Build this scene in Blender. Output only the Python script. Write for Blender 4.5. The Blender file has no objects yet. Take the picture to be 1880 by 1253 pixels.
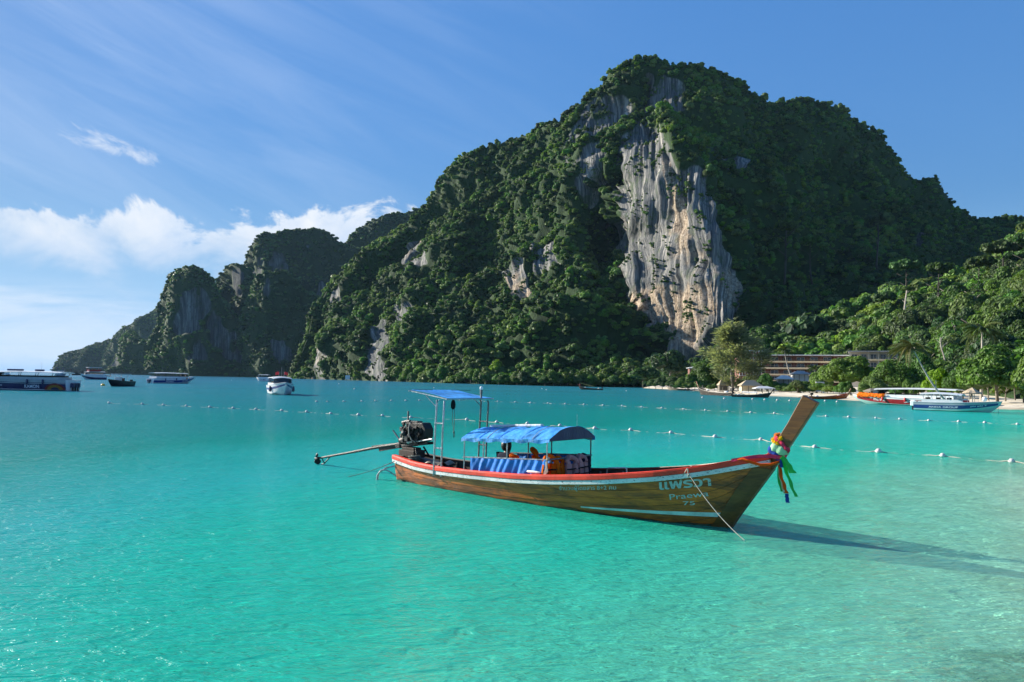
import bpy, bmesh, math, random
import numpy as np
from mathutils import Vector, Matrix
random.seed(7)
RNG = np.random.default_rng(11)
sc = bpy.context.scene
COL = sc.collection

# ------------------------------------------------------------------ camera
EYE = 2.65                                   # the photographer's eye above the water
FPX = 26.0/36.0*1880.0                       # focal length in photo pixels
ROLL = math.radians(1.0)
PITCH = math.atan(72.2/FPX)
cam_d = bpy.data.cameras.new('camera')
cam_d.lens = 26.0; cam_d.sensor_width = 36.0; cam_d.sensor_fit = 'HORIZONTAL'
cam_d.clip_start = 0.1; cam_d.clip_end = 30000
cam = bpy.data.objects.new('camera', cam_d); COL.objects.link(cam)
_R = Vector((1, 0, 0)); _F = Vector((0, math.cos(PITCH), math.sin(PITCH))); _U = Vector((0, -math.sin(PITCH), math.cos(PITCH)))
_cx = _R*math.cos(ROLL) + _U*math.sin(ROLL); _cy = -_R*math.sin(ROLL) + _U*math.cos(ROLL)
_m = Matrix((_cx, _cy, -_F)).transposed().to_4x4(); _m.translation = (0, 0, EYE)
cam.matrix_world = _m
sc.camera = cam

# ------------------------------------------------------------------ sun, sky, exposure
SUN_AZ = math.radians(-60.0)                 # from straight ahead (+Y), negative to the left
SUN_EL = math.radians(23.0)
SUN_DIR = Vector((math.sin(SUN_AZ)*math.cos(SUN_EL), math.cos(SUN_AZ)*math.cos(SUN_EL), math.sin(SUN_EL)))
sun_d = bpy.data.lights.new('sun', 'SUN'); sun_d.energy = 5.0; sun_d.angle = math.radians(0.5); sun_d.color = (1.0, 0.93, 0.82)
sun = bpy.data.objects.new('sun', sun_d); COL.objects.link(sun)
sun.rotation_euler = SUN_DIR.to_track_quat('Z', 'Y').to_euler(); sun.location = (-200, 100, 300)
sc.view_settings.view_transform = 'Standard'; sc.view_settings.look = 'None'
sc.view_settings.exposure = 1.2; sc.view_settings.gamma = 1.0; sc.view_settings.use_curve_mapping = False
sc.cycles.max_bounces = 6; sc.cycles.diffuse_bounces = 3; sc.cycles.glossy_bounces = 3; sc.cycles.transparent_max_bounces = 8
sc.cycles.volume_bounces = 0; sc.cycles.caustics_reflective = False; sc.cycles.caustics_refractive = False
sc.cycles.use_denoising = True
try: sc.cycles.sample_clamp_indirect = 6.0; sc.cycles.sample_clamp_direct = 2.2
except Exception: pass


class NT:
    """short hand for building node trees"""
    def __init__(s, tree): s.t = tree; s.n = tree.nodes; s.l = tree.links
    def put(s, sock, v):
        if hasattr(v, 'is_output'): s.l.new(v, sock)
        else: sock.default_value = v
    def node(s, typ, ins=None, out=0, **kw):
        n = s.n.new(typ)
        for k, v in kw.items(): setattr(n, k, v)
        for k, v in (ins or {}).items(): s.put(n.inputs[k], v)
        return n.outputs[out] if out is not None else n
    def m(s, op, a, b=0.0, c=0.0, clamp=False):
        n = s.n.new('ShaderNodeMath'); n.operation = op; n.use_clamp = clamp
        s.put(n.inputs[0], a); s.put(n.inputs[1], b)
        if op in ('MULTIPLY_ADD', 'SMOOTH_MIN', 'SMOOTH_MAX', 'COMPARE'): s.put(n.inputs[2], c)
        return n.outputs[0]
    def step(s, v, lo, hi, a=0.0, b=1.0):
        n = s.n.new('ShaderNodeMapRange'); n.interpolation_type = 'SMOOTHSTEP'; n.clamp = True
        for i, x in enumerate((v, lo, hi, a, b)): s.put(n.inputs[i], x)
        return n.outputs[0]
    def lin(s, v, lo, hi, a=0.0, b=1.0):
        n = s.n.new('ShaderNodeMapRange'); n.clamp = True
        for i, x in enumerate((v, lo, hi, a, b)): s.put(n.inputs[i], x)
        return n.outputs[0]
    def mix(s, f, a, b, blend='MIX'):
        n = s.n.new('ShaderNodeMix'); n.data_type = 'RGBA'; n.blend_type = blend
        s.put(n.inputs[0], f); s.put(n.inputs[6], a); s.put(n.inputs[7], b)
        return n.outputs[2]
    def noise(s, vec, scale, detail=3.0, rough=0.55, dist=0.0, out=0):
        return s.node('ShaderNodeTexNoise', {'Vector': vec, 'Scale': scale, 'Detail': detail, 'Roughness': rough, 'Distortion': dist}, out)
    def scale(s, vec, v):
        return s.node('ShaderNodeVectorMath', {0: vec, 1: v}, 0, operation='MULTIPLY')
    def ramp(s, f, stops):
        n = s.n.new('ShaderNodeValToRGB'); e = n.color_ramp.elements
        while len(e) < len(stops): e.new(0.5)
        for i, (p, c) in enumerate(stops): e[i].position = p; e[i].color = (*c, 1)
        s.put(n.inputs[0], f); return n.outputs[0]


world = bpy.data.worlds.new('World'); sc.world = world; world.use_nodes = True
W = NT(world.node_tree); W.n.clear()
sky = W.node('ShaderNodeTexSky', out=None, sky_type='NISHITA', sun_disc=False, sun_elevation=SUN_EL,
             sun_rotation=SUN_AZ, altitude=0.0, air_density=1.0, dust_density=0.25, ozone_density=3.2)
tc = W.node('ShaderNodeTexCoord', out='Generated')
sx = W.node('ShaderNodeSeparateXYZ', {0: tc}, None)
X, Y, Z = sx.outputs
hor = W.m('POWER', W.m('ADD', W.m('MULTIPLY', X, X), W.m('MULTIPLY', Y, Y)), 0.5)
el = W.m('DIVIDE', Z, W.m('MAXIMUM', hor, 0.02))                     # tangent of the elevation
az = W.m('ARCTAN2', X, Y)                                            # 0 straight ahead, negative to the left
cyl = W.node('ShaderNodeCombineXYZ', {0: az, 1: el, 2: 0.0})
# deeper blue, as the camera saw it
skyc = W.node('ShaderNodeHueSaturation', {'Saturation': 1.18, 'Value': 1.0, 'Color': sky.outputs[0]})
skyc = W.mix(1.0, skyc, (0.88, 1.0, 1.12, 1), 'MULTIPLY')
lum = W.node('ShaderNodeVectorMath', {0: skyc, 1: (0.2, 0.6, 0.2)}, 1, operation='DOT_PRODUCT')      # the camera holds back the glare near the sun
fac = W.m('POWER', W.m('DIVIDE', W.m('MAXIMUM', lum, 0.05), 2.2), -0.62)
skyc = W.node('ShaderNodeVectorMath', {0: skyc, 3: fac}, 0, operation='SCALE')
# cumulus bank
def warp(k, amt, off):
    nn = W.noise(W.node('ShaderNodeVectorMath', {0: cyl, 1: (off, 0, off)}, 0, operation='ADD'), k, 2.0, 0.5)
    return W.m('MULTIPLY', W.m('SUBTRACT', nn, 0.5), amt)
def puffs(dx, dy):
    v = W.node('ShaderNodeVectorMath', {0: cyl, 1: (dx, dy, 0)}, 0, operation='ADD')
    v = W.scale(v, (1.0, 1.25, 1.0))
    big = W.noise(v, 9.0, 8.0, 0.60, 0.35)
    edge = W.m('MULTIPLY_ADD', W.m('SUBTRACT', big, 0.5), 0.21, 0.0)
    return edge
top = W.m('MULTIPLY_ADD', W.noise(W.node('ShaderNodeCombineXYZ', {0: W.m('MULTIPLY', az, 5.5), 1: 3.1, 2: 0.0}), 1.0, 1.0, 0.5), 0.060, 0.172)
bump = W.m('DIVIDE', W.m('ADD', az, 0.205), 0.075); top = W.m('ADD', top, W.m('MULTIPLY', W.m('EXPONENT', W.m('MULTIPLY', W.m('MULTIPLY', bump, bump), -1.0)), 0.034))
p0 = puffs(0, 0); p1 = puffs(-0.020, 0.014)
behind = W.step(az, -3.05, -1.9)                       # the banks thin out round the back, so the sky closes without a seam
azmask = W.m('MULTIPLY', W.step(az, 0.05, -0.20), behind)
dens = W.step(W.m('ADD', W.m('SUBTRACT', top, el), p0), 0.0, 0.016)
dens = W.m('MULTIPLY', dens, W.step(W.m('ADD', el, p1), 0.105, 0.185))
dens = W.m('MULTIPLY', dens, azmask)
shade = W.m('MULTIPLY_ADD', W.m('SUBTRACT', p0, p1), 13.0, 0.56, clamp=True)
shade = W.m('MULTIPLY', shade, W.step(el, 0.06, 0.20, 0.72, 1.0))
ccol = W.mix(shade, (3.7, 4.7, 6.2, 1), (6.0, 6.25, 6.6, 1))
# low streaky cloud under the bank
lv = W.scale(cyl, (3.2, 17.0, 1.0))
low = W.noise(lv, 1.0, 7.0, 0.6, 0.5)
lowd = W.m('MULTIPLY', W.step(low, 0.40, 0.66), W.m('MULTIPLY', W.step(el, 0.0, 0.02), W.step(el, 0.115, 0.085)))
lowd = W.m('MULTIPLY', W.m('MULTIPLY', lowd, W.step(az, 0.05, -0.25)), behind)
veil = W.m('MULTIPLY', W.step(el, 0.24, 0.0), 0.85)
# high thin cirrus, combed along one direction
cv = W.node('ShaderNodeVectorRotate', {'Vector': cyl, 'Axis': (0, 0, 1), 'Angle': math.radians(22)})
cir = W.noise(W.scale(cv, (1.5, 13.0, 1.0)), 1.0, 7.0, 0.62, 0.9)
cir2 = W.noise(W.scale(cyl, (1.4, 1.8, 1.0)), 1.0, 2.0, 0.5)
cird = W.m('MULTIPLY', W.step(cir, 0.30, 0.76), W.step(cir2, 0.22, 0.58))
cird = W.m('MULTIPLY', W.m('MULTIPLY', cird, W.step(az, 0.22, -0.40)), W.step(el, 0.10, 0.26))
cird = W.m('MULTIPLY', W.m('MULTIPLY', cird, 0.20), behind)
# one loose small cloud
sa = W.m('SUBTRACT', az, -0.505); sb = W.m('SUBTRACT', el, 0.273)
u_ = W.m('ADD', W.m('MULTIPLY', sa, 0.95), W.m('MULTIPLY', sb, -0.22)); v_ = W.m('ADD', W.m('MULTIPLY', sb, 0.95), W.m('MULTIPLY', sa, 0.22))
rr = W.m('ADD', W.m('POWER', W.m('DIVIDE', u_, 0.066), 2.0), W.m('POWER', W.m('DIVIDE', v_, 0.0125), 2.0))
sm = W.noise(W.scale(cv, (17.0, 40.0, 1.0)), 1.0, 8.0, 0.66, 0.6)
smd = W.step(W.m('SUBTRACT', W.m('MULTIPLY_ADD', sm, 6.0, -2.1), rr), -0.2, 1.6)
smd = W.m('MULTIPLY', smd, 0.66)
c = W.mix(veil, skyc, (2.7, 4.5, 7.2, 1))
c = W.mix(cird, c, (5.4, 6.2, 7.4, 1))
c = W.mix(W.m('MULTIPLY', lowd, 0.75), c, (5.2, 5.8, 6.6, 1))
c = W.mix(dens, c, ccol)
c = W.mix(smd, c, (5.7, 6.1, 6.7, 1))
bg = W.node('ShaderNodeBackground', {'Color': c, 'Strength': 0.067})
wo = W.n.new('ShaderNodeOutputWorld'); W.l.new(bg, wo.inputs[0])

# ------------------------------------------------------------------ projection helpers (photo pixel -> a point of the place)
def ray(px, py):
    a = np.asarray(px, float) - 940.0; b = 626.5 - np.asarray(py, float)
    A = (a*math.cos(ROLL) - b*math.sin(ROLL))/FPX; B = (a*math.sin(ROLL) + b*math.cos(ROLL))/FPX
    return np.stack([A, math.cos(PITCH) - B*math.sin(PITCH), math.sin(PITCH) + B*math.cos(PITCH)], -1)
def at(px, py, depth):
    r = ray(px, py); r = r/r[..., 1:2]*np.asarray(depth, float)[..., None]
    r[..., 2] += EYE
    return r
def on_z(px, py, z=0.0):
    r = ray(px, py); t = (z - EYE)/r[..., 2:3]
    p = r*t; p[..., 2] += EYE
    return p

# ------------------------------------------------------------------ tags
def tag(o, label=None, cat=None, group=None, kind=None):
    if label: o['label'] = label
    if cat: o['category'] = cat
    if group: o['group'] = group
    if kind: o['kind'] = kind
    return o
def empty(name, loc=(0, 0, 0), rz=0.0, label=None, cat=None, group=None):
    o = bpy.data.objects.new(name, None); COL.objects.link(o)
    o.location = [float(x) for x in loc]; o.rotation_euler = (0, 0, rz); o.empty_display_size = 0.3
    return tag(o, label, cat, group)
def place(name, mesh, parent=None, loc=(0, 0, 0), rot=(0, 0, 0), scl=(1, 1, 1)):
    o = bpy.data.objects.new(name, mesh); COL.objects.link(o)
    o.location = loc; o.rotation_euler = rot; o.scale = scl
    if parent: o.parent = parent
    return o
def copy_tree(o, parent=None):
    c = o.copy(); COL.objects.link(c)
    if parent: c.parent = parent
    for ch in list(o.children): copy_tree(ch, c)
    return c

_o = 'first second third fourth fifth sixth seventh eighth ninth tenth eleventh twelfth thirteenth fourteenth fifteenth sixteenth seventeenth eighteenth nineteenth'.split()
ORD = _o + ['twentieth'] + ['twenty-'+w for w in _o[:9]] + ['thirtieth'] + ['thirty-'+w for w in _o[:9]] + ['fortieth']
# ------------------------------------------------------------------ mesh building
def np_mesh(name, V, Fq, mat=None, smooth=True, attrs=None):
    V = np.ascontiguousarray(V, np.float32); Fq = np.ascontiguousarray(Fq, np.int32)
    k = Fq.shape[1]
    me = bpy.data.meshes.new(name); me.vertices.add(len(V)); me.vertices.foreach_set('co', V.ravel())
    me.loops.add(Fq.size); me.loops.foreach_set('vertex_index', Fq.ravel())
    me.polygons.add(len(Fq)); me.polygons.foreach_set('loop_start', np.arange(0, Fq.size, k, dtype=np.int32))
    me.polygons.foreach_set('use_smooth', np.full(len(Fq), smooth))
    for nm, arr in (attrs or {}).items():
        a = me.attributes.new(nm, 'FLOAT', 'POINT'); a.data.foreach_set('value', np.ascontiguousarray(arr, np.float32).ravel())
    if mat: me.materials.append(mat)
    me.update(); me.validate()
    return me

class MB:
    def __init__(s): s.v = []; s.f = []
    def add(s, vs, fs):
        b = len(s.v); s.v += [tuple(float(c) for c in p) for p in vs]; s.f += [tuple(b+i for i in f) for f in fs]; return s
    def box(s, c, d, rot=None):
        x, y, z = [k/2 for k in d]; M = rot or Matrix.Identity(3)
        vs = [Vector(c) + M @ Vector((i*x, j*y, k*z)) for i in (-1, 1) for j in (-1, 1) for k in (-1, 1)]
        return s.add(vs, [(0, 1, 3, 2), (4, 6, 7, 5), (0, 4, 5, 1), (2, 3, 7, 6), (0, 2, 6, 4), (1, 5, 7, 3)])
    def bar(s, a, b, w, h, up=(0, 0, 1)):
        a = Vector(a); b = Vector(b); d = b-a; L = d.length; x = d.normalized(); u = Vector(up)
        y = u.cross(x)
        if y.length < 1e-5: y = Vector((0, 1, 0)).cross(x)
        y.normalize(); z = x.cross(y)
        return s.box((a+b)/2, (L, w, h), Matrix((x, y, z)).transposed())
    def tube(s, pts, r, n=8, cap=True):
        pts = [Vector(p) for p in pts]; m = len(pts)
        rs = r if hasattr(r, '__len__') else [r]*m
        t0 = (pts[1]-pts[0]).normalized(); u = t0.orthogonal().normalized(); vs = []
        for i in range(m):
            t = ((pts[min(i+1, m-1)] - pts[max(i-1, 0)])).normalized()
            u = (u - t*u.dot(t)); u = u.normalized() if u.length > 1e-6 else t.orthogonal().normalized()
            w = t.cross(u)
            for k in range(n):
                a = 2*math.pi*k/n; vs.append(pts[i] + (u*math.cos(a) + w*math.sin(a))*rs[i])
        fs = [(i*n+k, i*n+(k+1) % n, (i+1)*n+(k+1) % n, (i+1)*n+k) for i in range(m-1) for k in range(n)]
        if cap: fs += [tuple(range(n-1, -1, -1)), tuple((m-1)*n+k for k in range(n))]
        return s.add(vs, fs)
    def cyl(s, a, b, r, n=12): return s.tube([a, b], r, n)
    def lathe(s, prof, c=(0, 0, 0), n=16, axis='z'):
        vs = []
        for r, z in prof:
            for k in range(n):
                a = 2*math.pi*k/n; p = (r*math.cos(a), r*math.sin(a), z)
                if axis == 'x': p = (z, p[0], p[1])
                if axis == 'y': p = (p[0], z, p[1])
                vs.append((p[0]+c[0], p[1]+c[1], p[2]+c[2]))
        m = len(prof)
        fs = [(i*n+k, i*n+(k+1) % n, (i+1)*n+(k+1) % n, (i+1)*n+k) for i in range(m-1) for k in range(n)]
        fs += [tuple(range(n-1, -1, -1)), tuple((m-1)*n+k for k in range(n))]
        return s.add(vs, fs)
    def ball(s, c, r, nu=10, nv=6, sq=(1, 1, 1)):
        vs = []; 
        for j in range(1, nv):
            t = math.pi*j/nv
            for k in range(nu):
                a = 2*math.pi*k/nu
                vs.append((c[0]+r*sq[0]*math.sin(t)*math.cos(a), c[1]+r*sq[1]*math.sin(t)*math.sin(a), c[2]+r*sq[2]*math.cos(t)))
        T = len(vs); vs += [(c[0], c[1], c[2]+r*sq[2]), (c[0], c[1], c[2]-r*sq[2])]
        fs = [(j*nu+k, (j+1)*nu+k, (j+1)*nu+(k+1) % nu, j*nu+(k+1) % nu) for j in range(nv-2) for k in range(nu)]
        fs += [(T, k, (k+1) % nu) for k in range(nu)] + [(T+1, (nv-2)*nu+(k+1) % nu, (nv-2)*nu+k) for k in range(nu)]
        return s.add(vs, fs)
    def grid(s, fn, nu, nv):
        vs = [fn(i/nu, j/nv) for j in range(nv+1) for i in range(nu+1)]
        return s.add(vs, [(j*(nu+1)+i, j*(nu+1)+i+1, (j+1)*(nu+1)+i+1, (j+1)*(nu+1)+i) for j in range(nv) for i in range(nu)])
    def slab(s, fn, nu, nv, off):
        """closed sheet: fn(u,v) is the face, off a thickness vector (or function)"""
        g = off if callable(off) else (lambda u, v: Vector(off))
        A = [Vector(fn(i/nu, j/nv)) for j in range(nv+1) for i in range(nu+1)]
        B = [Vector(fn(i/nu, j/nv)) + g(i/nu, j/nv) for j in range(nv+1) for i in range(nu+1)]
        N = len(A); w = nu+1
        fs = [(j*w+i, j*w+i+1, (j+1)*w+i+1, (j+1)*w+i) for j in range(nv) for i in range(nu)]
        fs += [tuple(N+k for k in f[::-1]) for f in fs]
        for i in range(nu):
            fs.append((i+1, i, N+i, N+i+1)); o = nv*w; fs.append((o+i, o+i+1, N+o+i+1, N+o+i))
        for j in range(nv):
            fs.append((j*w, (j+1)*w, N+(j+1)*w, N+j*w)); o = nu; fs.append(((j+1)*w+o, j*w+o, N+j*w+o, N+(j+1)*w+o))
        return s.add(A+B, fs)
    def prism(s, poly, y0, y1):
        """outline in x,z pushed from y0 to y1"""
        n = len(poly)
        vs = [(x, y0, z) for x, z in poly] + [(x, y1, z) for x, z in poly]
        return s.add(vs, [tuple(range(n)), tuple(range(2*n-1, n-1, -1))] + [(i, n+i, n+(i+1) % n, (i+1) % n) for i in range(n)])
    def mesh(s, name, mat=None, smooth=False, recalc=True):
        me = bpy.data.meshes.new(name); me.from_pydata(s.v, [], s.f)
        if recalc:
            bm = bmesh.new(); bm.from_mesh(me); bmesh.ops.recalc_face_normals(bm, faces=bm.faces); bm.to_mesh(me); bm.free()
        if smooth: me.polygons.foreach_set('use_smooth', [True]*len(me.polygons))
        if mat: me.materials.append(mat)
        return me
    def build(s, name, mat=None, parent=None, smooth=False, label=None, cat=None, group=None, kind=None, bevel=0.0, sharp=40):
        me = s.mesh(name, mat, smooth); o = place(name, me, parent)
        if smooth:
            try: me.set_sharp_from_angle(angle=math.radians(sharp))
            except Exception: pass
        if bevel:
            b = o.modifiers.new('bevel', 'BEVEL'); b.width = bevel; b.segments = 2; b.limit_method = 'ANGLE'
        return tag(o, label, cat, group, kind)

# ------------------------------------------------------------------ numpy noise
_perm = RNG.integers(0, 2**31, 4096)
def _hash(ix, iy, iz):
    h = (ix*73856093) ^ (iy*19349663) ^ (iz*83492791)
    return _perm[(h & 4095)] / 2**31
def vnoise(P):
    P = np.asarray(P, float); I = np.floor(P).astype(np.int64); f = P - I; f = f*f*f*(f*(f*6-15)+10)
    r = 0
    for dx in (0, 1):
        for dy in (0, 1):
            for dz in (0, 1):
                w = (f[..., 0] if dx else 1-f[..., 0])*(f[..., 1] if dy else 1-f[..., 1])*(f[..., 2] if dz else 1-f[..., 2])
                r = r + w*_hash(I[..., 0]+dx, I[..., 1]+dy, I[..., 2]+dz)
    return r*2-1
def fbm(P, oct=4, gain=0.5):
    s = 0; a = 1; P = np.asarray(P, float)
    for k in range(oct): s = s + a*vnoise(P*2**k + 17.3*k); a *= gain
    return s
def in_poly(px, py, poly):
    r = np.zeros(px.shape, bool); n = len(poly)
    for i in range(n):
        x0, y0 = poly[i]; x1, y1 = poly[(i+1) % n]
        if y0 == y1: continue
        c = ((y0 > py) != (y1 > py)) & (px < (x1-x0)*(py-y0)/(y1-y0)+x0)
        r ^= c
    return r
def rbf(pts):
    P = np.array(pts, float); xy = P[:, :2]/500.0; z = P[:, 2]
    def phi(d): return np.where(d > 1e-9, d*d*np.log(np.maximum(d, 1e-9)), 0)
    n = len(P); D = np.linalg.norm(xy[:, None]-xy[None], axis=-1)
    A = np.zeros((n+3, n+3)); A[:n, :n] = phi(D) + np.eye(n)*1e-3; A[:n, n] = 1; A[:n, n+1:] = xy; A[n, :n] = 1; A[n+1:, :n] = xy.T
    w = np.linalg.solve(A, np.concatenate([z, np.zeros(3)]))
    def f(px, py):
        q = np.stack([np.asarray(px, float), np.asarray(py, float)], -1)/500.0; sh = q.shape[:-1]; q = q.reshape(-1, 2)
        o = np.empty(len(q))
        for i in range(0, len(q), 20000):
            d = np.linalg.norm(q[i:i+20000, None]-xy[None], axis=-1); o[i:i+20000] = phi(d) @ w[:n] + w[n] + q[i:i+20000] @ w[n+1:]
        return o.reshape(sh)
    return f
# ------------------------------------------------------------------ materials
def mat(name):
    m = bpy.data.materials.new(name); m.use_nodes = True; t = NT(m.node_tree); t.n.clear()
    o = t.n.new('ShaderNodeOutputMaterial'); return m, t, o
def paint(name, col, rough=0.4, metal=0.0, var=0.12, scale=6.0, wear=None, wear_amt=0.0, bump=0.0, coat=0.0):
    """painted or plain surface with uneven tone, grime and optional chipping"""
    m, t, o = mat(name); c = t.node('ShaderNodeTexCoord', out='Object')
    n = t.noise(c, scale, 5, 0.6); n2 = t.noise(c, scale*7, 3, 0.6)
    dark = tuple(x*(1-var*2.2) for x in col) + (1,); lite = tuple(min(1, x*(1+var*0.8)) for x in col) + (1,)
    base = t.mix(t.step(n, 0.3, 0.7), dark, lite)
    base = t.mix(t.lin(n2, 0.5, 0.8, 0, var), base, (col[0]*0.4, col[1]*0.4, col[2]*0.4, 1))
    if wear:
        w = t.noise(t.scale(c, (1.5, 1.5, 6.0)), scale*3.2, 5, 0.7)
        base = t.mix(t.step(w, 0.66-wear_amt, 0.72-wear_amt), base, (*wear, 1))
    b = t.node('ShaderNodeBsdfPrincipled', {'Base Color': base, 'Roughness': t.lin(n, 0.2, 0.8, max(0.05, rough-0.1), min(1, rough+0.15)), 'Metallic': metal, 'Coat Weight': coat}, None)
    if bump:
        bp = t.node('ShaderNodeBump', {'Height': n2, 'Strength': bump, 'Distance': 0.02}); t.l.new(bp, b.inputs['Normal'])
    t.l.new(b.outputs[0], o.inputs[0]); return m
def leaf_mat(name, dark, lite, var=0.35, trans=0.25, hue=0.03, patch_scale=0.022):
    m, t, o = mat(name)
    oi = t.node('ShaderNodeObjectInfo', out='Random'); isl = t.node('ShaderNodeNewGeometry', out='Random Per Island')
    pos = t.node('ShaderNodeNewGeometry', out='Position')
    patch = t.noise(pos, patch_scale, 3, 0.6)                         # stands of different kinds of tree
    k = t.m('ADD', t.m('MULTIPLY', oi, 0.42), t.m('MULTIPLY', isl, 0.22))
    k = t.m('ADD', k, t.m('MULTIPLY', t.step(patch, 0.36, 0.66), 0.40))
    base = t.mix(t.step(k, 0.1, 0.95), (*dark, 1), (*lite, 1))
    oi2 = t.m('FRACT', t.m('MULTIPLY', oi, 17.3)); oi3 = t.m('FRACT', t.m('MULTIPLY', oi, 91.7))
    base = t.node('ShaderNodeHueSaturation', {'Hue': t.lin(oi2, 0, 1, 0.5-hue, 0.5+hue), 'Saturation': t.lin(oi3, 0, 1, 0.80, 1.08),
                  'Value': t.lin(isl, 0, 1, 1-var, 1+var), 'Color': base})
    d = t.node('ShaderNodeBsdfPrincipled', {'Base Color': base, 'Roughness': 0.55, 'Specular IOR Level': 0.25})
    tr = t.node('ShaderNodeBsdfTranslucent', {'Color': t.mix(1.0, base, (1.0, 1.05, 0.5, 1), 'MULTIPLY')})
    s = t.n.new('ShaderNodeMixShader'); s.inputs[0].default_value = trans; t.l.new(d, s.inputs[1]); t.l.new(tr, s.inputs[2])
    t.l.new(s.outputs[0], o.inputs[0]); return m
def bark_mat(name, a, b, sc_=3.0):
    m, t, o = mat(name); c = t.node('ShaderNodeTexCoord', out='Object')
    n = t.noise(t.scale(c, (1, 1, 0.25)), sc_*4, 5, 0.65)
    base = t.mix(t.step(n, 0.3, 0.7), (*a, 1), (*b, 1))
    bp = t.node('ShaderNodeBump', {'Height': n, 'Strength': 0.6, 'Distance': 0.05})
    p = t.node('ShaderNodeBsdfPrincipled', {'Base Color': base, 'Roughness': 0.85, 'Normal': bp}); t.l.new(p, o.inputs[0]); return m

M = {}
M['leaf_jungle'] = leaf_mat('leaf_jungle', (0.028, 0.070, 0.018), (0.158, 0.292, 0.044), trans=0.40)
M['leaf_slope'] = leaf_mat('leaf_slope', (0.026, 0.066, 0.018), (0.120, 0.225, 0.034), trans=0.40)
M['leaf_far'] = leaf_mat('leaf_far', (0.030, 0.078, 0.024), (0.125, 0.235, 0.042), trans=0.35, patch_scale=0.010)
M['leaf_beach'] = leaf_mat('leaf_beach', (0.036, 0.095, 0.018), (0.110, 0.225, 0.034), trans=0.40)
M['leaf_lime'] = leaf_mat('leaf_lime', (0.12, 0.21, 0.018), (0.24, 0.34, 0.03), 0.25, 0.45)
M['leaf_casuarina'] = leaf_mat('leaf_casuarina', (0.17, 0.20, 0.10), (0.29, 0.32, 0.17), 0.3, 0.55)
M['leaf_palm'] = leaf_mat('leaf_palm', (0.045, 0.085, 0.018), (0.105, 0.150, 0.032), 0.3)
M['leaf_palm_dry'] = leaf_mat('leaf_palm_dry', (0.075, 0.09, 0.022), (0.15, 0.155, 0.04), 0.3)
M['bark'] = bark_mat('bark', (0.09, 0.075, 0.055), (0.22, 0.19, 0.15))
M['bark_shaded'] = bark_mat('bark_shaded', (0.03, 0.026, 0.020), (0.075, 0.066, 0.052))  # darker copy of bark: shade on the tall slope trunks painted in
M['bark_pale'] = bark_mat('bark_pale', (0.26, 0.23, 0.18), (0.50, 0.46, 0.39))

def rock_terrain(name, tint=(1, 1, 1), green=(0.026, 0.060, 0.014)):
    """limestone with vertical streaks where 'rock' is 1, dark leaf litter and scrub elsewhere"""
    m, t, o = mat(name); c = t.node('ShaderNodeNewGeometry', out='Position')
    rk = t.node('ShaderNodeAttribute', out='Fac', attribute_name='rock'); wm = t.node('ShaderNodeAttribute', out='Fac', attribute_name='warm')
    ua = t.node('ShaderNodeAttribute', out='Fac', attribute_name='along'); wv_ = t.node('ShaderNodeCombineXYZ', {0: ua, 1: 0.0, 2: t.node('ShaderNodeSeparateXYZ', {0: c}, 2)})
    st = t.noise(t.scale(wv_, (0.26, 1, 0.012)), 1.0, 7, 0.66, 0.3)
    st2 = t.noise(t.scale(wv_, (1.25, 1, 0.028)), 1.0, 5, 0.65, 0.2)
    bl = t.noise(t.scale(c, (0.05, 0.05, 0.06)), 1.0, 5, 0.6)
    fine = t.noise(c, 0.55, 6, 0.7)
    k = t.m('ADD', t.m('MULTIPLY', st, 0.52), t.m('MULTIPLY', st2, 0.48))
    grey = t.ramp(k, [(0.36, (0.018, 0.022, 0.024)), (0.46, (0.075, 0.082, 0.084)), (0.54, (0.215, 0.208, 0.190)), (0.64, (0.54, 0.50, 0.43))])
    tan = t.ramp(t.m('ADD', t.m('MULTIPLY', fine, 0.6), t.m('MULTIPLY', st2, 0.4)), [(0.37, (0.05, 0.042, 0.034)), (0.48, (0.26, 0.195, 0.13)), (0.62, (0.58, 0.49, 0.37))])
    tm = t.step(t.m('ADD', t.m('MULTIPLY', wm, 0.62), t.m('SUBTRACT', bl, 0.5)), 0.20, 0.44)
    rock = t.mix(tm, grey, tan)
    moss = t.step(t.noise(t.scale(c, (0.13, 0.13, 0.06)), 1.0, 7, 0.75), 0.52, 0.60)
    rock = t.mix(t.m('MULTIPLY', moss, t.m('SUBTRACT', 0.75, t.m('MULTIPLY', wm, 0.55), clamp=True)), rock, (0.055, 0.085, 0.035, 1))
    hole = t.step(t.noise(t.scale(wv_, (0.55, 1, 0.20)), 1.0, 6, 0.7, 0.4), 0.44, 0.34)
    rock = t.mix(t.m('MULTIPLY', hole, 0.8), rock, (0.022, 0.024, 0.022, 1))
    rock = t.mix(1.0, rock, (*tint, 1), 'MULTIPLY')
    soil = t.mix(t.step(fine, 0.3, 0.7), (green[0]*0.6, green[1]*0.6, green[2]*0.6, 1), (*green, 1))
    base = t.mix(t.step(rk, 0.35, 0.6), soil, rock)
    h = t.m('ADD', t.m('MULTIPLY', st2, 1.0), t.m('MULTIPLY', fine, 0.7))
    bp = t.node('ShaderNodeBump', {'Height': h, 'Strength': 0.9, 'Distance': 1.6})
    p = t.node('ShaderNodeBsdfPrincipled', {'Base Color': base, 'Roughness': 0.9, 'Specular IOR Level': 0.2, 'Normal': bp}); t.l.new(p, o.inputs[0]); return m
M['limestone'] = rock_terrain('limestone')
M['limestone_far'] = rock_terrain('limestone_far', (0.55, 0.60, 0.62))

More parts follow.
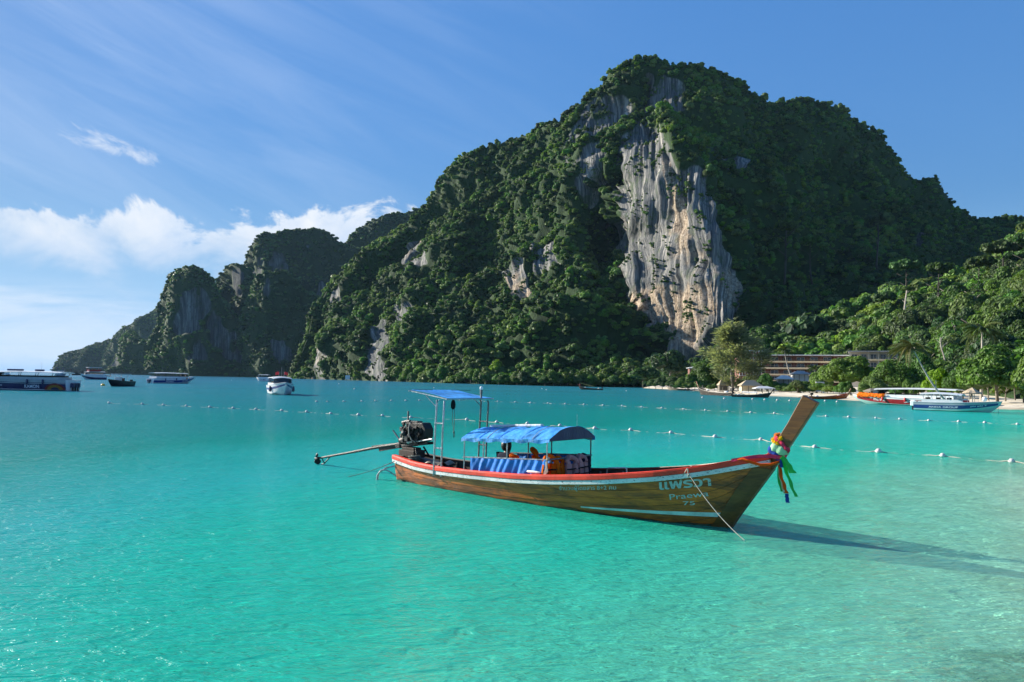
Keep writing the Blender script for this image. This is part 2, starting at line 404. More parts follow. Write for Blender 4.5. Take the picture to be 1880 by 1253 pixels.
# water: turquoise over pale sand near the shore, blue-green where it is deep
m, t, o = mat('sea_water'); c = t.node('ShaderNodeNewGeometry', out='Position')
s3 = t.node('ShaderNodeSeparateXYZ', {0: c}, None); wx, wy, wz = s3.outputs
off = t.m('SUBTRACT', t.m('MULTIPLY_ADD', wy, 0.52, 6.5), wx)               # metres out from the beach line
off = t.m('ADD', off, t.m('ADD', t.m('MULTIPLY', t.m('MAXIMUM', t.m('SUBTRACT', wy, 20.0), 0.0), 0.25), t.step(wy, 16.0, 55.0, 0.0, 5.0)))   # the bottom drops away down the bay
blot = t.noise(t.scale(c, (0.05, 0.028, 1)), 1.0, 4, 0.55)
off2 = t.m('MULTIPLY', off, t.lin(blot, 0.25, 0.75, 0.70, 1.40))
lg = t.m('LOGARITHM', t.m('MAXIMUM', off2, 1.5), 10.0)
body = t.ramp(t.lin(lg, 0.3, 2.9), [(0.00, (0.46, 0.50, 0.36)), (0.16, (0.200, 0.500, 0.335)), (0.285, (0.020, 0.435, 0.300)), (0.353, (0.014, 0.410, 0.308)),
      (0.415, (0.018, 0.350, 0.325)), (0.50, (0.004, 0.205, 0.172)), (0.587, (0.008, 0.165, 0.180)), (1.0, (0.026, 0.145, 0.225))])
ripA = t.noise(t.scale(c, (1.5, 3.4, 1)), 1.0, 3, 0.55, 0.9)
ripB = t.noise(t.scale(c, (4.8, 10.5, 1)), 1.0, 3, 0.6, 0.8)
swell = t.noise(t.scale(c, (0.16, 0.42, 1)), 1.0, 3, 0.5, 0.4)
wind = t.step(t.noise(t.scale(c, (0.012, 0.030, 1)), 1.0, 3, 0.5), 0.30, 0.62, 0.55, 1.0)
h = t.m('ADD', t.m('MULTIPLY', ripA, 0.125), t.m('ADD', t.m('MULTIPLY', ripB, 0.050), t.m('MULTIPLY', swell, 0.20)))
h = t.m('MULTIPLY', h, wind)
bpg = t.node('ShaderNodeBump', {'Height': h, 'Strength': 1.0, 'Distance': 1.9})
bpd = t.node('ShaderNodeBump', {'Height': h, 'Strength': 1.0, 'Distance': 0.65})
fr = t.node('ShaderNodeFresnel', {'IOR': 1.33, 'Normal': bpg})
fr = t.m('MULTIPLY', fr, 0.74, clamp=True)
ck = t.m('MULTIPLY_ADD', t.step(off, 46.0, 7.0), 0.56, t.m('MULTIPLY', t.step(off, 9.5, 5.5), 0.18))
body2 = t.node('ShaderNodeVectorMath', {0: body, 3: t.m('MULTIPLY_ADD', ck, 0.72, 1.0)}, 0, operation='SCALE')
df = t.node('ShaderNodeBsdfDiffuse', {'Color': body2, 'Normal': bpd})
gl = t.node('ShaderNodeBsdfGlossy', {'Color': (1, 1, 1, 1), 'Roughness': 0.09, 'Normal': bpg})
mx = t.n.new('ShaderNodeMixShader'); t.l.new(fr, mx.inputs[0]); t.l.new(df, mx.inputs[1]); t.l.new(gl, mx.inputs[2])
tint = t.node('ShaderNodeGamma', {'Color': t.mix(1.0, body, (0.36, 0.34, 0.29, 1), 'DIVIDE'), 'Gamma': 0.5})
clear = t.node('ShaderNodeBsdfTransparent', {'Color': tint})
m1 = t.n.new('ShaderNodeMixShader'); t.l.new(ck, m1.inputs[0]); t.l.new(df, m1.inputs[1]); t.l.new(clear, m1.inputs[2])
t.l.new(m1.outputs[0], mx.inputs[1])
t.l.new(mx.outputs[0], o.inputs[0]); M['water'] = m

# the sand under the shallows: soft ridges, patches of weed
m, t, o = mat('seabed_sand'); c = t.node('ShaderNodeNewGeometry', out='Position'); s3 = t.node('ShaderNodeSeparateXYZ', {0: c}, None); bx, by_, bz = s3.outputs
n = t.noise(t.scale(c, (0.9, 0.55, 1)), 1.0, 6, 0.62, 0.7); rg = t.noise(t.scale(c, (2.4, 6.5, 1)), 1.0, 4, 0.6, 1.2); bigp = t.noise(t.scale(c, (0.10, 0.06, 1)), 1.0, 4, 0.6)
base = t.mix(t.step(n, 0.30, 0.70), (0.55, 0.51, 0.41, 1), (0.80, 0.78, 0.67, 1))
base = t.mix(t.m('MULTIPLY', t.step(rg, 0.48, 0.66), 0.42), base, (0.30, 0.29, 0.23, 1))
base = t.mix(t.m('MULTIPLY', t.step(bigp, 0.50, 0.64), 0.55), base, (0.24, 0.26, 0.20, 1))
wd = t.m('MULTIPLY', t.step(t.noise(c, 2.6, 6, 0.72), 0.42, 0.56), t.step(t.m('ADD', t.m('SUBTRACT', by_, t.m('MULTIPLY', bx, 0.55)), t.m('MULTIPLY', n, 2.2)), 7.0, 5.7))
base = t.mix(t.m('MULTIPLY', wd, 0.92), base, (0.030, 0.034, 0.026, 1))
bp = t.node('ShaderNodeBump', {'Height': rg, 'Strength': 0.6, 'Distance': 0.10})
p = t.node('ShaderNodeBsdfDiffuse', {'Color': base, 'Normal': bp}); t.l.new(p, o.inputs[0]); M['seabed'] = m

# beach sand
m, t, o = mat('beach_sand'); c = t.node('ShaderNodeNewGeometry', out='Position')
n = t.noise(c, 0.35, 6, 0.65); n2 = t.noise(c, 6.0, 4, 0.6)
zz = t.node('ShaderNodeSeparateXYZ', {0: c}, 2)
base = t.mix(t.step(n, 0.3, 0.7), (0.50, 0.43, 0.32, 1), (0.68, 0.61, 0.48, 1))
base = t.mix(t.step(zz, 0.35, 0.05), base, (0.40, 0.35, 0.25, 1))
litter = t.m('MULTIPLY', t.step(n2, 0.55, 0.75), t.step(zz, 0.9, 1.6))
base = t.mix(t.m('MULTIPLY', litter, 0.7), base, (0.10, 0.085, 0.05, 1))
bp = t.node('ShaderNodeBump', {'Height': n2, 'Strength': 0.5, 'Distance': 0.1})
p = t.node('ShaderNodeBsdfPrincipled', {'Base Color': base, 'Roughness': 0.95, 'Normal': bp}); t.l.new(p, o.inputs[0]); M['sand'] = m
# ------------------------------------------------------------------ water
wm_ = MB()
N_ = 24
ring = [(7000*math.cos(2*math.pi*k/N_), 7000*math.sin(2*math.pi*k/N_), 0) for k in range(N_)]
wm_.add([(0, 0, 0)] + ring, [(0, 1+k, 1+(k+1) % N_) for k in range(N_)])
tag(place('water', wm_.mesh('water', M['water'], recalc=False)), 'turquoise sea water of the bay, rippled and paler towards the beach', 'water', kind='structure')

# ------------------------------------------------------------------ beach
shore_px = [(1180, 713), (1240, 716), (1300, 720), (1380, 726), (1470, 730), (1570, 736), (1700, 743), (1813, 751), (1880, 753), (2000, 768), (2200, 800)]
shore = [tuple(on_z(float(a), float(b))[:2]) for a, b in shore_px] + [(34, 34), (22, 15), (13, 3), (8, -8), (4, -22), (0, -60)]
inl = []
for i, p in enumerate(shore):
    q = i/(len(shore)-1); inl.append(Vector((0.35+0.75*q, 0.95-0.95*q)).normalized())
ds = [(-4, -0.26), (-1.5, -0.08), (0, 0.0), (2.5, 0.20), (6, 0.40), (12, 0.62), (25, 0.95), (60, 1.7), (140, 3.6), (260, 6.0)]
mb = MB()
SH = []
for i in range(len(shore)-1):
    for k in range(8): 
        f = k/8; a = Vector(shore[i]).lerp(Vector(shore[i+1]), f); n = inl[i].lerp(inl[i+1], f).normalized(); SH.append((a, n))
vs = []
for i, (a, n) in enumerate(SH):
    for j, (d, z) in enumerate(ds):
        w = 0.6*math.sin(i*0.9)+0.4*math.sin(i*2.3+1)
        vs.append((a.x+n.x*(d+w*0.8), a.y+n.y*(d+w*0.8), z+(0.06*math.sin(i*1.7+j) if d > 0 else 0)))
w_ = len(ds)
mb.add(vs, [(i*w_+j, i*w_+j+1, (i+1)*w_+j+1, (i+1)*w_+j) for i in range(len(SH)-1) for j in range(w_-1)])
tag(place('beach', mb.mesh('beach', M['sand'], True)), 'pale sand beach running along the foot of the trees', 'beach', kind='structure')
# sand bottom under the clear shallows
gx, gy = np.meshgrid(np.linspace(-60, 85, 110), np.linspace(-6, 165, 120)); SP = np.array([s_[0][:] for s_ in SH]); SN = np.array([s_[1][:] for s_ in SH])
dd = np.hypot(gx[..., None]-SP[:, 0], gy[..., None]-SP[:, 1]); ii = dd.argmin(-1); sd_ = (gx-SP[ii, 0])*SN[ii, 0]+(gy-SP[ii, 1])*SN[ii, 1]
gz_ = np.where(sd_ > 0, -0.06-0.03*np.minimum(sd_, 40), -np.clip(0.06+0.018*dd.min(-1), 0, 0.20)) + 0.02*vnoise(np.stack([gx/3, gy/3, gx*0], -1))
ix = np.arange(gx.size).reshape(gx.shape)
tag(place('seabed', np_mesh('seabed', np.stack([gx, gy, gz_], -1).reshape(-1, 3), np.stack([ix[:-1, :-1], ix[:-1, 1:], ix[1:, 1:], ix[1:, :-1]], -1).reshape(-1, 4), M['seabed'])), 'pale rippled sand bottom showing through the shallow water', 'seabed', kind='structure')
def beach_z(x, y):
    best = min(SH, key=lambda s: (s[0].x-x)**2 + (s[0].y-y)**2)
    d = (Vector((x, y))-best[0]).dot(best[1])
    return float(np.interp(d, [a for a, b in ds], [b for a, b in ds]))

# ------------------------------------------------------------------ hills as real relief
def crest_line(pts):
    xs = np.array([p[0] for p in pts], float); ys = np.array([p[1] for p in pts], float)
    return lambda px: np.interp(px, xs, ys)
SURF = {}
def hill(name, label, outline, base, depth, drop=8.0, du=2.0, nv=120, back=(40, 8), rocks=(), rough=(10, 5), mat_='limestone', fade=9, skirt=0.0):
    """rock and soil surface: depth says how far off each part of the slope stands"""
    x0, x1 = outline[0][0], outline[-1][0]
    nc = int((x1-x0)/du)+1; px = np.linspace(x0, x1, nc)
    cr = crest_line(outline)(px) + drop; bs = crest_line(base)(px)
    jag = vnoise(np.stack([px/9.0, px*0, px*0+3], -1))*2.5 + vnoise(np.stack([px/31.0, px*0, px*0+9], -1))*3
    cr = np.minimum(cr + jag, bs - 1.5)
    t = np.linspace(0, 1, nv)**0.9
    PX = np.repeat(px[None], nv, 0); PY = bs[None] + (cr-bs)[None]*t[:, None]
    D = depth(PX, PY)
    P = at(PX, PY, D)
    D0 = float(D.mean())
    # rock mask from outlines with ragged edges
    jx = fbm(P/np.array([22, 22, 22.])*(600/D0), 3)*fade; jy = fbm(P/np.array([22, 22, 30.])*(600/D0)+40, 3)*fade
    rock = np.zeros(PX.shape); warm = np.zeros(PX.shape)
    for poly, prob, wv in rocks:
        ins = in_poly(PX+jx, PY+jy, poly)
        if prob < 1: ins &= (fbm(P/np.array([13, 13, 24.])*(600/D0)+7, 3) < (prob-0.5)*1.6)
        rock = np.where(ins, 1, rock); warm = np.where(ins, wv, warm) if not callable(wv) else np.where(ins, wv(PX, PY), warm)
    # soften
    for _ in range(2):
        r = rock.copy(); r[1:-1] = (rock[:-2]+2*rock[1:-1]+rock[2:])/4; r[:, 1:-1] = (r[:, :-2]+2*r[:, 1:-1]+r[:, 2:])/4; rock = r
    # relief along the outward normal
    gu = np.gradient(P, axis=1); gv = np.gradient(P, axis=0); Nn = np.cross(gu, gv); Nn /= np.linalg.norm(Nn, axis=-1, keepdims=True)+1e-9
    Nn *= np.where(Nn[..., 1:2] > 0, -1, 1)
    taper = np.clip(t*6, 0, 1)[:, None]*np.clip((1-t)*8, 0.25, 1)[:, None]
    s = D0/600
    big = fbm(P/np.array([75., 75, 120])/s, 3)*rough[0] + fbm(P/np.array([24., 24, 34])/s + 5, 3)*rough[1]
    um = PX*(D0*.93/FPX); vm = -PY*(D0*.93/FPX)                     # metres along and up the wall
    q2 = lambda a, b, k: np.stack([um/a, vm/b, um*0+k], -1)/max(s, .6)
    rid = (1-np.abs(fbm(q2(5.5, 90, 9), 3)))*4.2 + (1-np.abs(fbm(q2(1.9, 40, 3), 2)))*1.0 + fbm(q2(9, 14, 2), 3)*1.6 + np.abs(fbm(q2(24, 70, 5), 3))*6.0
    ledge = np.maximum(0, vnoise(P/np.array([26, 26, 7.])+31))*1.2
    P = P + Nn*((big*s*(1-0.78*rock) + rock*(rid+ledge-6.0))*taper)[..., None]
    V = [P[i] for i in range(nv)]
    nb = back[1]
    away = P[-1].copy(); away[:, 2] = 0; away /= np.linalg.norm(away, axis=1, keepdims=True)
    ztop = P[-1][:, 2]
    for k in range(1, nb+1):
        q = P[-1] + away*(back[0]*k*s); q[:, 2] = ztop*(1-(k/nb)**1.6) - 3*(k == nb); V.append(q)
    foot = P[0].copy(); foot[:, 2] = np.minimum(foot[:, 2]-1.0, -3.0)
    V.insert(0, foot); 
    G = np.stack(V, 0); rows = G.shape[0]
    idx = np.arange(rows*nc).reshape(rows, nc)
    Q = np.stack([idx[:-1, :-1], idx[:-1, 1:], idx[1:, 1:], idx[1:, :-1]], -1).reshape(-1, 4)
    A = np.zeros((rows, nc)); A[1:nv+1] = rock; Wm = np.zeros((rows, nc)); Wm[1:nv+1] = warm; Al = np.zeros((rows, nc)); Al[1:nv+1] = um; Al[0] = um[0]; Al[nv+1:] = um[-1]
    me = np_mesh(name, G.reshape(-1, 3), Q, M[mat_], True, {'rock': A, 'warm': Wm, 'along': Al})
    o = place(name, me); tag(o, label, 'hill', kind='structure')
    SURF[o.name] = (G, A, nv, PX, PY)
    return o

def tower(Y0, base_y, ridge, kl, kr, c):
    def f(px, py):
        m_ = Y0/FPX
        return Y0 + (kl*np.maximum(0, ridge-px) + kr*np.maximum(0, px-ridge) + c*(base_y-py))*m_
    return f

# far islands and towers, farthest first
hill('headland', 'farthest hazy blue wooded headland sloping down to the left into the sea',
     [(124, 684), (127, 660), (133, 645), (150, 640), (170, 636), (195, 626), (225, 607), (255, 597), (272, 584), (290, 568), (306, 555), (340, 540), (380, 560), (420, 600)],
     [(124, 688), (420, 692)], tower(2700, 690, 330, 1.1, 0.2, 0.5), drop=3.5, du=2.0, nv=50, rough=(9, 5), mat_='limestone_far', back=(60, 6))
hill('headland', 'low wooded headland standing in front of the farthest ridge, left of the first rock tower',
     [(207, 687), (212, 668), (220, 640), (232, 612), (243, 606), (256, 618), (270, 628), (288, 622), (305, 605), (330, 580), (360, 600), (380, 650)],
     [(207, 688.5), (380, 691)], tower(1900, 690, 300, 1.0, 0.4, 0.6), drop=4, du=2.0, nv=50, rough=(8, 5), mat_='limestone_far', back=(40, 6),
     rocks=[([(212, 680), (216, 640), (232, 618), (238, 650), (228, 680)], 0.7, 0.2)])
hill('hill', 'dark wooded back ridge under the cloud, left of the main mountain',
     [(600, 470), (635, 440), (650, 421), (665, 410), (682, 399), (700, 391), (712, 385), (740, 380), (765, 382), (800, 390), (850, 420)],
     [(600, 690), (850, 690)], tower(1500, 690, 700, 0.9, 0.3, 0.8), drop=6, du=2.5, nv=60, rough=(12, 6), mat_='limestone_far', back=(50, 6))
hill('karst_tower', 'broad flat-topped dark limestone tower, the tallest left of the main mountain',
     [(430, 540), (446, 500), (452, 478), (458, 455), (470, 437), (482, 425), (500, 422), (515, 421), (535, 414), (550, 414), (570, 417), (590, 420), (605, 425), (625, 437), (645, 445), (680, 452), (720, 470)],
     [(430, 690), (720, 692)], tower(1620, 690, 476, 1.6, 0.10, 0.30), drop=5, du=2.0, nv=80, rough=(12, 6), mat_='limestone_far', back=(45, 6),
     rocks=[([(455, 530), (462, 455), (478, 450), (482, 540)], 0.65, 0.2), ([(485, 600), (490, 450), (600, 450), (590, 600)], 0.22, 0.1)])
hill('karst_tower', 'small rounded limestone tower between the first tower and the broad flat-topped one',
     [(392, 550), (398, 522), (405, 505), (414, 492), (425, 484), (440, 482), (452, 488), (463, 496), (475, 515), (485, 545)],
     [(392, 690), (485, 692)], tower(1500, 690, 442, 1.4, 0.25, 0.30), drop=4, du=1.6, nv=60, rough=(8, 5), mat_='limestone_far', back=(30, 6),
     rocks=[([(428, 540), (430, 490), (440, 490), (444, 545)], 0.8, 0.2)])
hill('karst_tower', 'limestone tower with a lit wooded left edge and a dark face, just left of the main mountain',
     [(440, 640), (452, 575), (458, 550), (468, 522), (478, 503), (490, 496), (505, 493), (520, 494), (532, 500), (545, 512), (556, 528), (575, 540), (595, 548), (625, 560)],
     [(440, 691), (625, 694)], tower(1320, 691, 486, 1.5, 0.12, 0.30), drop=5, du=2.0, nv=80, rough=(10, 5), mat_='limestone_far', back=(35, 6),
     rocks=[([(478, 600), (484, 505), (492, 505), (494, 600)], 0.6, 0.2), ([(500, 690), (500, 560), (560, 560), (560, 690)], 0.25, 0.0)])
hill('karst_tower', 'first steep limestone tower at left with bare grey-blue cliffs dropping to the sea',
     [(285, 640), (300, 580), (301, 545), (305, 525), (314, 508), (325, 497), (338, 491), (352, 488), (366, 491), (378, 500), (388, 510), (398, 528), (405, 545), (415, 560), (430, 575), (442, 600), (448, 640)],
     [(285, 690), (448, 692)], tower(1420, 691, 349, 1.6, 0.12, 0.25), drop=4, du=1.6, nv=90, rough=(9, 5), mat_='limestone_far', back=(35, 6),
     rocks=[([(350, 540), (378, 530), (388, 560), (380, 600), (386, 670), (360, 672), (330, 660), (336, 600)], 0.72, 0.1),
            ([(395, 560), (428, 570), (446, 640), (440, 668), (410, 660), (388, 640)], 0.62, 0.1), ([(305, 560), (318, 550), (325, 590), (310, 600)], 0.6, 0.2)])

# the main mountain
main_depth = rbf([(535, 694, 905), (548, 620, 910), (575, 560, 920), (600, 520, 925), (640, 480, 930), (700, 440, 940), (770, 380, 930), (815, 310, 905), (890, 260, 880), (985, 215, 830),
    (1075, 175, 785), (1120, 125, 765), (1200, 105, 750), (1280, 120, 745), (1340, 138, 775), (1420, 185, 830), (1500, 185, 880), (1560, 200, 910), (1650, 280, 950), (1740, 350, 980), (1775, 400, 990), (1900, 420, 980),
    (600, 697, 790), (690, 700, 640), (770, 703, 545), (850, 705, 462), (920, 707, 425), (1000, 709, 398), (1100, 711, 392), (1200, 712, 396), (1300, 700, 395), (1400, 690, 410), (1550, 680, 470), (1700, 670, 540), (1900, 660, 600),
    (600, 620, 850), (700, 640, 700), (800, 640, 585), (900, 640, 510), (1000, 640, 470), (1100, 640, 455), (1200, 655, 440),
    (640, 550, 890), (720, 550, 800), (800, 550, 710), (900, 550, 635), (1000, 550, 575), (1080, 540, 550),
    (720, 460, 910), (800, 450, 830), (900, 450, 740), (1000, 450, 665), (1060, 450, 640), (1105, 430, 655), (1138, 440, 668), (1138, 520, 590),
    (850, 350, 870), (950, 340, 770), (1030, 330, 690), (1090, 320, 655), (1138, 340, 660),
    (950, 265, 830), (1040, 255, 738), (1090, 240, 722), (1165, 225, 716), (1215, 215, 690), (1200, 160, 725),
    (1162, 300, 615), (1158, 400, 596), (1160, 500, 572), (1200, 590, 520), (1258, 632, 470), (1225, 280, 600), (1240, 400, 552), (1240, 500, 530), (1300, 330, 560), (1328, 420, 502), (1330, 500, 488), (1362, 565, 462),
    (1290, 230, 650), (1350, 250, 680), (1385, 380, 590), (1395, 480, 560), (1410, 580, 500), (1440, 420, 680), (1500, 380, 770), (1520, 480, 690), (1500, 300, 800), (1600, 300, 870), (1600, 420, 800), (1600, 540, 640), (1720, 450, 860), (1720, 560, 680)])
def main_d(px, py):
    d = main_depth(px, py)
    # the pale wall stands out of the slope with a sharp left edge
    e = 1148 + 6*np.sin(py/37.0) + np.clip(py-540, 0, 200)*0.9
    on = np.clip((py-250)/30, 0, 1)*np.clip((640-py)/40, 0, 1)
    d = d - on*14*np.clip((px-e+2)/4, 0, 1)*np.clip((1345-px)/40, 0, 1)
    # two gullies
    for gx, gy0, gy1, wd, dp, sl in ((1120, 330, 540, 26, 26, -0.10), (880, 420, 560, 18, 16, -0.25), (1190, 150, 240, 24, 30, -0.1), (690, 520, 690, 10, 14, -0.05)):
        x = gx + sl*(py-gy0); d = d + dp*np.exp(-((px-x)/wd)**2)*np.clip((py-gy0)/40+0.5, 0, 1)*np.clip((gy1-py)/40+0.5, 0, 1)
    return d
P1 = [(1152, 268), (1166, 247), (1212, 238), (1224, 290), (1244, 322), (1285, 318), (1312, 368), (1328, 420), (1334, 460), (1352, 500), (1364, 560), (1360, 604), (1312, 604), (1278, 638), (1246, 628), (1215, 603), (1168, 578), (1151, 540), (1148, 400)]
def w1(px, py):
    g = lambda cx, cy, sx, sy: np.exp(-((px-cx)/sx)**2-((py-cy)/sy)**2)
    band = np.exp(-((px-(1222+(py-290)*0.22))/9)**2)*np.clip((py-285)/30, 0, 1)*np.clip((470-py)/60, 0, 1)
    return np.clip(0.36*g(1250, 480, 70, 110)+0.5*g(1300, 560, 40, 50)+1.0*g(1190, 555, 50, 26)+1.0*g(1245, 600, 34, 34)+0.8*g(1345, 530, 22, 36)+0.95*band+0.35*g(1252, 400, 14, 45), 0, 1.2)
hill('mountain', 'great forested limestone mountain with a tall bare pale cliff in its front', 
     [(532, 692), (540, 668), (552, 628), (562, 600), (572, 572), (586, 545), (600, 522), (620, 500), (640, 482), (662, 464), (682, 450), (702, 440), (722, 424), (748, 402), (770, 381), (790, 350), (803, 326), (815, 311), (832, 292), (850, 280), (870, 268), (890, 261), (912, 252), (935, 244), (960, 236), (975, 222), (988, 214), (1004, 218), (1020, 216), (1040, 202), (1056, 194), (1068, 190), (1076, 174), (1095, 165), (1104, 147), (1112, 133), (1122, 124), (1138, 116), (1152, 112), (1175, 106), (1200, 103), (1212, 106), (1226, 114), (1245, 121), (1262, 119), (1282, 121), (1310, 126), (1328, 131), (1345, 141), (1368, 158), (1386, 166), (1402, 176), (1422, 186), (1436, 184), (1452, 180), (1475, 178), (1500, 186), (1520, 188), (1540, 191), (1560, 201), (1590, 221), (1612, 234), (1628, 252), (1645, 276), (1660, 300), (1680, 316), (1700, 318), (1712, 322), (1726, 338), (1742, 354), (1752, 372), (1766, 384), (1776, 401), (1790, 399), (1810, 395), (1850, 389), (1880, 400), (1960, 380), (2100, 330)],
     [(532, 696), (600, 699), (690, 702), (770, 705.5), (850, 708), (1000, 712), (1100, 715), (1200, 717), (1300, 713), (1400, 705), (1550, 698), (1700, 690), (2100, 680)],
     main_d, drop=8, du=2.0, nv=190, back=(60, 8), rough=(20, 9),
     rocks=[(P1, 1.0, w1), ([(1065, 205), (1100, 176), (1160, 182), (1178, 240), (1150, 268), (1140, 300), (1120, 330), (1095, 330), (1058, 312), (1030, 298), (1045, 250)], 0.52, 0.05),
            ([(1070, 335), (1130, 300), (1146, 330), (1142, 385), (1110, 425), (1078, 400)], 0.54, 0.05), ([(1186, 135), (1250, 150), (1256, 192), (1215, 236), (1180, 236)], 0.8, 0.1),
            ([(926, 494), (952, 478), (968, 484), (970, 536), (936, 538)], 0.85, lambda px, py: np.clip((py-488)/40, 0, .85)), ([(740, 440), (782, 418), (797, 490), (745, 505)], 0.75, 0.25),
            ([(600, 535), (636, 528), (632, 552), (604, 558)], 0.9, 0.4), ([(566, 650), (600, 630), (618, 662), (600, 700), (568, 700)], 0.75, 0.4), ([(690, 600), (705, 583), (716, 620), (717, 660), (704, 702), (680, 694), (684, 640)], 1.0, 0.1),
            ([(726, 560), (772, 568), (756, 604), (722, 594)], 0.8, 0.15), ([(972, 460), (1022, 448), (1026, 502), (984, 498)], 0.8, 0.1),
            ([(1672, 410), (1688, 408), (1684, 472), (1670, 470)], 1.2, 0.1), ([(1328, 288), (1358, 300), (1362, 322), (1332, 316)], 0.9, 0.1), ([(1146, 400), (1152, 400), (1152, 470), (1130, 470), (1132, 420)], 0.9, 0.1)])
# the wooded slope behind the beach at right
right_d = rbf([(1320, 702, 335), (1400, 695, 330), (1500, 695, 312), (1600, 695, 272), (1700, 695, 222), (1800, 695, 176), (1880, 695, 140), (2000, 695, 118), (2150, 695, 100),
    (1330, 650, 385), (1400, 602, 405), (1450, 592, 412), (1500, 578, 424), (1600, 545, 430), (1700, 515, 420), (1800, 490, 395), (1880, 430, 362), (2000, 360, 340), (2150, 300, 320),
    (1550, 630, 362), (1700, 600, 306), (1800, 600, 262), (1880, 600, 214), (2000, 560, 200), (1880, 520, 290), (1760, 550, 350)])
hill('hill', 'sunlit wooded slope rising behind the beach at right',
     [(1318, 690), (1335, 655), (1352, 630), (1372, 610), (1400, 600), (1450, 592), (1500, 576), (1550, 562), (1600, 542), (1650, 522), (1700, 514), (1750, 505), (1800, 490), (1840, 465), (1862, 440), (1880, 420), (1940, 395), (2000, 370), (2150, 310)],
     [(1318, 708), (1400, 708), (1500, 708), (1600, 712), (1700, 716), (1800, 721), (1880, 727), (2000, 735), (2150, 745)], right_d, drop=14, du=3.0, nv=80, back=(60, 6), rough=(4, 2.0))

# ------------------------------------------------------------------ crowns
_c2 = []
for ax in range(3):
    for sg in (-1, 1):
        g = [(a, b) for a in (-1, 0, 1) for b in (-1, 0, 1)]
        pts = []
        for a, b in g:
            v = [0, 0, 0]; v[ax] = sg; v[(ax+1) % 3] = a; v[(ax+2) % 3] = b; pts.append(np.array(v, float)/np.linalg.norm(v))
        for i in (0, 1, 3, 4): _c2.append([pts[i], pts[i+1], pts[i+4], pts[i+3]])
_c2 = np.array(_c2)
def crown_mesh(name, seed, nb, nl, leaf, mat_, rx=0.60, rz=0.36, rb=(0.30, 0.50), zlo=-0.35, core=0.80, droop=0.0):
    r = np.random.default_rng(seed)
    C = r.normal(size=(nb, 3)); C /= np.linalg.norm(C, axis=1, keepdims=True); C *= (r.random((nb, 1))**0.45)
    C *= np.array([rx, rx, rz]); C[:, 2] = np.abs(C[:, 2])*1.25 + zlo*0.3*r.random(nb) ; R = r.uniform(*rb, nb)
    C[0] = (0, 0, 0.1); 
    pb = R**2/np.sum(R**2); n = int(nl*1.9); bi = r.choice(nb, n, p=pb)
    d = r.normal(size=(n, 3)); d /= np.linalg.norm(d, axis=1, keepdims=True); d[:, 2] = np.where(d[:, 2] < -0.45, -d[:, 2], d[:, 2])
    sq = np.array([1, 1, 0.82])
    P = C[bi] + d*R[bi, None]*sq*r.uniform(0.82, 1.10, (n, 1))
    dist = np.linalg.norm((P[:, None]-C[None])/sq, axis=-1)/R[None]; dist[np.arange(n), bi] = 9
    ok = dist.min(1) > 0.80; P = P[ok][:nl]; d = d[ok][:nl]; n = len(P)
    nrm = d + r.normal(size=(n, 3))*0.42 + np.array([0, 0, 0.30]); nrm /= np.linalg.norm(nrm, axis=1, keepdims=True)
    a = np.cross(nrm, r.normal(size=(n, 3))); a /= np.linalg.norm(a, axis=1, keepdims=True); b = np.cross(nrm, a)
    sz = leaf*r.uniform(0.55, 1.35, (n, 1)); a = a*sz; b = b*sz*r.uniform(0.5, 0.9, (n, 1))
    Q = np.stack([P-a, P-b*0.9+nrm*sz*0.12, P+a - np.array([0, 0, droop])*sz, P+b*0.9+nrm*sz*0.12], 1).reshape(-1, 3)
    K = (C[:, None, None]+_c2[None]*(R*core)[:, None, None, None]*sq).reshape(-1, 3)
    V = np.concatenate([Q, K]); F4 = np.arange(len(V)).reshape(-1, 4)
    return np_mesh(name, V, F4, mat_, False)

JUNGLE = [crown_mesh('jungle_crown', 100+i, 5+(i*5) % 9, 360+60*(i % 3), 0.115+0.022*(i % 4), M['leaf_jungle'], rx=0.50+0.06*(i % 4), rz=0.22+0.13*(i % 5), rb=(0.20+0.03*(i % 3), 0.46+0.03*(i % 2))) for i in range(14)]
FARC = [crown_mesh('far_crown', 200+i, 7, 130, 0.20, M['leaf_far']) for i in range(5)]

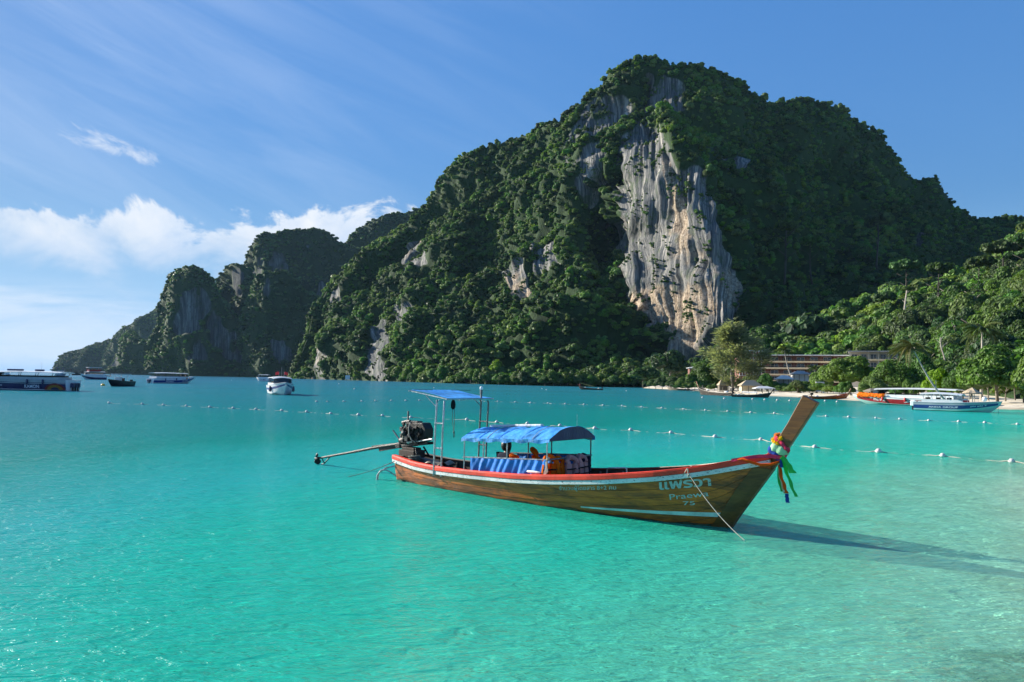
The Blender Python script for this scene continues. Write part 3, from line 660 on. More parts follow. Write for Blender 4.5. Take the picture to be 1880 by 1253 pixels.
def scatter_points(keys, spacing, smin, smax, far=False, seed=1, on_rock=False):
    r = np.random.default_rng(seed); out = []
    for key in keys:
        G, A, nv, PX, PY = SURF[key]
        S = G[1:nv+3]; Ar = A[1:nv+3]
        a, b, c_, d = S[:-1, :-1], S[:-1, 1:], S[1:, 1:], S[1:, :-1]
        n = np.cross(c_-a, d-b); ar = np.linalg.norm(n, axis=-1)/2; n = n/(2*ar[..., None]+1e-9)
        n *= np.where(n[..., 2:3] < 0, -1, 1)
        rk = (Ar[:-1, :-1]+Ar[1:, 1:])/2
        Dm = a[..., 1]
        w = ar*np.where(rk > 0.35, 0.0, 1.0)*np.where(a[..., 2] < -0.5, 0, 1)
        if on_rock: w = ar*(rk > .35)*np.clip(fbm(a/np.array([9, 9, 16.])+50, 3)-.18, 0, 1)*4
        if not on_rock: w *= np.clip(0.35+n[..., 2], 0.35, 1.0)      # walls hold fewer trees than slopes
        tot = w.sum(); cnt = int(tot/spacing**2); p = (w/tot).ravel()
        fi = r.choice(len(p), cnt, p=p); uu = r.random((cnt, 1)); vv = r.random((cnt, 1))
        i, j = np.unravel_index(fi, w.shape)
        P = (a[i, j]*(1-uu)*(1-vv)+b[i, j]*uu*(1-vv)+c_[i, j]*uu*vv+d[i, j]*(1-uu)*vv)
        sc_ = r.uniform(smin, smax, cnt)*np.exp(r.normal(size=cnt)*0.22)
        P = P + n[i, j]*np.array([0.3, 0.3, 0.0])*sc_[:, None]; P[:, 2] += sc_*0.18
        out.append(np.concatenate([P, sc_[:, None]], 1))
    return np.concatenate(out)

def forest(name, label, pts, protos, seed=0, zs=1.0):
    """a wood nobody could count: one object that sets its crowns on points"""
    r = np.random.default_rng(seed); n = len(pts)
    me = bpy.data.meshes.new(name); me.vertices.add(n); me.vertices.foreach_set('co', np.ascontiguousarray(pts[:, :3], np.float32).ravel())
    for nm, arr in (('scl', pts[:, 3]), ('turn', r.uniform(0, 6.283, n)), ('tilt', r.uniform(-0.25, 0.25, n))):
        a = me.attributes.new(nm, 'FLOAT', 'POINT'); a.data.foreach_set('value', np.ascontiguousarray(arr, np.float32))
    a = me.attributes.new('pick', 'INT', 'POINT'); a.data.foreach_set('value', r.integers(0, len(protos), n).astype(np.int32))
    o = place(name, me); tag(o, label, 'forest', kind='stuff')
    col = bpy.data.collections.new(name+'_crowns')
    for p in protos: col.objects.link(bpy.data.objects.new(p.name, p))
    ng = bpy.data.node_groups.new(name+'_nodes', 'GeometryNodeTree')
    ng.interface.new_socket('Geometry', in_out='INPUT', socket_type='NodeSocketGeometry'); ng.interface.new_socket('Geometry', in_out='OUTPUT', socket_type='NodeSocketGeometry')
    N, L = ng.nodes, ng.links
    gi = N.new('NodeGroupInput'); go = N.new('NodeGroupOutput'); ci = N.new('GeometryNodeCollectionInfo')
    ci.inputs['Collection'].default_value = col; ci.inputs['Separate Children'].default_value = True; ci.inputs['Reset Children'].default_value = True
    ip = N.new('GeometryNodeInstanceOnPoints'); ip.inputs['Pick Instance'].default_value = True
    def attr(nm, ty):
        q = N.new('GeometryNodeInputNamedAttribute'); q.data_type = ty; q.inputs['Name'].default_value = nm; return q.outputs['Attribute']
    cx = N.new('ShaderNodeCombineXYZ'); L.new(attr('turn', 'FLOAT'), cx.inputs[2]); L.new(attr('tilt', 'FLOAT'), cx.inputs[0])
    sx_ = N.new('ShaderNodeCombineXYZ'); mz = N.new('ShaderNodeMath'); mz.operation = 'MULTIPLY'; mz.inputs[1].default_value = zs
    sa_ = attr('scl', 'FLOAT'); L.new(sa_, sx_.inputs[0]); L.new(sa_, sx_.inputs[1]); L.new(sa_, mz.inputs[0]); L.new(mz.outputs[0], sx_.inputs[2])
    L.new(gi.outputs[0], ip.inputs['Points']); L.new(ci.outputs[0], ip.inputs['Instance']); L.new(attr('pick', 'INT'), ip.inputs['Instance Index'])
    L.new(cx.outputs[0], ip.inputs['Rotation']); L.new(sx_.outputs[0], ip.inputs['Scale']); L.new(ip.outputs[0], go.inputs[0])
    md = o.modifiers.new('crowns', 'NODES'); md.node_group = ng
    return o

pts_main = scatter_points(['mountain'], 4.3, 1.7, 4.7, seed=3)
pts_main = np.concatenate([pts_main, scatter_points(['mountain'], 4.0, 0.7, 1.7, seed=13, on_rock=True)])
pts_far = scatter_points([k for k in SURF if k.startswith(('headland', 'karst')) or k == 'hill'], 6.6, 3.2, 6.6, seed=4)
forest('forest', 'dense jungle of dark green crowns covering the main mountain', pts_main, JUNGLE, 1)
forest('far_forest', 'dense woods covering the far towers and headlands at left', pts_far, FARC, 2)
forest('undergrowth', 'low bushes filling the slope behind the beach', scatter_points(['hill.001'], 3.2, 1.6, 3.0, seed=5), JUNGLE, 3)
print('POINTS', len(pts_main), len(pts_far))
# ------------------------------------------------------------------ the wooden longtail boat
BO = Vector((-2.70, 19.87, 0.0)); BA = math.radians(-41.22)
BROT = Matrix.Rotation(BA, 3, 'Z')
def bl(p): return BO + BROT @ Vector(p)
def tab(pairs):
    xs = [a for a, b in pairs]; ys = [b for a, b in pairs]
    return lambda x: float(np.interp(x, xs, ys))
def smooth_tab(pairs):
    xs = np.linspace(pairs[0][0], pairs[-1][0], 160); ys = np.interp(xs, [a for a, b in pairs], [b for a, b in pairs])
    for _ in range(14): ys[1:-1] = (ys[:-2]+2*ys[1:-1]+ys[2:])/4
    return lambda x: float(np.interp(x, xs, ys))
H_b = smooth_tab([(-0.05, .47), (0.9, .62), (1.8, .73), (3, .83), (4.45, .91), (5.4, .93), (6.7, .88), (7.9, .72), (8.5, .58), (8.85, .48), (9.4, .28), (9.8, .10), (9.95, .05)])
H_z = smooth_tab([(-0.05, .62), (0.3, .59), (0.9, .53), (1.8, .51), (3.0, .535), (4.45, .59), (5.4, .655), (6.73, .79), (7.87, .95), (8.47, 1.06), (8.85, 1.14), (9.39, 1.28), (9.82, 1.39), (9.95, 1.42)])
H_k = smooth_tab([(-0.05, -.22), (1.0, -.34), (4, -.38), (7.4, -.36), (8.5, -.22), (9.08, 0.0), (9.45, .52), (9.86, 1.12), (9.95, 1.26)])
H_p = smooth_tab([(-0.05, .19), (4, .19), (6.6, .24), (7.75, .29), (8.5, .42), (9.1, .60), (9.95, .8)])
def half(x, t):
    """half breadth of the hull, t 0 at the keel and 1 at the gunwale"""
    return 0.035 + (H_b(x)-0.035)*max(t, 0.0)**H_p(x)
def hp(x, t, side=-1, off=0.0):
    zk, zg = H_k(x), H_z(x)
    return Vector((x, side*(half(x, t)+off), zk+(zg-zk)*t))
def hull_yz(x, z, side=-1, off=0.0):
    zk, zg = H_k(x), H_z(x); t = (z-zk)/(zg-zk)
    return Vector((x, side*(half(x, t)+off), z))

# oiled planks, dark and water-stained towards the seams
def hull_wood(name, a, b, dark, streak=1.0):
    m, t, o = mat(name); c = t.node('ShaderNodeTexCoord', out='Object'); oi = t.node('ShaderNodeObjectInfo', out='Random')
    g = t.noise(t.scale(c, (0.9, 6, 14)), 2.0, 6, 0.65, 0.6); st = t.noise(t.scale(c, (0.5, 1, 2.4)), 1.7, 5, 0.65, 0.8)
    kn = t.noise(t.scale(c, (2.2, 6, 7)), 1.6, 3, 0.5)
    base = t.mix(t.step(g, 0.30, 0.70), (*a, 1), (*b, 1))
    base = t.mix(t.m('MULTIPLY', t.step(st, 0.44, 0.66), 0.88*streak), base, (*dark, 1))
    base = t.mix(t.m('MULTIPLY', t.step(kn, 0.66, 0.74), 0.75), base, (dark[0]*.5, dark[1]*.5, dark[2]*.5, 1))
    base = t.node('ShaderNodeHueSaturation', {'Value': t.lin(oi, 0, 1, 0.78, 1.18), 'Color': base})
    bp = t.node('ShaderNodeBump', {'Height': g, 'Strength': 0.35, 'Distance': 0.01})
    p = t.node('ShaderNodeBsdfPrincipled', {'Base Color': base, 'Roughness': t.lin(st, 0.3, 0.7, 0.34, 0.6), 'Normal': bp}); t.l.new(p, o.inputs[0]); return m
M['hull_wood'] = hull_wood('hull_wood', (0.32, 0.066, 0.005), (0.62, 0.145, 0.012), (0.040, 0.018, 0.007), 0.95)
M['scum'] = paint('scum', (0.055, 0.060, 0.030), 0.8, var=0.3, scale=6.0, wear=(0.14, 0.12, 0.07), wear_amt=0.06)
M['prow_wood'] = hull_wood('prow_wood', (0.10, 0.036, 0.006), (0.185, 0.072, 0.013), (0.03, 0.014, 0.005), 0.6)
M['old_wood'] = hull_wood('old_wood', (0.16, 0.125, 0.085), (0.30, 0.25, 0.18), (0.05, 0.04, 0.03), 0.8)
M['dark_wood'] = hull_wood('dark_wood', (0.035, 0.026, 0.018), (0.075, 0.055, 0.036), (0.012, 0.010, 0.008), 0.8)
M['rail_red'] = paint('rail_red', (0.82, 0.040, 0.010), 0.5, var=0.16, scale=3.0, wear=(0.42, 0.20, 0.12), wear_amt=-0.04)
M['rail_white'] = paint('rail_white', (0.72, 0.71, 0.68), 0.45, var=0.10, scale=3.0, wear=(0.05, 0.045, 0.035), wear_amt=0.09)
M['stripe'] = paint('stripe', (0.60, 0.66, 0.62), 0.5, var=0.12, scale=3.0, wear=(0.10, 0.07, 0.03), wear_amt=0.0)
M['letter_paint'] = paint('letter_paint', (0.42, 0.48, 0.45), 0.5, var=0.10, scale=10.0, wear=(0.16, 0.10, 0.04), wear_amt=-0.02)
M['cream'] = paint('cream', (0.72, 0.62, 0.40), 0.55, var=0.12, scale=3.0)
M['steel'] = paint('steel', (0.48, 0.49, 0.50), 0.32, 0.85, 0.18, 14.0, wear=(0.20, 0.11, 0.06), wear_amt=-0.02)
M['dull_steel'] = paint('dull_steel', (0.16, 0.165, 0.17), 0.45, 0.6, 0.2, 14.0, wear=(0.16, 0.08, 0.04), wear_amt=0.02)
M['black_iron'] = paint('black_iron', (0.018, 0.017, 0.016), 0.42, 0.35, 0.3, 18.0, wear=(0.09, 0.05, 0.03), wear_amt=0.03, bump=0.5)
M['grey_iron'] = paint('grey_iron', (0.055, 0.055, 0.055), 0.45, 0.5, 0.3, 18.0, wear=(0.14, 0.08, 0.04), wear_amt=0.03, bump=0.4)
M['rust_iron'] = paint('rust_iron', (0.05, 0.032, 0.022), 0.7, 0.2, 0.4, 14.0, bump=0.6)
M['rope'] = paint('rope', (0.48, 0.44, 0.36), 0.9, var=0.15, scale=30)
M['rope_dark'] = paint('rope_dark', (0.10, 0.12, 0.10), 0.9, var=0.15, scale=30)
def cloth_mat(name, col, crease=0.5, trans=0.0, var=0.10):
    woven = not name.startswith('tarp')
    m, t, o = mat(name); c = t.node('ShaderNodeTexCoord', out='Object')
    n = t.noise(c, 3.0, 5, 0.6, 0.5); f = t.noise(t.scale(c, (1, 1, 0.4)), 9.0, 4, 0.6, 0.8)
    base = t.mix(t.step(n, 0.3, 0.7), tuple(x*(1-var*2) for x in col)+(1,), tuple(min(1, x*(1+var)) for x in col)+(1,))
    bp = t.node('ShaderNodeBump', {'Height': f, 'Strength': crease, 'Distance': 0.03})
    d = t.node('ShaderNodeBsdfPrincipled', {'Base Color': base, 'Roughness': 0.9 if woven else 0.5, 'Specular IOR Level': 0.12 if woven else 0.4, 'Normal': bp})
    if trans:
        tr = t.node('ShaderNodeBsdfTranslucent', {'Color': base}); s = t.n.new('ShaderNodeMixShader'); s.inputs[0].default_value = trans
        t.l.new(d, s.inputs[1]); t.l.new(tr, s.inputs[2]); d = s.outputs[0]
    t.l.new(d, o.inputs[0]); return m
M['tarp_blue'] = cloth_mat('tarp_blue', (0.018, 0.220, 0.70), 0.6, 0.12, 0.16)
M['tarp_shaded'] = cloth_mat('tarp_shaded', (0.006, 0.022, 0.085), 0.5)  # awning cloth darkened: shade on the front end panel is put into its colour
M['tarp_worn'] = cloth_mat('tarp_worn', (0.055, 0.33, 0.76), 0.7, 0.06, 0.24)
M['tarp_white'] = cloth_mat('tarp_white', (0.76, 0.76, 0.72), 0.4)
M['orange_cloth'] = cloth_mat('orange_cloth', (0.92, 0.22, 0.015), 0.6, 0.42)
M['pink_cloth'] = cloth_mat('pink_cloth', (0.50, 0.26, 0.23), 0.6, 0.0, 0.16)
M['strap_black'] = cloth_mat('strap_black', (0.014, 0.014, 0.017), 0.3)
M['navy_cloth'] = cloth_mat('navy_cloth', (0.010, 0.014, 0.035), 0.6)
M['skin'] = paint('skin', (0.16, 0.080, 0.050), 0.5, var=0.06, scale=8)
M['hair'] = paint('hair', (0.010, 0.008, 0.007), 0.4, var=0.2, scale=40)

boat = empty('longtail_boat', BO, BA, 'wooden longtail boat with red and white rails and blue awnings floating nearest the camera', 'boat', None)
# planks: shell of separate strakes each side
lev = [1.0, 0.865, 0.74, 0.615, 0.49, 0.36, 0.22, 0.02]
XS = np.concatenate([np.linspace(0.0, 8.0, 34), np.linspace(8.2, 9.86, 18)])
for side in (-1, 1):
    for k in range(len(lev)-1):
        t1, t0 = lev[k], lev[k+1]+0.005
        # plank ends run up along the stem
        n = len(XS)-1
        def fn(u, v, t1=t1, t0=t0, side=side):
            x = float(np.interp(u*n, range(n+1), XS)); t_ = t0+(t1-t0)*v
            return hp(x, t_, side, 0.016 + 0.006*(1-v))
        def th(u, v, side=side): return Vector((0, -side*0.030, 0))
        mb = MB(); mb.slab(fn, n, 3, th); mb.build('plank', M['hull_wood'], boat, True, sharp=50)
mb = MB(); mb.slab(lambda u, v: hull_yz(0.05+8.95*u, -0.03+(0.060+.018*math.sin(u*41)+.012*math.sin(u*97))*v, -1, 0.0285), 70, 2, (0, .004, 0)); mb.build('scum_line', M['scum'], boat, True)
# inner lining, dark, closes the seams
mb = MB()
for side in (-1, 1):
    mb.grid(lambda u, v, side=side: hp(0.03+9.75*u, 0.02+0.97*v, side, -0.022), 44, 8)
mb.build('lining', M['dark_wood'], boat, True)
# transom
mb = MB()
def trans(off):
    pts = [hp(0.0, t_, -1) for t_ in np.linspace(1, 0.02, 9)] + [hp(0.0, t_, 1) for t_ in np.linspace(0.02, 1, 9)]
    return [(p.x+off, p.y, p.z) for p in pts]
a = trans(0.0); b = trans(0.05); n = len(a)
mb.add(a+b, [tuple(range(n)), tuple(range(2*n-1, n-1, -1))]+[(i, n+i, n+(i+1) % n, (i+1) % n) for i in range(n)])
mb.build('transom', M['old_wood'], boat)
# rails
def rail(name, z1, z0, o1, o0, mname, side, x0=-0.06, x1=9.86):
    mb = MB(); n = 60
    prof = [(o0, z0), (o1, z0), (o1, z1), (o0, z1)]
    vs = []; fs = []
    for i in range(n+1):
        x = x0+(x1-x0)*i/n; zg = H_z(x); b = H_b(x)
        for o, z in prof: vs.append((x, side*(b+o), zg+z))
    for i in range(n):
        for k in range(4): fs.append((i*4+k, i*4+(k+1) % 4, (i+1)*4+(k+1) % 4, (i+1)*4+k))
    fs += [(3, 2, 1, 0), tuple(n*4+k for k in range(4))]
    mb.add(vs, fs); return mb.build(name, M[mname], boat, False, bevel=0.008)
for side in (-1, 1):
    rail('red_rail', 0.012, -0.078, 0.062, 0.004, 'rail_red', side)
    rail('white_rail', -0.080, -0.168, 0.048, -0.01, 'rail_white', side)
    rail('gunwale_cap', 0.030, 0.013, 0.058, -0.07, 'old_wood' if side > 0 else 'rail_red', side)
# painted stripe low on the bow
for side in (-1, 1):
    mb = MB(); mb.slab(lambda u, v, side=side: hull_yz(6.2+3.0*u, (0.09+0.115*u)+v*(0.028+0.062*u), side, 0.0275), 40, 2, (0, -side*0.004, 0))
    mb.build('stripe', M['stripe'], boat, True)
# stem and tall prow: one bent timber
outer = [(8.62, -.36), (8.90, -.20), (9.10, .005), (9.24, .22), (9.55, .66), (9.885, 1.13), (10.11, 1.46), (10.40, 1.92), (10.675, 2.355)]
inner = [(8.40, -.30), (8.66, -.12), (8.86, .10), (9.02, .32), (9.28, .74), (9.58, 1.16), (9.90, 1.57), (10.16, 1.99), (10.425, 2.485)]
def spl(P, q):
    x = np.linspace(0, 1, len(P)); return np.array([np.interp(q, x, [p[0] for p in P]), np.interp(q, x, [p[1] for p in P])])
mb = MB(); vs = []; n = 32
for i in range(n+1):
    q = i/n; o_ = spl(outer, q); i_ = spl(inner, q); hw = 0.052 + 0.028*min(1, max(0, (q-0.55)/0.3))
    for (p, w) in ((o_, hw*0.85), (i_, hw)): vs += [(p[0], -w, p[1]), (p[0], w, p[1])]
fs = []
for i in range(n):
    A = i*4; B = A+4
    fs += [(A, A+1, B+1, B), (A+2, B+2, B+3, A+3), (A, B, B+2, A+2), (A+1, A+3, B+3, B+1)]
fs += [(0, 2, 3, 1), (n*4, n*4+1, n*4+3, n*4+2)]
mb.add(vs, fs); stem_o = mb.build('prow', M['prow_wood'], boat, False, bevel=0.012)
# cheeks of the stem laid over the plank ends
for side in (-1, 1):
    mb = MB()
    def ch(u, v, side=side):
        o_ = spl(outer, 0.20+0.43*u); i_ = spl(inner, 0.20+0.43*u); p = o_*(1-v)+i_*v
        y = max(0.045, half(min(p[0], 9.86), max(0.02, (p[1]-H_k(min(p[0], 9.9)))/(H_z(min(p[0], 9.9))-H_k(min(p[0], 9.9)))))+0.03)
        return (p[0], side*min(y, 0.06+0.22*v), p[1])
    mb.slab(ch, 14, 4, (0, side*0.014, 0)); mb.build('stem_cheek', M['prow_wood'], boat, True)
# decks and fittings
def deck(name, x0, x1, dz, mname, n=10, inset=0.03, zmin=None):
    mb = MB()
    def fn(u, v):
        x = x0+(x1-x0)*u; z = (H_z(x)+dz) if zmin is None else zmin
        t_ = (z-H_k(x))/(H_z(x)-H_k(x)); w = max(0.02, half(x, t_)-inset)
        return (x, -w+2*w*v, z)
    mb.slab(fn, n, 4, (0, 0, -0.03)); return mb.build(name, M[mname], boat)
for k in range(9):
    # bottom boards
    x0 = 0.7+k*0.86; deck('floor_board', x0, x0+0.83, 0, 'dark_wood', 6, 0.05, 0.02 if k < 7 else 0.06+0.05*(k-6))
deck('stern_deck', 0.06, 0.78, -0.045, 'dark_wood')
deck('foredeck', 8.05, 9.62, -0.035, 'cream', 14, 0.05)
for x in (2.45, 5.9, 6.75, 7.55):
    mb = MB(); b = H_b(x)-0.04; mb.box((x, 0, H_z(x)-0.16), (0.20, 2*b, 0.04)); mb.build('thwart', M['old_wood' if x != 5.9 else 'dark_wood'], boat, bevel=0.006)
for k in range(14):
    x = 0.6+k*0.62
    for side in (-1, 1):
        mb = MB(); mb.tube([hp(x, t_, side, -0.045) for t_ in np.linspace(0.12, 0.96, 7)], 0.026, 5); mb.build('rib', M['old_wood'], boat)
# white bent grab bar forward
mb = MB(); mb.tube([(6.25, .1, .62), (6.25, .1, .80), (6.28, .1, .825), (6.70, .1, .87), (6.74, .1, .85), (6.74, .1, .66)], 0.018, 7); mb.build('grab_bar', M['steel'], boat, True)

# the roof over the passengers
fr = lambda x: (x-2.87)/(5.35-2.87)
def eave(x): return 1.285+0.125*fr(x)
def roofz(x, y): return eave(x)+ (0.225+0.03*fr(x))*(1-(abs(y)/0.84)**2.1)
for x in (2.87, 3.48, 4.20, 5.33):
    for side in (-1, 1):
        mb = MB(); mb.tube([(x, side*0.80, H_z(x)-0.12), (x, side*0.80, eave(x)-0.02)], 0.017, 7); mb.build('roof_post', M['steel'] if side < 0 else M['dull_steel'], boat, True)
for side in (-1, 1):
    mb = MB(); mb.tube([(2.84, side*0.80, eave(2.84)-0.045), (5.36, side*0.80, eave(5.36)-0.045)], 0.017, 7); mb.build('eave_pipe', M['steel'], boat, True)
    mb = MB(); mb.tube([(2.84, side*0.80, 0.845), (5.36, side*0.80, 0.985)], 0.017, 7); mb.build('side_rail', M['steel'] if side < 0 else M['dull_steel'], boat, True)
for x in (2.88, 3.7, 4.52, 5.34):
    mb = MB(); mb.tube([(x, y, roofz(x, y)-0.022) for y in np.linspace(-0.8, 0.8, 13)], 0.014, 6); mb.build('roof_hoop', M['dull_steel'], boat, True)
mb = MB(); mb.tube([(5.36, -0.8, 0.985), (5.36, 0.8, 0.985)], 0.017, 7); mb.build('front_rail', M['dull_steel'], boat, True)
mb = MB(); mb.tube([(5.36, -0.8, eave(5.36)-0.03), (5.36, 0.8, eave(5.36)-0.03)], 0.016, 7); mb.build('front_crossbar', M['dull_steel'], boat, True)
mb = MB()
def roof_fn(u, v):
    x = 2.80+2.62*u; y = -0.84+1.68*v
    sag = 0.030*math.sin(u*math.pi*3)**2*(1-abs(2*v-1)) + 0.006*math.sin(u*75+v*9)*math.sin(v*21) + 0.006*math.sin(u*31+v*7)
    return (x, y, roofz(x, y)-sag+0.004*math.sin(u*53+v*17))
mb.slab(roof_fn, 60, 30, (0, 0, -0.006)); mb.build('awning', M['tarp_worn'], boat, True)
for x_ in (3.35, 3.95, 4.62):                                  # stitched seams and tie ropes over the cloth
    mb = MB(); mb.slab(lambda u, v, x_=x_: (x_+.035*v, -.835+1.67*u, roofz(x_, -.835+1.67*u)+.009+.004*math.sin(u*60)), 26, 1, (0, 0, -.005)); mb.build('seam', M['tarp_blue'], boat, True)
for x_ in (3.62, 4.95):
    mb = MB(); mb.tube([(x_+.03*math.sin(y*4), y, roofz(x_, y)+.012) for y in np.linspace(-.845, .845, 22)]+[(x_+.02, .86, eave(x_)-.05)], .006, 5); mb.build('tie_rope', M['rope'], boat, True)
for k in range(9):
    x_ = 2.95+.29*k; mb = MB(); mb.tube([(x_, -.852, roofz(x_, .84)-.03), (x_+.01, -.835, eave(x_)-.045), (x_+.015, -.80, eave(x_)-.066)], .005, 4); mb.build('tie', M['rope'], boat)
def flap(u, v, side):
    x = 2.80+2.62*u; y = side*(0.84+0.012*math.sin(u*40)*v); return (x, y, roofz(x, 0.84)-0.005-v*(0.055+0.030*math.sin(u*17+side)**2))
for side in (-1, 1):
    mb = MB(); mb.slab(lambda u, v, side=side: flap(u, v, side), 60, 3, (0, -side*0.005, 0)); mb.build('awning_edge', M['tarp_worn'], boat, True)
# front end panel, in the arch of the roof
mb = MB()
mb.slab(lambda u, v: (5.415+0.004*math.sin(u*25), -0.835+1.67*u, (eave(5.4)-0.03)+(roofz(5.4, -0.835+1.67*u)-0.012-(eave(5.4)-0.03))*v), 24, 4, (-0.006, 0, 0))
mb.build('awning_end', M['tarp_shaded'], boat, True)
mb = MB(); mb.bar((2.82, .16, roofz(2.82, .16)+.03), (4.42, .16, roofz(4.42, .16)+.03), 0.10, 0.055); mb.build('roof_board', M['tarp_white'], boat, bevel=0.012)
for side in (-1, 1):
    mb = MB()
    def cur(u, v, side=side):
        x = 3.10+2.22*u; zt = 0.845+0.14*fr(x)-0.005; zb = H_z(x)+0.02+0.012*math.sin(u*37)
        fold = (0.022+.010*math.sin(u*13))*math.sin(u*30+2.2*math.sin(u*7)+1.2*v)*(0.25+0.75*v)+0.010*math.sin(u*71+5*v)
        if u < 0.02 or u > 0.98: fold *= 0.4
        return (x+0.02*v*math.sin(u*23), side*(0.80+0.022+fold*0.8), zt+(zb-zt)*v - 0.014*abs(math.sin(u*19))*(1-v))
    mb.slab(cur, 110, 10, (0, -side*0.004, 0)); mb.build('side_curtain', M['tarp_blue'], boat, True)
# benches inside
for y in (-0.45, 0.45):
    mb = MB(); mb.box((4.1, y, 0.36), (2.3, 0.36, 0.04)); mb.box((3.1, y, 0.19), (0.05, 0.30, 0.30)); mb.box((5.1, y, 0.19), (0.05, 0.30, 0.30)); mb.build('bench', M['dark_wood'], boat, bevel=0.006)

# the small high awning over the helm
for side in (-1, 1):
    for x in (1.84, 2.10):
        mb = MB(); top = 2.20-0.06*(x-1.5)
        mb.tube([(x-0.02, side*0.78, H_z(x)-0.2), (x, side*0.78, 1.3), (x+0.04, side*0.78, top-0.10), (x+0.02, side*0.76, top-0.04)], 0.022, 8); mb.build('awning_post', M['steel'] if side < 0 else M['dull_steel'], boat, True)
    for z in (0.98, 1.58):
        mb = MB(); mb.tube([(1.83, side*0.78, z), (2.12, side*0.78, z)], 0.02, 7); mb.build('post_rung', M['steel'] if side < 0 else M['dull_steel'], boat, True)
    mb = MB(); mb.tube([(0.86, side*0.79, 2.345), (2.28, side*0.79, 2.165)], 0.016, 7); mb.build('awning_pipe', M['steel'], boat, True)
    mb = MB(); mb.tube([(1.45, side*0.78, 2.26), (1.86, side*0.78, 1.98)], 0.012, 6); mb.build('awning_brace', M['steel'], boat, True)
for x, z in ((0.90, 2.34), (2.26, 2.168)):
    mb = MB(); mb.tube([(x, -0.84, z), (x, 0.84, z)], 0.016, 7); mb.build('awning_pipe', M['steel'], boat, True)
mb = MB()
mb.slab(lambda u, v: (0.93+1.33*u, -0.77+1.54*v, 2.352-0.178*u + 0.02 + 0.018*math.sin(v*9+u*3)*math.sin(u*3.14) - 0.03*math.sin(u*3.14)*math.sin(v*3.14)), 24, 24, (0, 0, -0.005))
mb.build('helm_awning', M['tarp_worn'], boat, True)
for y0, y1 in ((-0.78, -0.30), (0.05, 0.55)):
    mb = MB(); mb.tube([(1.02+0.5*(y0 > 0), y0, 2.375), (1.2+0.5*(y0 > 0), y1, 2.372)], 0.006, 5); mb.build('lashing', M['strap_black'], boat)
# lamp on a stick above the helm awning
mb = MB(); mb.tube([(2.22, 0.42, 2.16), (2.22, 0.42, 2.30)], 0.026, 8); mb.tube([(2.22, .42, 2.30), (2.22, .42, 2.40)], 0.032, 8); mb.build('lamp_stick', M['dull_steel'], boat, True)
mb = MB(); mb.ball((2.22, .42, 2.435), 0.042, 10, 7, (1, 1, 1.3)); mb.build('lamp_globe', M['tarp_white'], boat, True)
mb = MB(); mb.tube([(5.30, 0.30, roofz(5.3, .3)), (5.30, 0.30, roofz(5.3, .3)+0.28)], 0.004, 5); mb.build('aerial', M['steel'], boat)

# lettering painted on the bow, laid on the planks
def text_mesh(txt, size, bold=0.0, xs=1.0):
    cu = bpy.data.curves.new('lettering', 'FONT'); cu.body = txt; cu.size = size; cu.align_x = 'CENTER'; cu.align_y = 'CENTER'; cu.offset = bold; cu.resolution_u = 3
    ob = bpy.data.objects.new('lettering', cu); COL.objects.link(ob)
    dg = bpy.context.evaluated_depsgraph_get(); me = bpy.data.meshes.new_from_object(ob.evaluated_get(dg))
    bpy.data.objects.remove(ob); bm = bmesh.new(); bm.from_mesh(me); bmesh.ops.triangulate(bm, faces=bm.faces)
    for _ in range(2):
        big = [e for e in bm.edges if e.calc_length() > 0.05]
        if big: bmesh.ops.subdivide_edges(bm, edges=big, cuts=1); bmesh.ops.triangulate(bm, faces=[f for f in bm.faces if len(f.verts) > 3])
    bm.to_mesh(me); bm.free(); return me
def fit_text(txt, w, h, bold=0.0):
    me = text_mesh(txt, 0.2, bold); P = np.array([v.co[:] for v in me.vertices]); lo, hi = P.min(0), P.max(0)
    P = (P-(lo+hi)/2)/np.maximum(hi-lo, 1e-6)*np.array([w, h, 1.0]); return me, P
def hull_text(txt, x, z, w, h, slope, bold=0.0, side=-1):
    me, P = fit_text(txt, w, h, bold)
    for v, q in zip(me.vertices, P):
        X_ = x + q[0]; Z_ = z + q[1] + slope*q[0]
        zk, zg = H_k(X_), H_z(X_); t_ = (Z_-zk)/(zg-zk); k = next((i for i in range(len(lev)-1) if lev[i+1] <= t_), len(lev)-2)
        vv = (t_-lev[k+1])/(lev[k]-lev[k+1])
        v.co = hull_yz(X_, Z_, side, 0.0195 + 0.006*(1-vv))
    me.materials.append(M['letter_paint']); return place('lettering', me, boat)
for a in [('แพรวา', 8.415, 0.775, 0.93, 0.150, 0.165, 0.005), ('Praewa', 8.47, 0.568, 0.70, 0.105, 0.19, 0.001), ('75', 8.46, 0.418, 0.21, 0.075, 0.10, 0.002),
          ('จำนวนผู้โดยสาร 8+2 คน', 6.40, 0.510, 1.34, 0.125, 0.115, 0.0015)]: hull_text(*a)

# ladder pipes at the stern quarter
mb = MB(); mb.tube([(-0.02, -0.46, 0.36), (-0.22, -0.62, 0.28), (-0.36, -0.70, 0.16), (-0.36, -0.74, 0.05), (-0.30, -0.76, -0.12)], 0.019, 8); mb.build('ladder_pipe', M['steel'], boat, True)
mb = MB(); mb.tube([(0.10, -0.50, 0.10), (0.0, -0.60, 0.20), (-0.12, -0.66, 0.26), (-0.26, -0.72, 0.24), (-0.33, -0.78, 0.12), (-0.34, -0.80, -0.15)], 0.019, 8); mb.build('ladder_pipe', M['steel'], boat, True)
mb = MB(); mb.tube([(0.0, -0.48, 0.34), (-0.16, -0.64, 0.32), (-0.28, -0.60, 0.36), (-0.02, -0.44, 0.46)], 0.010, 6); mb.build('ladder_pipe', M['steel'], boat, True)
# ------------------------------------------------------------------ things on, in and hanging from the longtail boat
def on_boat(name, p, label, cat, group=None): return empty(name, bl(p), BA, label, cat, group)
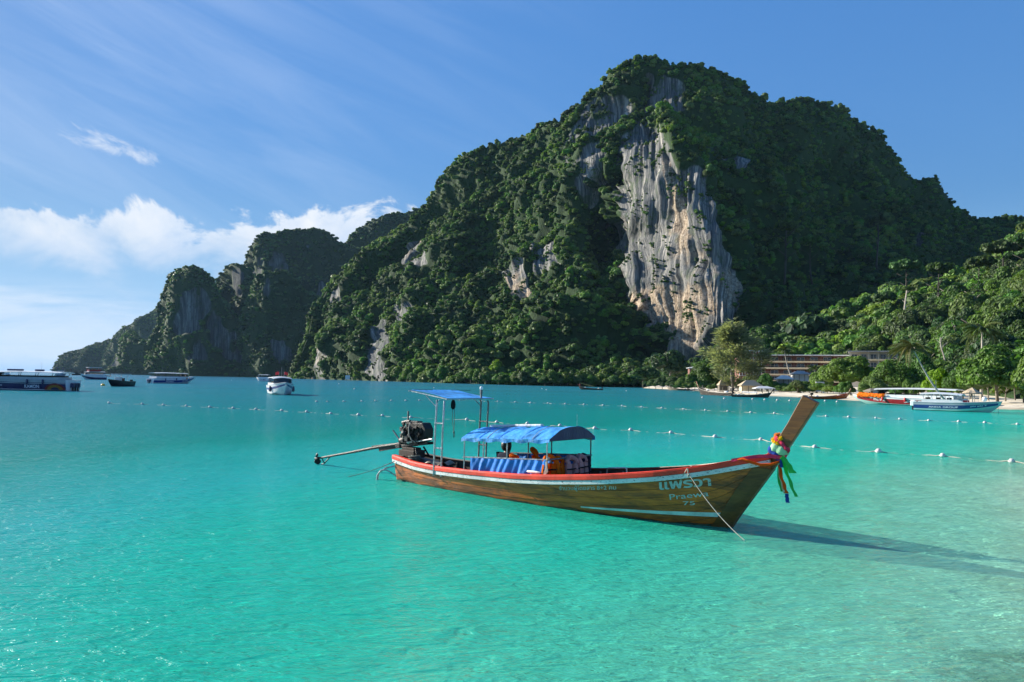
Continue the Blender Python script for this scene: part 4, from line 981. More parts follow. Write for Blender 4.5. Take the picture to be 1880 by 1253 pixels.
# long-tail motor on its pivot at the stern; local frame of the boat, origin at the pivot
PV = Vector((-0.05, 0.0, 0.80))
mot = on_boat('longtail_motor', PV, 'black car engine with a long propeller shaft on the stern of the wooden boat', 'boat motor')
L = lambda x, y, z: Vector((x, y, z)) - PV
mb = MB(); mb.tube([L(-.02, 0, .56), L(-.02, 0, .80)], 0.045, 10); mb.box(L(-.02, 0, .58), (.30, .34, .03)); mb.bar(L(-.02, -.16, .59), L(.05, -.05, .82), .04, .04); mb.bar(L(-.02, .16, .59), L(.05, .05, .82), .04, .04)
mb.build('pivot', M['black_iron'], mot, bevel=.006)
mb = MB(); mb.box(L(.12, 0, .665), (.62, .40, .20)); mb.box(L(.10, 0, .79), (.50, .26, .08)); mb.build('pedestal', M['rust_iron'], mot, bevel=.02)
mb = MB(); mb.bar(L(-.42, -.10, .82), L(.82, -.10, .985), .05, .07); mb.bar(L(-.42, .10, .82), L(.82, .10, .985), .05, .07); mb.box(L(-.30, 0, .84), (.14, .28, .12)); mb.box(L(.20, 0, .90), (.10, .26, .08)); mb.box(L(.62, 0, .96), (.06, .26, .06))
mb.build('engine_bed', M['black_iron'], mot, bevel=.008)
mb = MB()
mb.box(L(.26, 0, 1.14), (.56, .34, .40)); mb.box(L(.24, 0, 1.40), (.48, .26, .16)); mb.box(L(.22, .0, 1.50), (.40, .18, .06))
for k in range(4): mb.cyl(L(.05+.12*k, -.17, 1.34), L(.05+.12*k, -.25, 1.31), .035, 8)
for k in range(5): mb.cyl(L(.02+.11*k, -.18, 1.06), L(.02+.11*k, -.20, 1.06), .028, 7)
mb.box(L(-.05, 0, 1.08), (.14, .30, .30)); mb.cyl(L(-.28, 0, .95), L(-.10, 0, 1.04), .12, 12)
mb.build('engine_block', M['black_iron'], mot, bevel=.018)
mb = MB(); mb.ball(L(.06, -.24, 1.20), .075, 10, 7); mb.box(L(.18, -.23, 1.08), (.13, .10, .15)); mb.cyl(L(.30, -.20, 1.16), L(.30, -.29, 1.16), .055, 12); mb.box(L(-.06, -.20, 1.30), (.10, .10, .12)); mb.cyl(L(.02, -.2, 1.0), L(.02, -.28, 1.0), .05, 10)
mb.build('engine_fitting', M['grey_iron'], mot, bevel=.010)
oct_ = [(.52+.27*math.cos(a)*.80, 1.25+.27*math.sin(a)) for a in [math.radians(22.5+45*k) for k in range(8)]]
mb = MB(); mb.prism([(x-PV.x+.04, z-PV.z) for x, z in oct_], -.13, .17); mb.build('radiator', M['black_iron'], mot, bevel=.015)
mb = MB(); mb.cyl(L(.50, -.145, 1.24), L(.50, -.115, 1.24), .17, 16); mb.build('fan_cover', M['black_iron'], mot, True)
mb = MB(); mb.tube([L(-.22, -.05, 1.46), L(-.05, -.06, 1.50), L(.10, -.07, 1.51)], [.05, .05, .045], 10); mb.tube([L(-.22, -.05, 1.46), L(-.16, -.05, 1.36), L(-.10, -.05, 1.28)], .035, 8); mb.build('manifold', M['grey_iron'], mot, True)
mb = MB(); mb.cyl(L(-.09, .02, 1.50), L(-.085, .02, 1.78), .026, 9); mb.build('exhaust_pipe', M['dull_steel'], mot, True)
mb = MB(); mb.tube([L(.18, -.14, 1.50), L(.26, -.26, 1.36), L(.30, -.28, 1.20), L(.40, -.27, 1.05), L(.46, -.2, 1.0)], .012, 7); mb.tube([L(.1, -.2, 1.42), L(.0, -.26, 1.25), L(.05, -.25, 1.05)], .014, 7); mb.build('hose', M['rope'], mot, True)
mb = MB(); mb.tube([L(.10, -.17, .965), L(.55, -.17, 1.02), L(1.00, -.17, 1.095)], .026, 9); mb.tube([L(.98, -.17, 1.095), L(1.08, -.17, 1.10)], .034, 9); mb.build('tiller', M['steel'], mot, True)
mb = MB(); mb.tube([L(-.05, -.06, .90), L(-.30, -.06, .98), L(-.60, -.06, 1.235)], .022, 8); mb.build('lift_lever', M['dull_steel'], mot, True)
mb = MB(); mb.tube([L(-.36, 0, .88), L(-1.25, 0, .74), L(-2.6, 0, .475), L(-4.15, 0, .185)], [.05, .045, .036, .030], 10); mb.build('shaft_tube', M['black_iron'], mot, True)
mb = MB(); mb.bar(L(-.42, 0, .815), L(-1.25, 0, .66), .03, .10); mb.bar(L(-.42, 0, .90), L(-1.55, 0, .735), .06, .03); mb.build('shaft_brace', M['black_iron'], mot, bevel=.006)
mb = MB(); mb.tube([L(-3.55, 0, .27), L(-3.82, 0, .06), L(-3.95, 0, .03)], .018, 7); mb.tube([L(-3.95, 0, .20), L(-3.82, 0, .06)], .016, 7); mb.build('skeg', M['black_iron'], mot)
mb = MB(); mb.cyl(L(-4.28, 0, .16), L(-4.10, 0, .195), .045, 10)
for a in (100, 280):
    ca, sa = math.cos(math.radians(a)), math.sin(math.radians(a))
    mb.slab(lambda u, v, ca=ca, sa=sa: L(-4.20+.05*(v-.5)*2, 0, .175)+Vector((0, ca*(.03+.15*u)-sa*(.085*math.sin(math.pi*min(1, .15+u*.85)))*(2*v-1), sa*(.03+.15*u)+ca*(.085*math.sin(math.pi*min(1, .15+u*.85)))*(2*v-1))), 8, 4, (.012, 0, 0))
mb.build('propeller', M['black_iron'], mot, True)
for pts_, r_ in (([L(-.35, -.03, .85), L(-.40, -.04, 1.02)], .010), ([L(.5, -.2, .85), L(.62, -.25, .64), L(.7, -.25, .58)], .025), ([L(.35, .2, .85), L(.5, .25, .64), L(.6, .25, .58)], .025)): mb = MB(); mb.tube(pts_, r_, 7); mb.build('engine_stay', M['black_iron'], mot)
r_ = random.Random(12)
for k in range(26):
    mb = MB(); x_, z_ = r_.uniform(-.10, .62), r_.uniform(.98, 1.46); s_ = r_.uniform(.03, .075)
    if k % 2: mb.box(L(x_, -.17-.05*r_.random(), z_), (s_*1.4, s_, s_), Matrix.Rotation(r_.uniform(-.6, .6), 3, 'Y'))
    else: mb.cyl(L(x_, -.15, z_), L(x_, -.20-.05*r_.random(), z_), s_*.6, 9)
    mb.build('engine_fitting', M[('black_iron', 'grey_iron', 'rust_iron', 'black_iron')[k % 4]], mot, bevel=.006)

# bucket and ropes lying on the stern deck
p = (0.55, -.28, .53)
t_ = on_boat('rope_coil', p, 'heap of old dark rope coiled on the stern deck below the engine', 'rope')
pts = []
for k in range(70):
    a = k*0.55; r_ = .14+.05*math.sin(k*.37); pts.append((r_*math.cos(a), r_*.8*math.sin(a), .02+.0016*k+.008*math.sin(k*1.3)))
mb = MB(); mb.tube(pts, .016, 6); mb.build('coil', M['rope_dark'], t_, True)
mb = MB(); mb.slab(lambda u, v: (1.02+.5*u, -.35+.6*v, .515+.05*math.sin(u*7)*math.sin(v*6)+.03*math.sin(v*11+u*5)), 14, 12, (0, 0, -.01))
me = mb.mesh('tarpaulin', M['old_wood'], True); o_ = place('tarpaulin', me, None, bl((0, 0, 0)), (0, 0, BA)); tag(o_, 'crumpled grey tarpaulin lying in the stern under the helm awning', 'tarpaulin')

# block and rope hanging from the helm awning
t_ = on_boat('hanging_bag', (2.18, -.52, 2.17), 'black bag with a looped cord hanging from the helm awning', 'bag')
mb = MB(); mb.lathe([(.012, 0), (.05, -.06), (.062, -.14), (.055, -.21), (.02, -.25)], (0, 0, 0), 12); mb.build('pouch', M['strap_black'], t_, True)
mb = MB(); mb.tube([(-.02, 0, -.2), (-.01, 0, -.55), (.04, 0, -.78)], .007, 5); mb.tube([(.05, 0, -.2), (.06, 0, -.5), (.045, 0, -.78)], .007, 5); mb.tube([(.045, 0, -.78), (.03, 0, -.86), (.045, 0, -.93), (.075, 0, -.86), (.055, 0, -.80)], .008, 5); mb.build('cord', M['rope_dark'], t_, True)
mb = MB(); mb.ball((.045, 0, -.80), .026, 8, 6); mb.build('knot', M['rope_dark'], t_, True)

# helper: a sitting figure from a skinned skeleton
def skinned(name, joints, bones, root, mat_, parent, levels=2):
    me = bpy.data.meshes.new(name); names = list(joints); me.from_pydata([joints[n][0] for n in names], [(names.index(a), names.index(b)) for a, b in bones], [])
    o = place(name, me, parent); sk = o.modifiers.new('skin', 'SKIN'); sk.use_smooth_shade = True
    for i, n in enumerate(names):
        r = joints[n][1]; r = r if isinstance(r, tuple) else (r, r); d = me.skin_vertices[0].data[i]; d.radius = r; d.use_root = n == root
    ss = o.modifiers.new('smooth', 'SUBSURF'); ss.levels = levels; ss.render_levels = levels
    dg = bpy.context.evaluated_depsgraph_get(); m2 = bpy.data.meshes.new_from_object(o.evaluated_get(dg)); o.modifiers.clear(); o.data = m2
    m2.materials.clear(); m2.materials.append(mat_); m2.polygons.foreach_set('use_smooth', [True]*len(m2.polygons)); return o
pe = on_boat('person', (3.42, 0.02, 0.38), 'person with dark hair in a navy shirt sitting under the blue awning', 'person')
# origin on the seat; looks forward and a little away
J = {'hips': ((0, 0, .10), (.15, .12)), 'waist': ((-.01, 0, .24), (.13, .105)), 'chest': ((.01, 0, .40), (.165, .115)), 'collar': ((.03, 0, .50), (.10, .075)), 'neck': ((.045, 0, .535), .050),
     'jaw': ((.075, 0, .585), (.066, .07)), 'head': ((.06, 0, .665), (.088, .078)), 'crown': ((.045, 0, .72), (.07, .064))}
Bn = [('hips', 'waist'), ('waist', 'chest'), ('chest', 'collar'), ('collar', 'neck'), ('neck', 'jaw'), ('jaw', 'head'), ('head', 'crown')]
for s_, n_ in ((-1, 'r'), (1, 'l')):
    J.update({'sh'+n_: ((.02, s_*.17, .46), .068), 'el'+n_: ((.10, s_*.235, .20), .044), 'wr'+n_: ((.31, s_*.17, .16), .030), 'pl'+n_: ((.38, s_*.155, .155), (.034, .018)),
              'hp'+n_: ((.06, s_*.09, .09), .095), 'kn'+n_: ((.46, s_*.13, .10), .062), 'an'+n_: ((.50, s_*.13, -.28), .040), 'to'+n_: ((.64, s_*.14, -.33), (.040, .026))})
    Bn += [('chest', 'sh'+n_), ('sh'+n_, 'el'+n_), ('el'+n_, 'wr'+n_), ('wr'+n_, 'pl'+n_), ('hips', 'hp'+n_), ('hp'+n_, 'kn'+n_), ('kn'+n_, 'an'+n_), ('an'+n_, 'to'+n_)]
    for q, (dy, ln) in enumerate(((-.024, .058), (-.008, .070), (.008, .066), (.023, .052))):
        J['f%d%s' % (q, n_)] = ((.38+ln*.65, s_*.155+dy, .150), .0095); J['g%d%s' % (q, n_)] = ((.38+ln*1.1, s_*.155+dy, .125), .008); Bn += [('pl'+n_, 'f%d%s' % (q, n_)), ('f%d%s' % (q, n_), 'g%d%s' % (q, n_))]
    J['t'+n_] = ((.37, s_*.155-s_*.045, .145), .011); J['u'+n_] = ((.405, s_*.155-s_*.052, .130), .009); Bn += [('wr'+n_, 't'+n_), ('t'+n_, 'u'+n_)]
pe.rotation_euler = (0, 0, BA+math.radians(82)); pe.scale = (1.17,)*3; pe.location.z -= .06
body = skinned('body', J, Bn, 'hips', M['skin'], pe)
mb = MB(); mb.ball((.035, 0, .675), .118, 18, 13, (1.0, .94, 1.12)); hm = mb.mesh('hair', M['hair'], True)
for v in hm.vertices:
    c_ = v.co
    if c_.x > .085 and c_.z < .730: c_.x = .085-.02*(c_.x-.085)
    if c_.z < .575: c_.z = .575-.012*math.sin(c_.y*60)
    v.co = c_ + c_.normalized()*.004*math.sin(c_.y*90+c_.z*70)
place('hair', hm, pe)
for s_ in (-1, 1):
    mb = MB(); mb.ball((.06, s_*.088, .640), .022, 8, 6, (.8, .45, 1.3)); mb.build('ear', M['skin'], pe, True)
    mb = MB(); mb.ball((.134, s_*.030, .660), .0095, 8, 6); mb.build('eye', M['strap_black'], pe, True)
mb = MB(); mb.tube([(.135, 0, .665), (.155, 0, .633), (.138, 0, .620)], [.008, .014, .009], 8); mb.build('nose', M['skin'], pe, True)
mb = MB(); mb.ball((.136, 0, .593), .018, 10, 6, (.35, 1.2, .3)); mb.build('mouth', M['pink_cloth'], pe, True)
SJ = {'a': ((0, 0, .05), (.165, .135)), 'b': ((-.01, 0, .24), (.148, .122)), 'c': ((.01, 0, .40), (.182, .130)), 'd': ((.03, 0, .50), (.112, .088)), 'e': ((.04, 0, .53), (.066, .064))}
SB = [('a', 'b'), ('b', 'c'), ('c', 'd'), ('d', 'e')]
for s_, n_ in ((-1, 'r'), (1, 'l')):
    SJ.update({'s'+n_: ((.02, s_*.17, .465), .082), 't'+n_: ((.10, s_*.235, .20), .060), 'w'+n_: ((.29, s_*.175, .162), .042)}); SB += [('c', 's'+n_), ('s'+n_, 't'+n_), ('t'+n_, 'w'+n_)]
skinned('shirt', SJ, SB, 'a', M['navy_cloth'], pe)
TJ = {'a': ((0, 0, .10), (.165, .135))}; TB = []
for s_, n_ in ((-1, 'r'), (1, 'l')):
    TJ.update({'h'+n_: ((.08, s_*.09, .092), .108), 'k'+n_: ((.45, s_*.13, .102), .078), 'c'+n_: ((.475, s_*.13, -.02), .066)}); TB += [('a', 'h'+n_), ('h'+n_, 'k'+n_), ('k'+n_, 'c'+n_)]
skinned('shorts', TJ, TB, 'a', M['strap_black'], pe)

# life jackets
def life_jacket(name, p, rz, label, panel, strap, hang=True, tilt=0.0, sc_=1.0, group='life jackets in the wooden boat'):
    t = on_boat(name, p, label, 'life jacket', group); t.rotation_euler = (0, tilt, BA+rz); t.scale = (sc_,)*3
    # front panels, collar and back hang from the rail at the origin
    for y in (-.115, .115):
        mb = MB(); mb.slab(lambda u, v, y=y: (.055+.03*math.sin(math.pi*u)*math.sin(math.pi*v), y-.095+.19*u*(1-.12*v), -.52+.50*v), 6, 8, (-.05, 0, 0)); mb.build('front_panel', M[panel], t, True)
    mb = MB(); mb.slab(lambda u, v: (-.03-.03*math.sin(math.pi*u), -.20+.40*u, -.50+.46*v), 8, 8, (-.045, 0, 0)); mb.build('back_panel', M[panel], t, True)
    mb = MB(); mb.tube([(.04, -.13, -.03), (.0, -.15, .05), (-.05, -.08, .10), (-.06, 0, .12), (-.05, .08, .10), (.0, .15, .05), (.04, .13, -.03)], [.05, .06, .066, .068, .066, .06, .05], 8); mb.build('collar', M[panel], t, True)
    for z in (-.14, -.28, -.42):
        mb = MB(); mb.slab(lambda u, v, z=z: (.072+.030*math.sin(math.pi*((u*2) % 1))*.9, -.22+.44*u, z+.028*v), 16, 1, (-.012, 0, 0)); mb.build('strap', M[strap], t, True)
    return t
life_jacket('life_jacket', (4.34, .02, .985), math.radians(35), 'bright orange life jacket standing upright on the bench behind the blue curtain', 'orange_cloth', 'orange_cloth', tilt=-.15, sc_=.9)
life_jacket('life_jacket', (3.82, -.10, .86), math.radians(80), 'orange life jacket lying low beside the seated person', 'orange_cloth', 'strap_black', tilt=-.5, sc_=.7)
life_jacket('life_jacket', (5.27, -.62, .90), math.radians(-12), 'faded orange life jacket hanging by the front post of the roof', 'orange_cloth', 'strap_black', tilt=.18)
life_jacket('life_jacket', (5.30, -.33, .90), math.radians(6), 'orange life jacket hanging between the front post and the pink jackets', 'orange_cloth', 'orange_cloth', tilt=-.05, sc_=.8)
life_jacket('life_jacket', (5.40, -.02, .87), math.radians(-4), 'pinkish life jacket with black straps hanging on the middle of the front rail', 'pink_cloth', 'strap_black', sc_=.98)
life_jacket('life_jacket', (5.405, .36, .88), math.radians(9), 'pinkish life jacket with black straps hanging at the far end of the front rail', 'pink_cloth', 'strap_black', tilt=-.08, sc_=.98)
life_jacket('life_jacket', (5.44, .18, .76), math.radians(3), 'pinkish life jacket hanging low, overlapping its two pink neighbours on the front rail', 'pink_cloth', 'strap_black', tilt=.12, sc_=.85)
life_jacket('life_jacket', (5.33, .60, .87), math.radians(16), 'navy life jacket at the outer end of the row on the front rail', 'navy_cloth', 'strap_black', sc_=.95)
# white fender bag on the gunwale by the curtain's end
t_ = on_boat('fender', (5.02, -.845, .665), 'small white cloth fender lying on the red rail below the blue curtain', 'fender')
mb = MB(); mb.lathe([(.008, -.20), (.025, -.17), (.032, -.05), (.03, .08), (.022, .15), (.006, .18)], (0, 0, .035), 10, 'x'); mb.build('bolster', M['tarp_white'], t_, True)
t_ = on_boat('rope_bundle', (5.36, -.83, .95), 'frayed white rope tied round the front roof post', 'rope')
mb = MB()
for k in range(5): mb.tube([(.01*k-.02, -.02, .0), (.02*math.sin(k*2), -.03, -.10), (-.03+.02*k, -.035, -.2), (-.06+.012*k, -.03, -.27)], .009, 5)
mb.tube([(.03*math.cos(a), .03*math.sin(a)+.03, .02+.004*a) for a in np.linspace(0, 16, 40)], .009, 5); mb.build('strands', M['rope'], t_, True)

# garland and ribbons round the prow
def ribbon_mat(n, c): M[n] = cloth_mat(n, c, 0.5, 0.25, 0.10)
for n, c in (('rib_pink', (.78, .06, .13)), ('rib_mint', (.42, .74, .46)), ('rib_blue', (.03, .08, .36)), ('rib_orange', (.86, .12, .012)), ('rib_green', (.05, .56, .10)), ('petal_yellow', (.88, .58, .02)), ('petal_orange', (.90, .30, .05)), ('rib_cream', (.80, .70, .45))): ribbon_mat(n, c)
PA = Vector((9.97, 0, 1.485))                      # where the cloths are tied
ax = Vector((.50, 0, .866))                        # up the prow
nx = Vector((.866, 0, -.50))
def wrap(name, mname, s0, width, wob, label, ph=0.0):
    t = on_boat(name, PA, label, 'ribbon', 'ribbons tied round the prow')
    mb = MB()
    def fn(u, v):
        a = 2*math.pi*u; c_, s_ = math.cos(a), math.sin(a); r = (abs(c_)**4+abs(s_)**4)**-.25
        hx = .150*(1+.10*math.sin(3*a+ph)); hy = .092
        p = nx*(c_*r*hx) + Vector((0, s_*r*hy, 0)) + ax*(s0+width*(v-.5)+wob*math.cos(a+ph)+.008*math.sin(7*a+v*5))
        return p + (nx*c_+Vector((0, s_, 0)))*(.012*math.sin(math.pi*v)+.006*math.sin(9*a+ph))
    mb.slab(fn, 40, 4, (0, 0, -.004)); mb.build('band', M[mname], t, True); return t
wrap('ribbon', 'rib_pink', .135, .075, .045, 'deep pink ribbon band tied highest round the prow, just under the flowers', 2.6)
wrap('ribbon', 'rib_mint', .025, .135, .02, 'wide pale green ribbon band round the prow', .4)
wrap('ribbon', 'rib_blue', -.075, .085, .03, 'dark blue ribbon band below the pale green one on the prow', 3.4)
def strip(t, name, mname, pts, w0, w1, side=(0, 1, 0), thick=.004, n=20):
    P = [Vector(p) for p in pts]; s_ = Vector(side).normalized()
    xs = np.linspace(0, 1, len(P)); A = np.array([p[:] for p in P])
    def c_(u): return Vector([float(np.interp(u, xs, A[:, i])) for i in range(3)])
    mb = MB(); mb.slab(lambda u, v: c_(u)+s_*((w0+(w1-w0)*u)*(v-.5))+Vector((.008*math.sin(v*6+u*15), .006*math.sin(u*18+v*3), 0)), n, 3, (thick, thick*.3, 0)); mb.build(name, M[mname], t, True)
def rel(x, y, z): return Vector((x, y, z))-PA
sw = on_boat('garland', PA, 'orange garland swag looped from the rail to the prow', 'garland')
c1 = [rel(9.36, -.36, 1.29), rel(9.46, -.37, 1.315), rel(9.58, -.33, 1.27), rel(9.74, -.26, 1.225), rel(9.9, -.17, 1.24), rel(10.02, -.11, 1.29), rel(10.11, -.02, 1.34)]
mb = MB(); mb.tube([Vector(p) for p in c1], [.014, .022, .026, .026, .026, .022, .016], 9); mb.build('swag', M['rib_orange'], sw, True)
sw = on_boat('ribbon', PA, 'bright pink cloth stretched along the rail to the prow above the orange swag', 'ribbon', 'ribbons tied round the prow')
c2_ = [rel(9.26, -.40, 1.275), rel(9.50, -.335, 1.335), rel(9.72, -.235, 1.375), rel(9.90, -.150, 1.385), rel(10.05, -.095, 1.36), rel(10.12, -.02, 1.38)]
strip(sw, 'cloth', 'rib_pink', c2_, .055, .075, (0, .3, 1))
g = on_boat('ribbon', PA, 'bright green ribbon with a long thin tail hanging from the prow knot', 'ribbon', 'ribbons tied round the prow')
strip(g, 'bow', 'rib_green', [rel(10.08, -.10, 1.40), rel(10.16, -.13, 1.31), rel(10.22, -.15, 1.22), rel(10.27, -.15, 1.12)], .05, .13, (.7, .7, 0))
strip(g, 'tail', 'rib_green', [rel(10.07, -.11, 1.38), rel(10.17, -.13, 1.10), rel(10.25, -.14, .90), rel(10.33, -.15, .72)], .06, .05, (.7, .7, 0))
strip(g, 'tail', 'rib_green', [rel(10.06, -.11, 1.36), rel(10.01, -.13, 1.05), rel(10.08, -.14, .78)], .05, .05, (.7, .7, 0))
g = on_boat('ribbon', PA, 'orange and blue ribbon hanging straight down in front of the prow', 'ribbon', 'ribbons tied round the prow')
strip(g, 'tail', 'rib_orange', [rel(10.03, -.13, 1.24), rel(10.08, -.15, 1.02), rel(10.14, -.16, .86), rel(10.17, -.16, .76)], .055, .055, (.7, .7, 0))
strip(g, 'tail_edge', 'rib_cream', [rel(10.01, -.135, 1.22), rel(10.055, -.155, 1.02), rel(10.105, -.165, .84), rel(10.13, -.165, .755)], .022, .022, (.7, .7, 0))
strip(g, 'tip', 'rib_blue', [rel(10.17, -.16, .755), rel(10.19, -.165, .60)], .065, .065, (.7, .7, 0), n=6)
strip(g, 'tuck', 'rib_blue', [rel(10.06, -.12, 1.34), rel(10.09, -.14, 1.20)], .05, .09, (.7, .7, 0), n=6)
fl = on_boat('flower_garland', PA+ax*.18, 'bunch of yellow flowers with an orange bloom on top of the prow ribbons', 'flowers')
fl.scale = (.86,)*3
r = random.Random(5)
def bloom(c, rad, mname, n=26):
    mb = MB()
    for k in range(n):
        z = 1-2*(k+.5)/n; a = k*2.39996; s_ = math.sqrt(1-z*z); d = Vector((s_*math.cos(a), s_*math.sin(a), z)); t1 = d.orthogonal().normalized(); t2 = d.cross(t1)
        b_ = Vector(c)+d*rad*.45; e = Vector(c)+d*rad*(.95+.15*r.random()); w = rad*.26
        mb.add([b_-t1*w*.4, b_+t1*w*.4, e+t1*w+t2*w*.4, e+d*rad*.1, e-t1*w-t2*w*.3], [(0, 1, 2, 3, 4)])
    mb.ball(c, rad*.6, 7, 5)
    mb.build('bloom', M[mname], fl)
for c_, rad, mn in (((-.20, -.03, .03), .055, 'petal_yellow'), ((-.14, -.07, .0), .055, 'petal_yellow'), ((-.09, -.09, -.03), .05, 'petal_yellow'), ((-.16, .02, .075), .055, 'petal_yellow'), ((-.10, -.07, .065), .05, 'petal_yellow'), ((-.05, -.09, .05), .045, 'petal_yellow'),
                    ((-.14, -.03, .125), .055, 'petal_orange'), ((-.10, .0, .14), .045, 'petal_orange'), ((-.02, -.09, .08), .045, 'petal_yellow'), ((-.17, -.06, -.035), .045, 'petal_yellow'), ((-.11, -.05, -.09), .045, 'petal_yellow')): bloom(c_, rad, mn)

# mooring lines
def line(name, pts, r_, mname, label, sag=0.0, n=24):
    P = [Vector(p) for p in pts]; out = []
    for i in range(len(P)-1):
        for k in range(n+(i == len(P)-2)):
            f = k/n; q = P[i].lerp(P[i+1], f); q.z -= sag*4*f*(1-f); out.append(q)
    o0 = P[0].copy(); mb = MB(); mb.tube([p-o0 for p in out], r_, 6); me = mb.mesh(name, M[mname], True)
    return tag(place(name, me, None, o0), label, 'rope')
wpt = Vector(on_z(1372.0, 993.0)); 
line('mooring_rope', [bl((8.52, -.50, 1.115)), bl((8.535, -.665, 1.085)), bl((8.545, -.64, .98)), wpt+Vector((0, 0, -.03))], .0085, 'rope', 'pale mooring rope running from the red rail at the bow into the water', .10)
line('mooring_rope', [bl((8.52, -.66, 1.08)), bl((8.42, -.635, .93)), bl((8.33, -.60, .80))], .0085, 'rope', 'short loose rope end hanging over the painted name at the bow', .0, 10)
w2 = Vector(on_z(632.0, 875.0))
line('stern_rope', [bl((.10, -.56, .50)), w2+Vector((0, 0, -.03))], .0085, 'rope_dark', 'thin dark rope running from the stern out into the water at left', .05)
# ------------------------------------------------------------------ trees that can be told apart
NEAR = {}
def near_protos(key, mat_, seeds, **kw): NEAR[key] = [crown_mesh('crown', s_, mat_=M[mat_], **kw) for s_ in seeds]
near_protos('beach', 'leaf_beach', (301, 302, 303, 304), nb=18, nl=4300, leaf=0.048, rx=0.66, rz=0.46, rb=(0.22, 0.40), core=0.84)
near_protos('dark', 'leaf_slope', (311, 312, 313, 314), nb=14, nl=1900, leaf=0.066, rx=0.62, rz=0.46, rb=(0.24, 0.42), core=0.84)
near_protos('lime', 'leaf_lime', (321,), nb=14, nl=1900, leaf=0.070, rx=0.62, rz=0.46, rb=(0.22, 0.38))
near_protos('flat', 'leaf_slope', (331, 332, 333), nb=12, nl=800, leaf=0.085, rx=0.74, rz=0.14, rb=(0.16, 0.28), zlo=-0.1)
def casuarina_mesh(seed, n=9500):
    r = np.random.default_rng(seed); C = []; 
    for k in range(46):
        h = r.random()**0.8; rad = 0.50*math.sin(math.pi*min(1, 0.16+0.86*h))**0.8*(0.35+0.65*r.random()); a = r.random()*6.283
        C.append((rad*math.cos(a), rad*math.sin(a), -0.75+1.62*h))
    C = np.array(C); bi = r.integers(0, len(C), n); d = r.normal(size=(n, 3)); d /= np.linalg.norm(d, axis=1, keepdims=True)
    P = C[bi]+d*np.array([.17, .17, .20])*r.random((n, 1))**0.5
    out = P*np.array([1, 1, 0]); out /= np.linalg.norm(out, axis=1, keepdims=True)+1e-6
    ax_ = out*0.75+np.array([0, 0, .55])+r.normal(size=(n, 3))*.45; ax_ /= np.linalg.norm(ax_, axis=1, keepdims=True)
    w_ = np.cross(ax_, r.normal(size=(n, 3))); w_ /= np.linalg.norm(w_, axis=1, keepdims=True); L_ = r.uniform(.05, .10, (n, 1)); w_ = w_*.0115
    Q = np.stack([P-w_, P+w_, P+ax_*L_+w_*.3-np.array([0, 0, .012]), P+ax_*L_-w_*.3-np.array([0, 0, .012])], 1).reshape(-1, 3)
    return np_mesh('feathery_crown', Q, np.arange(len(Q)).reshape(-1, 4), M['leaf_casuarina'], False)
def trunk_mesh(seed, mat_, lean=0.1, limbs=5, r0=0.028, top=1.0):
    """unit height trunk with limbs"""
    r = random.Random(seed); mb = MB(); P = []
    for k in range(7):
        f = k/6; P.append((lean*f*f+.02*math.sin(f*5+seed), .02*math.sin(f*4+seed*2), f*top))
    mb.tube(P, [r0*(1.25-.75*k/6) for k in range(7)], 7)
    for k in range(limbs):
        f = .45+.5*k/limbs; a = k*2.4+seed; b_ = Vector((lean*f*f, 0, f*top)); e = b_+Vector((math.cos(a), math.sin(a), .75))*(.20+.10*r.random())
        mb.tube([b_, b_.lerp(e, .5)+Vector((0, 0, .02)), e], [r0*.5, r0*.36, r0*.2], 5)
    return mb.mesh('trunk', M[mat_], True)
TR = {'dark': [trunk_mesh(s_, 'bark_shaded', .06, 6, .018) for s_ in (6, 7)], 'bark': [trunk_mesh(s_, 'bark') for s_ in (1, 2, 3)], 'pale': [trunk_mesh(s_, 'bark_pale', .06, 6, .022) for s_ in (4, 5)]}
def tree(kind, base, height, width, label, group=None, seed=0, depth_f=1.0, trunk='bark', crown_h=None, name='tree'):
    """base on the ground; crown's outline width wide, its top at height"""
    r = random.Random(seed); protos = NEAR[kind]; R = width/2/0.98; hz = crown_h if crown_h else (min(height*0.93, width*0.95) if kind in ('beach', 'lime') else min(height*0.80, width*0.85))
    t = empty(name, base, r.uniform(0, 6.28), label, 'tree', group)
    k = hz/1.28
    place('crown', protos[seed % len(protos)], t, (0, 0, height-0.78*k), (0, 0, 0), (R, R*depth_f, k))
    place('trunk', TR[trunk][seed % len(TR[trunk])], t, (0, 0, -0.3), (0, 0, r.uniform(0, 6.28)), (height*.8, height*.8, height*.9))
    return t
def px_tree(kind, px, py_top, width_px, Y, label, group=None, seed=0, ground=None, **kw):
    p = at(float(px), float(py_top), float(Y)); z = beach_z(p[0], p[1]) if ground is None else ground
    return tree(kind, (p[0], p[1], z), max(2.0, p[2]-z), width_px*Y/FPX, label, group, seed, **kw)

